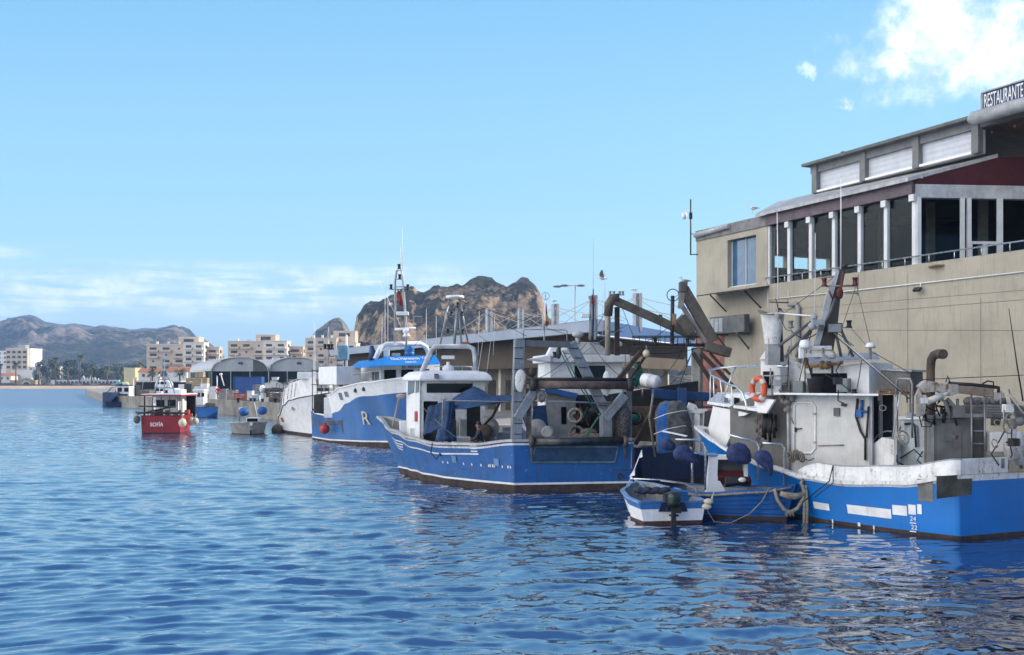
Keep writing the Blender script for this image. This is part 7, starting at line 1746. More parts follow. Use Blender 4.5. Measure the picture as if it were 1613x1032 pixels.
    m = MB(); m.tube([kk(1594, 676, .6), kk(1592, 700, .6), kk(1596, 722, .6)], [.10, .17, .2], 10); m.tube([kk(1604, 680, .6), kk(1601, 700, .6), kk(1612, 730, .6)], [.1, .2, .16], 10); link('net_hauler', m, M('chipped_white', (.48, .48, .47), .6, var=.2, rust=.7, dirt=.6, stain=(.10, .09, .08)), t)
    m = MB(); q = TR.at(1590, 728, -.1)
    m.tube([TR.at(1576, 737, -.1), TR.at(1576, 722, -.1)], .09, 10); m.tube([TR.at(1587, 738, -.12), TR.at(1587, 716, -.12), TR.at(1606, 714, -.12), TR.at(1609, 738, -.12)], .04, 7); link('fairlead', m, M('worn_fairlead', (.24, .23, .21), .5, .4, rust=.5), t)
    m = MB(); m.prism([kk(1560, 712, .1), kk(1590, 712, .1), kk(1590, 684, .1), kk(1575, 680, .1), kk(1560, 682, .1)], V((0, .5, 0))); link('white_crate', m, WHITE, t, bevel=.02)
    m = MB()
    for k in range(5): y = 640 + 4 * k; m.tube([kk(1518, y, -.7), kk(1625, y + 1.5, -.7)], .05, 7)
    m.beam(kk(1540, 658, -.7), kk(1540, 630, -.7), .08); m.beam(kk(1598, 660, -.7), kk(1598, 632, -.7), .08)
    for k in range(6): m.ball(kk(1526 + 13 * k, 632, -.9), .13, sc=(1.2, .8, .9))
    link('pipe_rack', m, M('grey_pipe_rack', (.16, .155, .14), .7, var=.3, rust=.5), t)
    rz = random.Random(77)
    zones = [(1262, 1340, 548, 618, 26.3, 9), (1384, 1460, 628, 718, 24.9, 12), (1500, 1612, 640, 705, 23.9, 9), (1205, 1245, 560, 640, 27.9, 5), (1556, 1612, 655, 718, 23.6, 6)]
    k = 0
    for xa, xb, ya, yb, D_, cnt in zones:
        for _ in range(cnt):
            px, py, r_ = rz.uniform(xa, xb), rz.uniform(ya, yb), rz.uniform(.05, .13); m = MB(); D1 = D_ + rz.uniform(-.25, .35); k += 1
            if k % 4 == 0: m.torus(W(px, py, D1), r_ * 1.5, r_ * .22, (rz.uniform(-.5, .5), -1, rz.uniform(0, 1)), 16, 6); nm, mt = 'rope_coil', ROPE
            elif k % 4 == 1: m.tube([W(px, py, D1), W(px + rz.uniform(-10, 10), py + rz.uniform(8, 20), D1), W(px + rz.uniform(-16, 16), py + rz.uniform(14, 34), D1)], .018, 6); nm, mt = 'hose', BLACK
            elif k % 4 == 2: m.box(W(px, py, D1), (r_ * 1.8, r_ * 1.4, r_ * 1.6), (1, rz.uniform(-.4, .4), 0)); nm, mt = 'small_box', [GREYP, DARK, WHITEW, RUSTY][k // 4 % 4]
            else: m.tube([W(px, py, D1), W(px + rz.uniform(-4, 4), py - rz.uniform(14, 36), D1)], .02, 6); nm, mt = 'pipe', [STEEL, RUSTY, GREYP][k // 4 % 3]
            link(nm, m, mt, t, bevel=.012 if nm == 'small_box' else 0)
    return t, NC


NEAR, NCp = near_boat()
lb = thing('lifebuoy', 'orange lifebuoy with pale bands hung on the rail of the nearest boat', 'lifebuoy', NCp.at(1194.5, 634, .4))
c = NCp.at(1194.5, 613, .40); ax = (V((-.93, -.36, .0))).normalized()
m = MB(); m.torus(c, .30, .082, ax, 36, 12); link('ring', m, ORANGE, lb)
for k in range(4):
    m = MB(); m.torus(c, .30, .086, ax, 36, 12, .07, k * math.pi / 2 + .5); link('band', m, M('pale_band', (.60, .55, .50), .6), lb)

# ------------------------------------------------------------ the little wooden boat between the two blue ones
t = thing('wooden_boat', 'small blue clinker boat with white cuddy, maroon seat and rope fender on its bow', 'rowing boat', (6.4, 28, 0))
h = Hull((4.75, 29.0), (7.5, 27.25), [(0, .82), (.35, .95), (.65, .80), (.87, .42), (1, .04)], [(0, .6), (.35, .72), (.65, .5), (.87, .2), (1, .02)], [(0, .74), (.4, .72), (.8, .84), (1, .98)], .28, flare=.8)
h.build(t, [K(-.25), K(.10), lambda u: h.z(u)], [BOOT, M('clinker_blue', (.006, .10, .34), .45, var=.15, streak=.3, scale=2)], [0, 1], .3, DK, (.10, .05), M('clinker_blue', (.006, .10, .34)), nu=24)
for k in range(5): zz = lambda u, k=k: .16 + (h.z(u) - .2) * k / 5; o = h.band(t, .02, .985, zz, lambda u, zz=zz: zz(u) + .022, -1, M('strake_blue', (.004, .05, .20), .5), 'strake', .014, 16)
m = MB(); m.tube([h.pt(.25 + .73 * k / 16, -1, h.z(.25 + .73 * k / 16) - .06, .05) for k in range(17)], .035, 8); link('rope_rub_rail', m, ROPE, t)
D = 27.9; pl = Plane(W(1150, 750, D), (1, -.1)); q_ = lambda x, y, k=0: pl.at(x, y, k)
m = MB(); m.prism([q_(1113, 778), q_(1145, 778), q_(1130, 750), q_(1131, 722), q_(1119, 720)], V((.05, .5, 0))); m.prism([q_(1130, 724), q_(1178, 724), q_(1178, 719), q_(1119, 718)], V((.05, .55, 0))); m.prism([q_(1172, 752), q_(1178, 752), q_(1178, 722), q_(1172, 722)], V((.05, .5, 0))); link('cuddy', m, WHITE, t)
m = MB(); m.prism([q_(1130, 760, -.3), q_(1176, 760, -.3), q_(1176, 722, -.3), q_(1130, 722, -.3)], V((0, .05, 0))); link('cuddy_inside', m, M('grey_inside', (.07, .075, .08), .7), t)
m = MB(); m.prism([q_(1131, 752, .05), q_(1184, 756, .05), q_(1176, 742, -.2), q_(1131, 741, -.2)], V((0, .1, -.2))); link('seat', m, M('maroon_cloth', (.085, .008, .014), .8, var=.2), t)
m = MB(); m.prism([q_(1142, 764, .15), q_(1182, 758, .15), q_(1178, 750, .1), q_(1142, 750, .1)], V((0, .1, -.1))); link('black_bag', m, BLACK, t, bevel=.03)
m = MB(); m.ball(q_(1169, 756, .2), .09, sc=(1.2, .6, .8)); link('white_rag', m, CLEANW, t)
m = MB(); m.prism([q_(1128, 720, .0), q_(1132, 717, .0), q_(1102, 717, 0.1), q_(1100, 714, .1)], V((0, .5, .03))); link('blue_lid', m, M('pale_blue_lid', (.16, .26, .42), .5), t)
for pts in ([(1111, 772), (1111, 706), (1107, 698), (1095, 693), (1064, 692)], [(1090, 770), (1090, 728), (1088, 704)], [(1235, 770), (1235, 706), (1231, 700), (1220, 699), (1201, 698)], [(1194, 756), (1195, 704), (1192, 697), (1180, 693), (1148, 685)]):
    m = MB(); m.tube([W(x, y, 27.5) for x, y in pts], .03, 7); link('fender_rail', m, INOX, t)
m = MB(); m.beam(W(1044, 679, 27.6), W(1082, 687, 27.3), .16, .03); link('plank', m, CLEANW, t)
# blue covered fenders hang over the rails
def cover(label, pts, D, th=.22):
    m = MB(); c = sum((W(x, y, D) for x, y in pts), V((0, 0, 0))) / len(pts); rings = []
    for k, s in ((-1, .55), (-.6, .9), (0, 1.0), (.6, .9), (1, .55)):
        rings.append([c + (W(x, y, D) - c) * s + V((0, k * th, 0)) for x, y in pts])
    m.loft(rings); o = solo('covered_fender', m, FENDB, label, 'fender', 'navy covered fenders over the small boats')
    s = o.modifiers.new('soft', 'SUBSURF'); s.levels = s.render_levels = 1; return o
cover('navy covered fender hanging left of all, below the narrow white plank', [(1037, 704), (1043, 689), (1058, 691), (1067, 701), (1060, 712), (1046, 710)], 27.8)
cover('pointed navy covered fender drooping to the right above the dinghy', [(1058, 712), (1064, 703), (1082, 697), (1092, 712), (1105, 734), (1100, 732), (1082, 728), (1060, 726)], 27.3)
cover('large squarish navy covered fender before the recess of the nearest boat', [(1142, 722), (1145, 696), (1178, 694), (1186, 722), (1182, 734), (1150, 732)], 27.6, .28)
cover('teardrop navy covered fender hanging lowest beside the nearest hull', [(1186, 718), (1192, 708), (1206, 707), (1216, 714), (1219, 735), (1217, 752), (1211, 752), (1206, 738), (1190, 730)], 27.0)
fr = thing('rope_fender', 'thick frayed rope fender looped round the bow of the small wooden boat', 'rope fender', W(1245, 838, 26.9))
Dr = 26.95
m = MB(); m.tube([W(1229, 777, Dr), W(1238, 780, Dr), (W(1252, 782, Dr)), W(1266, 778, Dr)], [.07, .09, .09, .06], 9); link('rope_roll', m, ROPE, fr)
m = MB(); m.tube([W(1220, 770, Dr), W(1224, 786, Dr), W(1234, 802, Dr), W(1244, 807, Dr), W(1256, 801, Dr), W(1265, 786, Dr), W(1267, 772, Dr), W(1262, 760, Dr), W(1266, 756, Dr)], .05, 8); link('rope_loop', m, ROPE, fr)
for x in (1266, 1270.5): m = MB(); m.tube([W(x - 1, 764, Dr), W(x + 1, 800, Dr), W(x, 840, Dr)], .04, 7); link('rope_end', m, ROPE, fr)
m = MB()
for k in range(9): m.tube([W(1238 + k * 1.4, 803, Dr - .03), W(1237 + k * 1.7, 811 + (k % 3) * 1.5, Dr - .04)], .012, 4)
link('frayed_strand', m, ROPE, fr); fr.children[-1]['kind'] = 'stuff'
m = MB(); m.tube([W(1212, 768, 27), W(1200, 790, 27), W(1180, 810, 27), W(1150, 824, 26.9), W(1125, 822, 26.8), W(1115, 806, 26.8), W(1114, 790, 26.8)], .014, 5); solo('mooring_rope', m, ROPE, 'thin mooring rope drooping to the water in front of the wooden boat', 'rope')

# ------------------------------------------------------------ the dinghy with the outboard
t = thing('dinghy', 'white and blue dinghy, stern towards us, with dark outboard motor', 'dinghy', (4.2, 27.5, 0))
h = Hull((4.30, 26.6), (3.82, 29.5), [(0, .91), (.3, .95), (.65, .85), (.88, .45), (1, .04)], [(0, .80), (.3, .85), (.65, .62), (.88, .25), (1, .02)], [(0, .58), (.5, .62), (1, .80)], .3, flare=.8)
DGB = M('dinghy_blue', (.03, .14, .40), .45, var=.15, streak=.3)
h.build(t, [K(-.25), K(.08), lambda u: .68 * h.z(u), lambda u: h.z(u)], [M('brown_bottom', (.075, .03, .022), .8), WHITE, DGB], [0, 1, 2], .28, DK, (.12, .05), M('pale_blue_rim', (.20, .32, .52), .5, streak=.3), nu=24)
P0, R0 = h.pt(0, 1, .5), h.pt(0, -1, .5); dt2 = (R0 - P0); P0.z = R0.z = 0; TD = Plane(P0, (dt2.x, dt2.y)); T_ = lambda x, y, k=0: TD.at(x, y, k)
m = MB(); m.prism(TD.poly([(1037, 806), (1083, 806), (1078, 792), (1042, 792)], .012), TD.n * .02); link('transom_notch', m, M('navy_notch', (.010, .022, .07), .6), t)
m = MB(); m.box(T_(1058, 783, .25), (.42, .3, .2)); link('cockpit_box', m, DARK, t)
m = MB()
for k in range(7): m.ball(W(1006 + k * 7, 772 + (k % 2) * 2, 27.3), .13, sc=(1.2, 1, .7))
link('rolled_cover', m, M('navy_canvas', (.022, .032, .06), .8, var=.4, bump=.5), t)
m = MB(); m.beam(W(1012, 790, 28), W(1078, 792, 27.8), .5, .05); link('thwart', m, DGB, t)
for pts in ([(1003, 783), (1003, 769), (1016, 764), (1016, 784)], [(1006, 789), (1016, 769), (1003, 757), (993, 752)], [(1098, 783), (1095, 770), (1078, 762), (1040, 757)], [(993, 754), (1040, 756), (1090, 763)]):
    m = MB(); m.tube([W(x, y, 27.4) for x, y in pts], .022, 6); link('tube_rail', m, INOX, t)
m = MB(); m.tube([W(990, 762, 28.5), W(1001, 735, 28.5), W(1011, 709, 28.5)], .016, 5); o = link('flag_pole', m, CLEANW, t)
m = MB(); m.add([W(1011, 709, 28.5), W(1006, 722, 28.5), W(1012, 720, 28.45)], [(0, 1, 2)]); m.add([W(1000, 738, 28.5), W(991, 751, 28.5), W(1000, 749, 28.45)], [(0, 1, 2)]); link('pennant', m, CLEANW, t)
om = thing('outboard_motor', 'dark green and black outboard motor on the stern of the dinghy', 'outboard motor', T_(1060, 830, .2))
rings = []
for x0, x1, y, dp in ((1052, 1070, 797, .16), (1049, 1072, 790, .22), (1048, 1072, 782, .24), (1050, 1071, 777, .21), (1054, 1068, 774.5, .13)):
    c = T_((x0 + x1) / 2, y, .28); rx = (x1 - x0) / 2 / F * c.y; rings.append([c + V((rx * math.cos(th), dp * math.sin(th), 0)) for th in [2 * math.pi * k / 16 for k in range(16)]])
m = MB(); m.loft(rings); link('cowl', m, M('cowl_green', (.022, .036, .030), .35, var=.2), om)
m = MB(); m.beam(T_(1061, 797, .28), T_(1061, 836, .28), .14, .12); m.beam(T_(1057, 812, .36), T_(1066, 812, .2), .14, .05); m.box(T_(1066, 803, .25), (.2, .25, .16)); m.tube([T_(1054, 800, .3), T_(1049, 804, .35)], .03, 6); link('leg', m, BLACK, om)
m = MB(); m.lathe(T_(1061, 836, .3), [(.05, -.1), (.06, .05), (.02, .15)], (0, -1, 0), 10); link('gearcase', m, BLACK, om)
for k, (x, y) in enumerate(((1116, 790), (1113, 798))):
    m = MB(); c = W(x, y, 26.3); m.ball(c, .10, sc=(1.3, .9, .8)); m.tube([c + V((.1, 0, .05)), c + V((.2, .3, .25))], .012, 4); solo('fender', m, M('cream_fender', (.58, .52, .38)), ['upper', 'lower'][k] + ' small cream fender between the dinghy and the wooden boat', 'fender', 'cream fenders beside the dinghy')

# ------------------------------------------------------------ people
def skin(name, pts, edges, rad, mat, parent, root=0, sub=2):
    base = org(parent); me = bpy.data.meshes.new(name); me.from_pydata([tuple(V(p) - base) for p in pts], edges, [])
    o = bpy.data.objects.new(name, me); C.objects.link(o); o.parent = parent; me.materials.append(mat)
    md = o.modifiers.new('skin', 'SKIN'); md.use_smooth_shade = True
    for i, d in enumerate(me.skin_vertices[0].data): r = rad[i]; d.radius = r if isinstance(r, tuple) else (r, r); d.use_root = i == root
    s = o.modifiers.new('sub', 'SUBSURF'); s.levels = s.render_levels = sub
    return o


def person(label, base, J, shirt, legs, hair, face, group=None):
    """J: joints relative to base: pelvis chest neck head, and for each side shoulder elbow hand hip knee ankle toe"""
    t = thing('person', label, 'person', base, group); b = V(base); g = lambda n: b + V(J[n]); f = V(face).normalized()
    names = ['pelvis', 'waist', 'chest', 'neck', 'chin', 'head']; pts = [g('pelvis'), g('pelvis').lerp(g('chest'), .5), g('chest'), g('neck'), g('neck').lerp(g('head'), .4) + f * .015, g('head')]
    rad = [.13, .115, .135, .052, .062, .092]; ed = [(0, 1), (1, 2), (2, 3), (3, 4), (4, 5)]
    pts.append(g('head') + V((0, 0, .085))); rad.append(.065); ed.append((5, 6))
    arms, lg = [], []
    for sd in 'lr':
        n = len(pts); pts += [g('sh' + sd), g('el' + sd), g('wr' + sd), g('ha' + sd)]; rad += [.055, .042, .030, .034]; ed += [(2, n), (n, n + 1), (n + 1, n + 2), (n + 2, n + 3)]
        hd = (g('ha' + sd) - g('wr' + sd)).normalized()
        s = hd.cross(f).normalized() if abs(hd.dot(f)) < .9 else V((1, 0, 0))
        for k in range(4): q = len(pts); off = s * (.026 * (k - 1.5)); pts += [g('ha' + sd) + hd * .035 + off, g('ha' + sd) + hd * (.085 + .012 * (k in (1, 2))) + off + f * .015]; rad += [.011, .008]; ed += [(n + 3, q), (q, q + 1)]
        q = len(pts); pts += [g('ha' + sd) + s * .04 + hd * .01, g('ha' + sd) + s * .055 + hd * .045 + f * .02]; rad += [.011, .009]; ed += [(n + 3, q), (q, q + 1)]
        arms += [g('sh' + sd), g('el' + sd), g('wr' + sd)]
        n = len(pts); pts += [g('hi' + sd), g('kn' + sd), g('an' + sd), g('to' + sd)]; rad += [.085, .058, .04, .035]; ed += [(0, n), (n, n + 1), (n + 1, n + 2), (n + 2, n + 3)]
        lg += [g('hi' + sd), g('kn' + sd), g('an' + sd)]
    skin('body', pts, ed, rad, SKIN, t)
    P = [g('pelvis') + V((0, 0, .02)), g('pelvis').lerp(g('chest'), .5), g('chest'), g('neck') - V((0, 0, .03))] + arms
    skin('shirt', P, [(0, 1), (1, 2), (2, 3), (2, 4), (4, 5), (5, 6), (2, 7), (7, 8), (8, 9)], [.145, .135, .155, .075, .075, .058, .045, .075, .058, .045], shirt, t)
    P = [g('pelvis')] + lg
    skin('trousers', P, [(0, 1), (1, 2), (2, 3), (0, 4), (4, 5), (5, 6)], [.15, .10, .075, .06, .10, .075, .06], legs, t)
    for sd in 'lr': m = MB(); a, c = g('an' + sd), g('to' + sd); m.tube([a - (c - a) * .3 - V((0, 0, .02)), a.lerp(c, .4), c], [.05, .055, .04], 8); link('shoe', m, BLACK, t)
    h = g('head'); m = MB(); m.ball(h + V((0, 0, .055)) - f * .022, .105, 12, 8, sc=(.92, .98, .95)); link('hair', m, hair, t)
    s = V((-f.y, f.x, 0)); m = MB()
    for k in (-1, 1): m.ball(h + f * .086 + s * (.033 * k) + V((0, 0, .008)), .011)
    link('eyes', m, BLACK, t); t.children[-1]['kind'] = 'stuff'
    m = MB(); m.tube([h + f * .088 + V((0, 0, .01)), h + f * .112 - V((0, 0, .022))], [.010, .016], 6); link('nose', m, SKIN, t)
    m = MB(); m.tube([h + f * .086 - V((0, 0, .048)) + s * .022, h + f * .092 - V((0, 0, .048)), h + f * .086 - V((0, 0, .048)) - s * .022], .006, 5); link('mouth', m, M('lips', (.20, .07, .06), .6), t)
    for k in (-1, 1): m = MB(); m.ball(h + s * (.096 * k), .022, sc=(.6, 1, 1.4)); link('ear', m, SKIN, t)
    return t


HAIR = M('dark_hair', (.018, .013, .010), .7)
stand = dict(pelvis=(0, 0, .94), chest=(0, 0, 1.32), neck=(0, 0, 1.50), head=(0, .02, 1.64), shl=(-.18, 0, 1.42), ell=(-.27, .02, 1.14), wrl=(-.25, .10, .92), hal=(-.25, .13, .86), shr=(.18, 0, 1.42), elr=(.28, .0, 1.15), wrr=(.22, .14, .98), har=(.20, .18, .94),
             hil=(-.10, 0, .88), knl=(-.11, .03, .49), anl=(-.11, -.01, .09), tol=(-.12, .15, .04), hir=(.10, 0, .88), knr=(.12, .05, .49), anr=(.13, .02, .09), tor=(.15, .18, .04))
q = W(343.5, 631, 121.8); q.z = QZ + .006
person('man in a red shirt and grey trousers standing on the far quay edge', q, stand, M('red_shirt', (.48, .03, .03), .85, var=.15), M('grey_trousers', (.16, .165, .18), .85), HAIR, (.2, 1, 0))
sit = dict(pelvis=(0, 0, .48), chest=(-.05, -.02, .86), neck=(-.07, -.03, 1.04), head=(-.09, -.05, 1.19), shl=(-.05, -.20, .96), ell=(-.16, -.26, .72), wrl=(-.36, -.20, .66), hal=(-.42, -.18, .66), shr=(-.06, .17, .96), elr=(-.18, .22, .72), wrr=(-.38, .12, .68), har=(-.44, .10, .68),
           hil=(-.02, -.10, .44), knl=(-.44, -.15, .50), anl=(-.46, -.15, .10), tol=(-.60, -.17, .05), hir=(-.02, .10, .44), knr=(-.42, .14, .50), anr=(-.50, .14, .10), tor=(-.64, .15, .05))
q = W(757, 690, 35.9); q.z = 1.04
person('dark haired man in navy clothes sitting on the deck of the worn blue trawler', q, sit, M('navy_shirt', (.022, .035, .06), .85, var=.3), M('dark_trousers', (.02, .022, .026), .85), HAIR, (-1, -.45, -.1))
m = MB(); m.box((q.x + .02, q.y, 1.04 + .16), (.34, .4, .36)); link('fish_box', m, GREYP, TRAWL, bevel=.02)

# ------------------------------------------------------------ gulls near by
gull(RW.at(1186, 335.5, -.3), (-1, .1, 0), 'gull standing on the grey coping of the restaurant roof', None)
gull(V((mast_tops[4].x, mast_tops[4].y, mast_tops[4].z + .25)), (1, -.2, 0), 'gull on the tallest roof mast, nearest the restaurant', None)
gull(W(1078, 451, 39), (-1, -.3, 0), 'gull perched on the top of the folded brown crane arm', None)
gull(V((mast_tops[2].x, mast_tops[2].y, mast_tops[2].z + .25)), (-1, 0, 0), 'gull on the roof mast just right of the furled flag', None)
m, w, l, b = gull_mesh(1.15, W(948, 446, 47), (-1, -.3, .1)); c = W(948, 438.5, 47)
o = solo('gull', m, GULLW, 'flying gull with raised wings in the sky left of the brown crane', 'gull')
w = MB()
for sg, tip in ((-1, V((-.02, -.25, .36))), (1, V((.1, .3, .22)))):
    s = V((0, sg * .05, 0)); w.loft([[c + s + V((-.10, 0, 0)), c + tip * .5 + V((-.12, 0, .02)), c + tip + V((-.03, 0, 0))], [c + s + V((.10, 0, 0)), c + tip * .5 + V((.08, 0, 0)), c + tip + V((.04, 0, 0))]], closed=False)
link('wing', w, GULLG, o); link('beak', b, BEAK, o)

# ------------------------------------------------------------ lamp post, roof fittings
t = thing('street_lamp', 'tall thin double armed street lamp rising behind the market roof', 'street lamp', W(906, 610, 92))
m = MB(); m.tube([V((W(906, 600, 92).x, 92, QZ)), W(906, 449, 92)], [.09, .05], 8); link('pole', m, GREYP, t)
for x, y in ((876, 452), (918, 450)): m = MB(); m.tube([W(906, 449.5, 92), W(x, y, 92)], .04, 6); link('arm', m, GREYP, t)
for x, y in ((889, 450), (878, 451.5), (915, 450)): m = MB(); m.ball(W(x, y, 92), .28, sc=(1.5, .6, .4)); link('lamp_head', m, M('lamp_grey', (.16, .17, .18)), t)
t = thing('roof_vent', 'small round brown cowl on the restaurant roof above the first white panel', 'vent', RW.at(1328, 248, -3.5)); q = RW.at(1328, 247, -3.5)
m = MB(); m.lathe(q - V((0, 0, .2)), [(.10, 0), (.10, .2), (.15, .22), (.16, .32), (.10, .42), (.0, .45)], n=14); link('cowl', m, RUSTY, t)
t = thing('roof_vent', 'tiny pale vent stub on the restaurant roof above the second white panel', 'vent', RW.at(1370, 236, -3.5)); q = RW.at(1370, 236, -3.5)
m = MB(); m.lathe(q - V((0, 0, .2)), [(.08, 0), (.08, .25), (.13, .26), (.13, .32), (.0, .33)], n=12); link('stub', m, CLEANW, t)

# ------------------------------------------------------------ goods on the far quay
def open_box(name, label, cat, px0, px1, py0, py1, D, mat, dep=1.0, group='goods on the far quay', slats=0, rim=None):
    a, b = W(px0, py1, D), W(px1, py0, D); w, hgt = b.x - a.x, b.z - a.z; c = V(((a.x + b.x) / 2, D + dep / 2, a.z))
    t = thing(name, label, cat, c, group); th = .05
    m = MB(); m.box(c + V((0, 0, .05)), (w, dep, .08))
    if not slats:
        for s in (-1, 1): m.box(c + V((s * (w - th) / 2, 0, hgt / 2)), (th, dep, hgt)); m.box(c + V((0, s * (dep - th) / 2, hgt / 2)), (w - 2 * th, th, hgt))
        link('body', m, mat, t)
    else:
        for k in range(slats):
            z = hgt * (k + .6) / slats
            for s in (-1, 1): m.box(c + V((s * (w - th) / 2, 0, z)), (th, dep, hgt / slats * .62)); m.box(c + V((0, s * (dep - th) / 2, z)), (w, th, hgt / slats * .62))
        for sx in (-1, 1):
            for sy in (-1, 1): m.box(c + V((sx * (w / 2), sy * dep / 2, hgt / 2)), (.07, .07, hgt))
        link('body', m, mat, t)
    m = MB()
    for s in (-1, 1): m.box(c + V((s * w / 2, 0, hgt)), (.08, dep + .08, .06)); m.box(c + V((0, s * dep / 2, hgt + .003)), (w, .08, .06))
    link('rim', m, rim or mat, t)
    return t


PWH = M('plastic_white', (.66, .66, .64), .5, var=.08, dirt=.15); PGR = M('plastic_grey', (.24, .24, .23), .6, var=.15); PRED = M('crate_red', (.34, .07, .045), .6, var=.12); CAGE = M('wire_cage', (.30, .29, .27), .6, .3, var=.2)
DQ = 110.5
open_box('fish_crate', 'white fish crate on the quay behind the blue boat, left of the man in red', 'crate', 322, 332, 612, 622, 127, PWH)
open_box('fish_crate', 'wide white fish crate right behind the man in red', 'crate', 329, 340, 609, 630, 126, PWH)
open_box('fish_crate', 'pale crate with dirty net just right of the man in red', 'crate', 348, 356, 613, 631, 119, PGR)
open_box('wire_cage', 'grey slatted cage on the quay left of the red crate', 'cage', 357.5, 371, 615, 632, 117, CAGE, 1.2, slats=6)
open_box('fish_crate', 'red slatted crate on the quay before the blue container', 'crate', 369, 388, 619.5, 632, 115, PRED, 1.2, slats=4)
open_box('fish_tub', 'white tub standing right of the red crate', 'tub', 389, 397, 616, 632, 115, PWH)
open_box('fish_tub', 'low pale blue and white tub left of the stored outboard', 'tub', 397, 407, 623, 632, 113, M('pale_blue_tub', (.42, .52, .56), .5))
open_box('pallet_crate', 'brown slatted crate right of the stored outboard, carrying white boxes', 'crate', 424.5, 444.5, 613, 633.5, 108, M('grey_brown_wood', (.20, .17, .13), .85, var=.25), 1.4, slats=7)
open_box('wire_cage', 'grey cage behind the stored outboard', 'cage', 399, 412, 606, 628, 124, CAGE, 1.2, slats=7)
for k, (a, b, y0, y1, lab) in enumerate(((417, 426, 603.5, 613, 'left of the pile'), (426, 436, 600, 612, 'tallest of the pile'), (435, 441, 603, 612.5, 'narrow, right of the tallest'), (440, 449, 605, 613, 'rightmost of the pile'), (428, 437, 594.5, 600, 'on top of the tallest'))):
    open_box('fish_box', f'white fish box on the brown slatted crate, {lab}', 'fish box', a, b, y0, y1, 108.6, PWH, .7)
open_box('wire_cage', 'lower of two grey traps beside the rail of the white boat', 'cage', 446, 456, 603, 619, 106, CAGE, 1.0, slats=5)
open_box('wire_cage', 'upper of two grey traps beside the rail of the white boat', 'cage', 455, 464, 598, 612, 104, CAGE, 1.0, slats=5)
t = thing('stored_outboard', 'white outboard motor standing upright on the far quay edge', 'outboard motor', W(413, 634, 107.5), 'goods on the far quay')
D = 107.5; rings = []
for x0, x1, y, dp in ((410.5, 415.5, 619, .2), (409.5, 417, 616, .32), (408.8, 417.8, 612, .34), (409.5, 417, 608.5, .3), (411, 415.5, 607, .15)):
    c = W((x0 + x1) / 2, y, D); rx = (x1 - x0) / 2 / F * D; rings.append([c + V((rx * math.cos(th), dp * math.sin(th), 0)) for th in [2 * math.pi * k / 14 for k in range(14)]])
m = MB(); m.loft(rings); link('cowl', m, CLEANW, t); m = MB(); m.beam(W(413.2, 619, D), W(413.5, 628, D), .34, .3); link('shaft_housing', m, CLEANW, t); m = MB(); m.beam(W(413.5, 628, D), W(413.3, 634, D), .28, .24); m.lathe(W(413.3, 632, D - .1), [(.1, -.2), (.12, .1), (.03, .3)], (0, -1, 0), 10); link('gearcase', m, BLACK, t)
rr = random.Random(12)
for k, (px, py, r, sc, mt, lab) in enumerate(((300, 617, .9, (1.6, .8, .6), NET, 'low heap of brown nets on the quay behind the blue boat'), (282, 620, .9, (1.5, .8, .7), M('grey_net', (.13, .125, .115)), 'grey heap of nets behind the red boat'), (403, 627, .55, (1.3, .8, .8), PWH, 'white sack slumped before the stored outboard'), (436, 612, .5, (2.2, .8, .5), NET, 'brown net draped behind the white fish boxes'), (362, 611, .7, (2.2, .7, .5), M('pale_net', (.20, .19, .165), .95, var=.3, bump=1), 'pale net heap behind the grey slatted cage'), (236, 612, .9, (1.6, .8, .7), NET, 'dark net heap on the quay left of the white van'), (392, 610, .7, (1.6, .7, .6), M('pale_net', (.20, .19, .165)), 'pale net heap before the blue container'))):
    D = 128 if px < 350 else 120; D = 165 if px < 240 else D; c = W(px, py, D); c.z = QZ + r * sc[2] * .62; m = MB(); rings = []
    for i in range(9):
        th = math.pi * (i + .02) / 8.04; rings.append([c + V((r * sc[0] * math.sin(th) * math.cos(2 * math.pi * j / 16) * (1 + .22 * rr.uniform(-1, 1)), r * sc[1] * math.sin(th) * math.sin(2 * math.pi * j / 16), -r * sc[2] * math.cos(th) * (1 + .15 * rr.uniform(-1, 1)))) for j in range(16)])
    m.loft(rings); solo('net_heap', m, mt, lab, 'net heap', 'goods on the far quay')
t = thing('boat_mast', 'two thin white poles leaning before the left arched shed', 'pole', W(342, 625, 150), 'goods on the far quay')
m = MB(); m.tube([W(342, 616, 150), W(342, 592, 150)], .08, 6); link('pole', m, CLEANW, t); m = MB(); m.tube([W(353, 608, 150), W(348, 590, 150)], .08, 6); m.tube([W(346, 590, 150), W(350, 589, 150)], .15, 6); link('pole', m, CLEANW, t)
for x in (371, 391, 397, 430): 
    m = MB(); q = W(x, 632, 107); q.z = QZ; q.y = 108; m.lathe(q, [(.16, 0), (.13, .1), (.12, .35), (.22, .4), (.22, .48), (.0, .5)], n=12); solo('bollard', m, DARK, 'dark mooring bollard on the edge of the far quay wall', 'bollard', 'bollards on the far quay')
t = thing('van', 'small white van parked on the quay behind the red boat', 'van', W(258, 612, 165)); D = 165; c = W(258, 615, D)
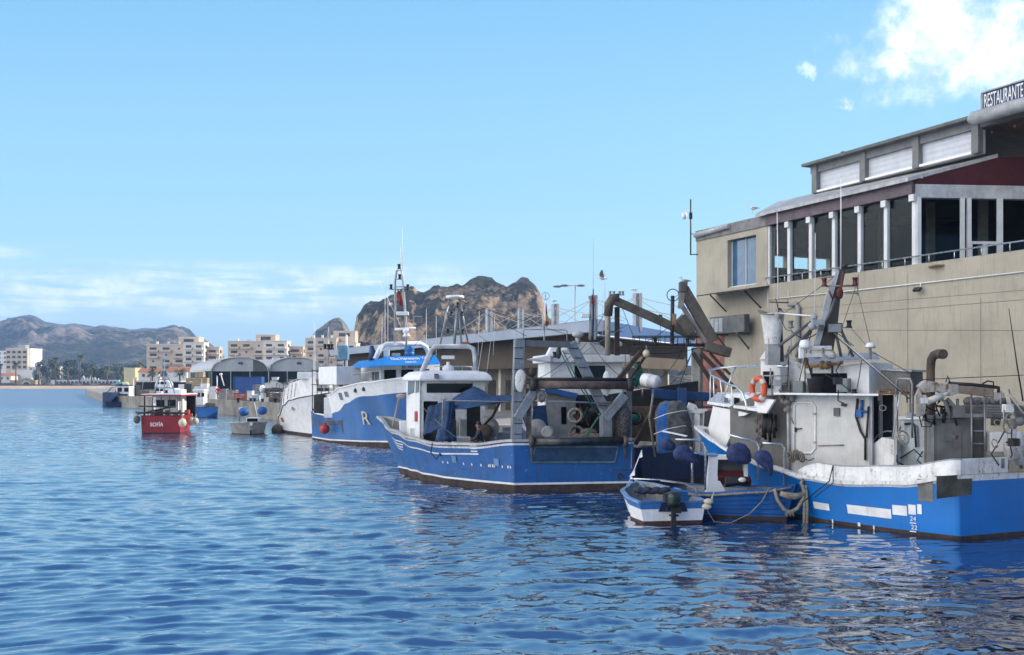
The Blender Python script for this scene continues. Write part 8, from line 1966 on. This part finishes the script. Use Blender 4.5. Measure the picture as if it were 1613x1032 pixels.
m = MB(); m.loft([[c + V((x, -.9, z0)), c + V((x, .9, z0)), c + V((x, .8, z1)), c + V((x, -.8, z1))] for x, z0, z1 in ((-1.2, .3, 1.0), (-.9, .25, 1.6), (.9, .25, 1.65), (1.3, .3, 1.1))], smooth=False); link('body', m, CLEANW, t, bevel=.08); m = MB(); m.box(c + V((0, -.87, 1.22)), (1.4, .1, .4)); link('window', m, GLASSD, t)
for s in (-.8, .8): m = MB(); m.lathe(c + V((s, -.95, .3)), [(.3, 0), (.3, .15)], (0, 1, 0), 12); link('wheel', m, BLACK, t)

rr = random.Random(21)
MATS = [PWH, PGR, M('grey_brown_wood', (.20, .17, .13)), M('tub_blue', (.02, .08, .26), .5), PWH, M('dark_tub', (.05, .05, .05), .6), M('tan_box', (.40, .31, .20), .8)]
for k in range(34):
    px = rr.choice([rr.uniform(206, 300), rr.uniform(296, 342), rr.uniform(350, 440)]); D = rr.uniform(142, 175) if px < 300 else rr.uniform(128, 150); w_ = rr.uniform(.6, 1.5); hh_ = rr.uniform(.4, 1.1); st = rr.random() < .3
    x = xof(px, D); zb_ = QZ + .005
    for lv in range(2 if st else 1):
        m = MB(); m.box((x + .1 * lv, D, zb_ + hh_ / 2), (w_, .9, hh_), (1, rr.uniform(-.3, .3), 0)); solo('quay_box', m, MATS[k % 7], 'box or tub in the jumble of goods behind the red boat and the sheds front', 'box', 'jumbled boxes on the far quay', bevel=.04); zb_ += hh_ + .005
for k in range(9):
    px = rr.uniform(205, 335); D = rr.uniform(145, 170); m = MB(); q = V((xof(px, D), D, QZ)); m.tube([q, q + V((rr.uniform(-.6, .6), 0, rr.uniform(1.6, 3.6)))], .05, 5); solo('pole', m, [GREYP, CLEANW, DARK][k % 3], 'thin upright pole among the goods behind the red boat', 'pole', 'poles on the far quay')

# ------------------------------------------------------------ the air
def haze():
    m = bpy.data.materials.new('haze'); m.use_nodes = True; n = NT(m.node_tree); n.n.clear()
    v = n.new('ShaderNodeVolumePrincipled'); v.inputs['Color'].default_value = (.34, .58, 1.0, 1); v.inputs['Density'].default_value = .00024; v.inputs['Anisotropy'].default_value = .2
    o = n.new('ShaderNodeOutputMaterial'); n.l.new(v.outputs[0], o.inputs['Volume'])
    b = MB(); b.box((0, 1600, 100), (7400, 4600, 210)); h = link('haze', b, m); h['kind'] = 'stuff'
haze()
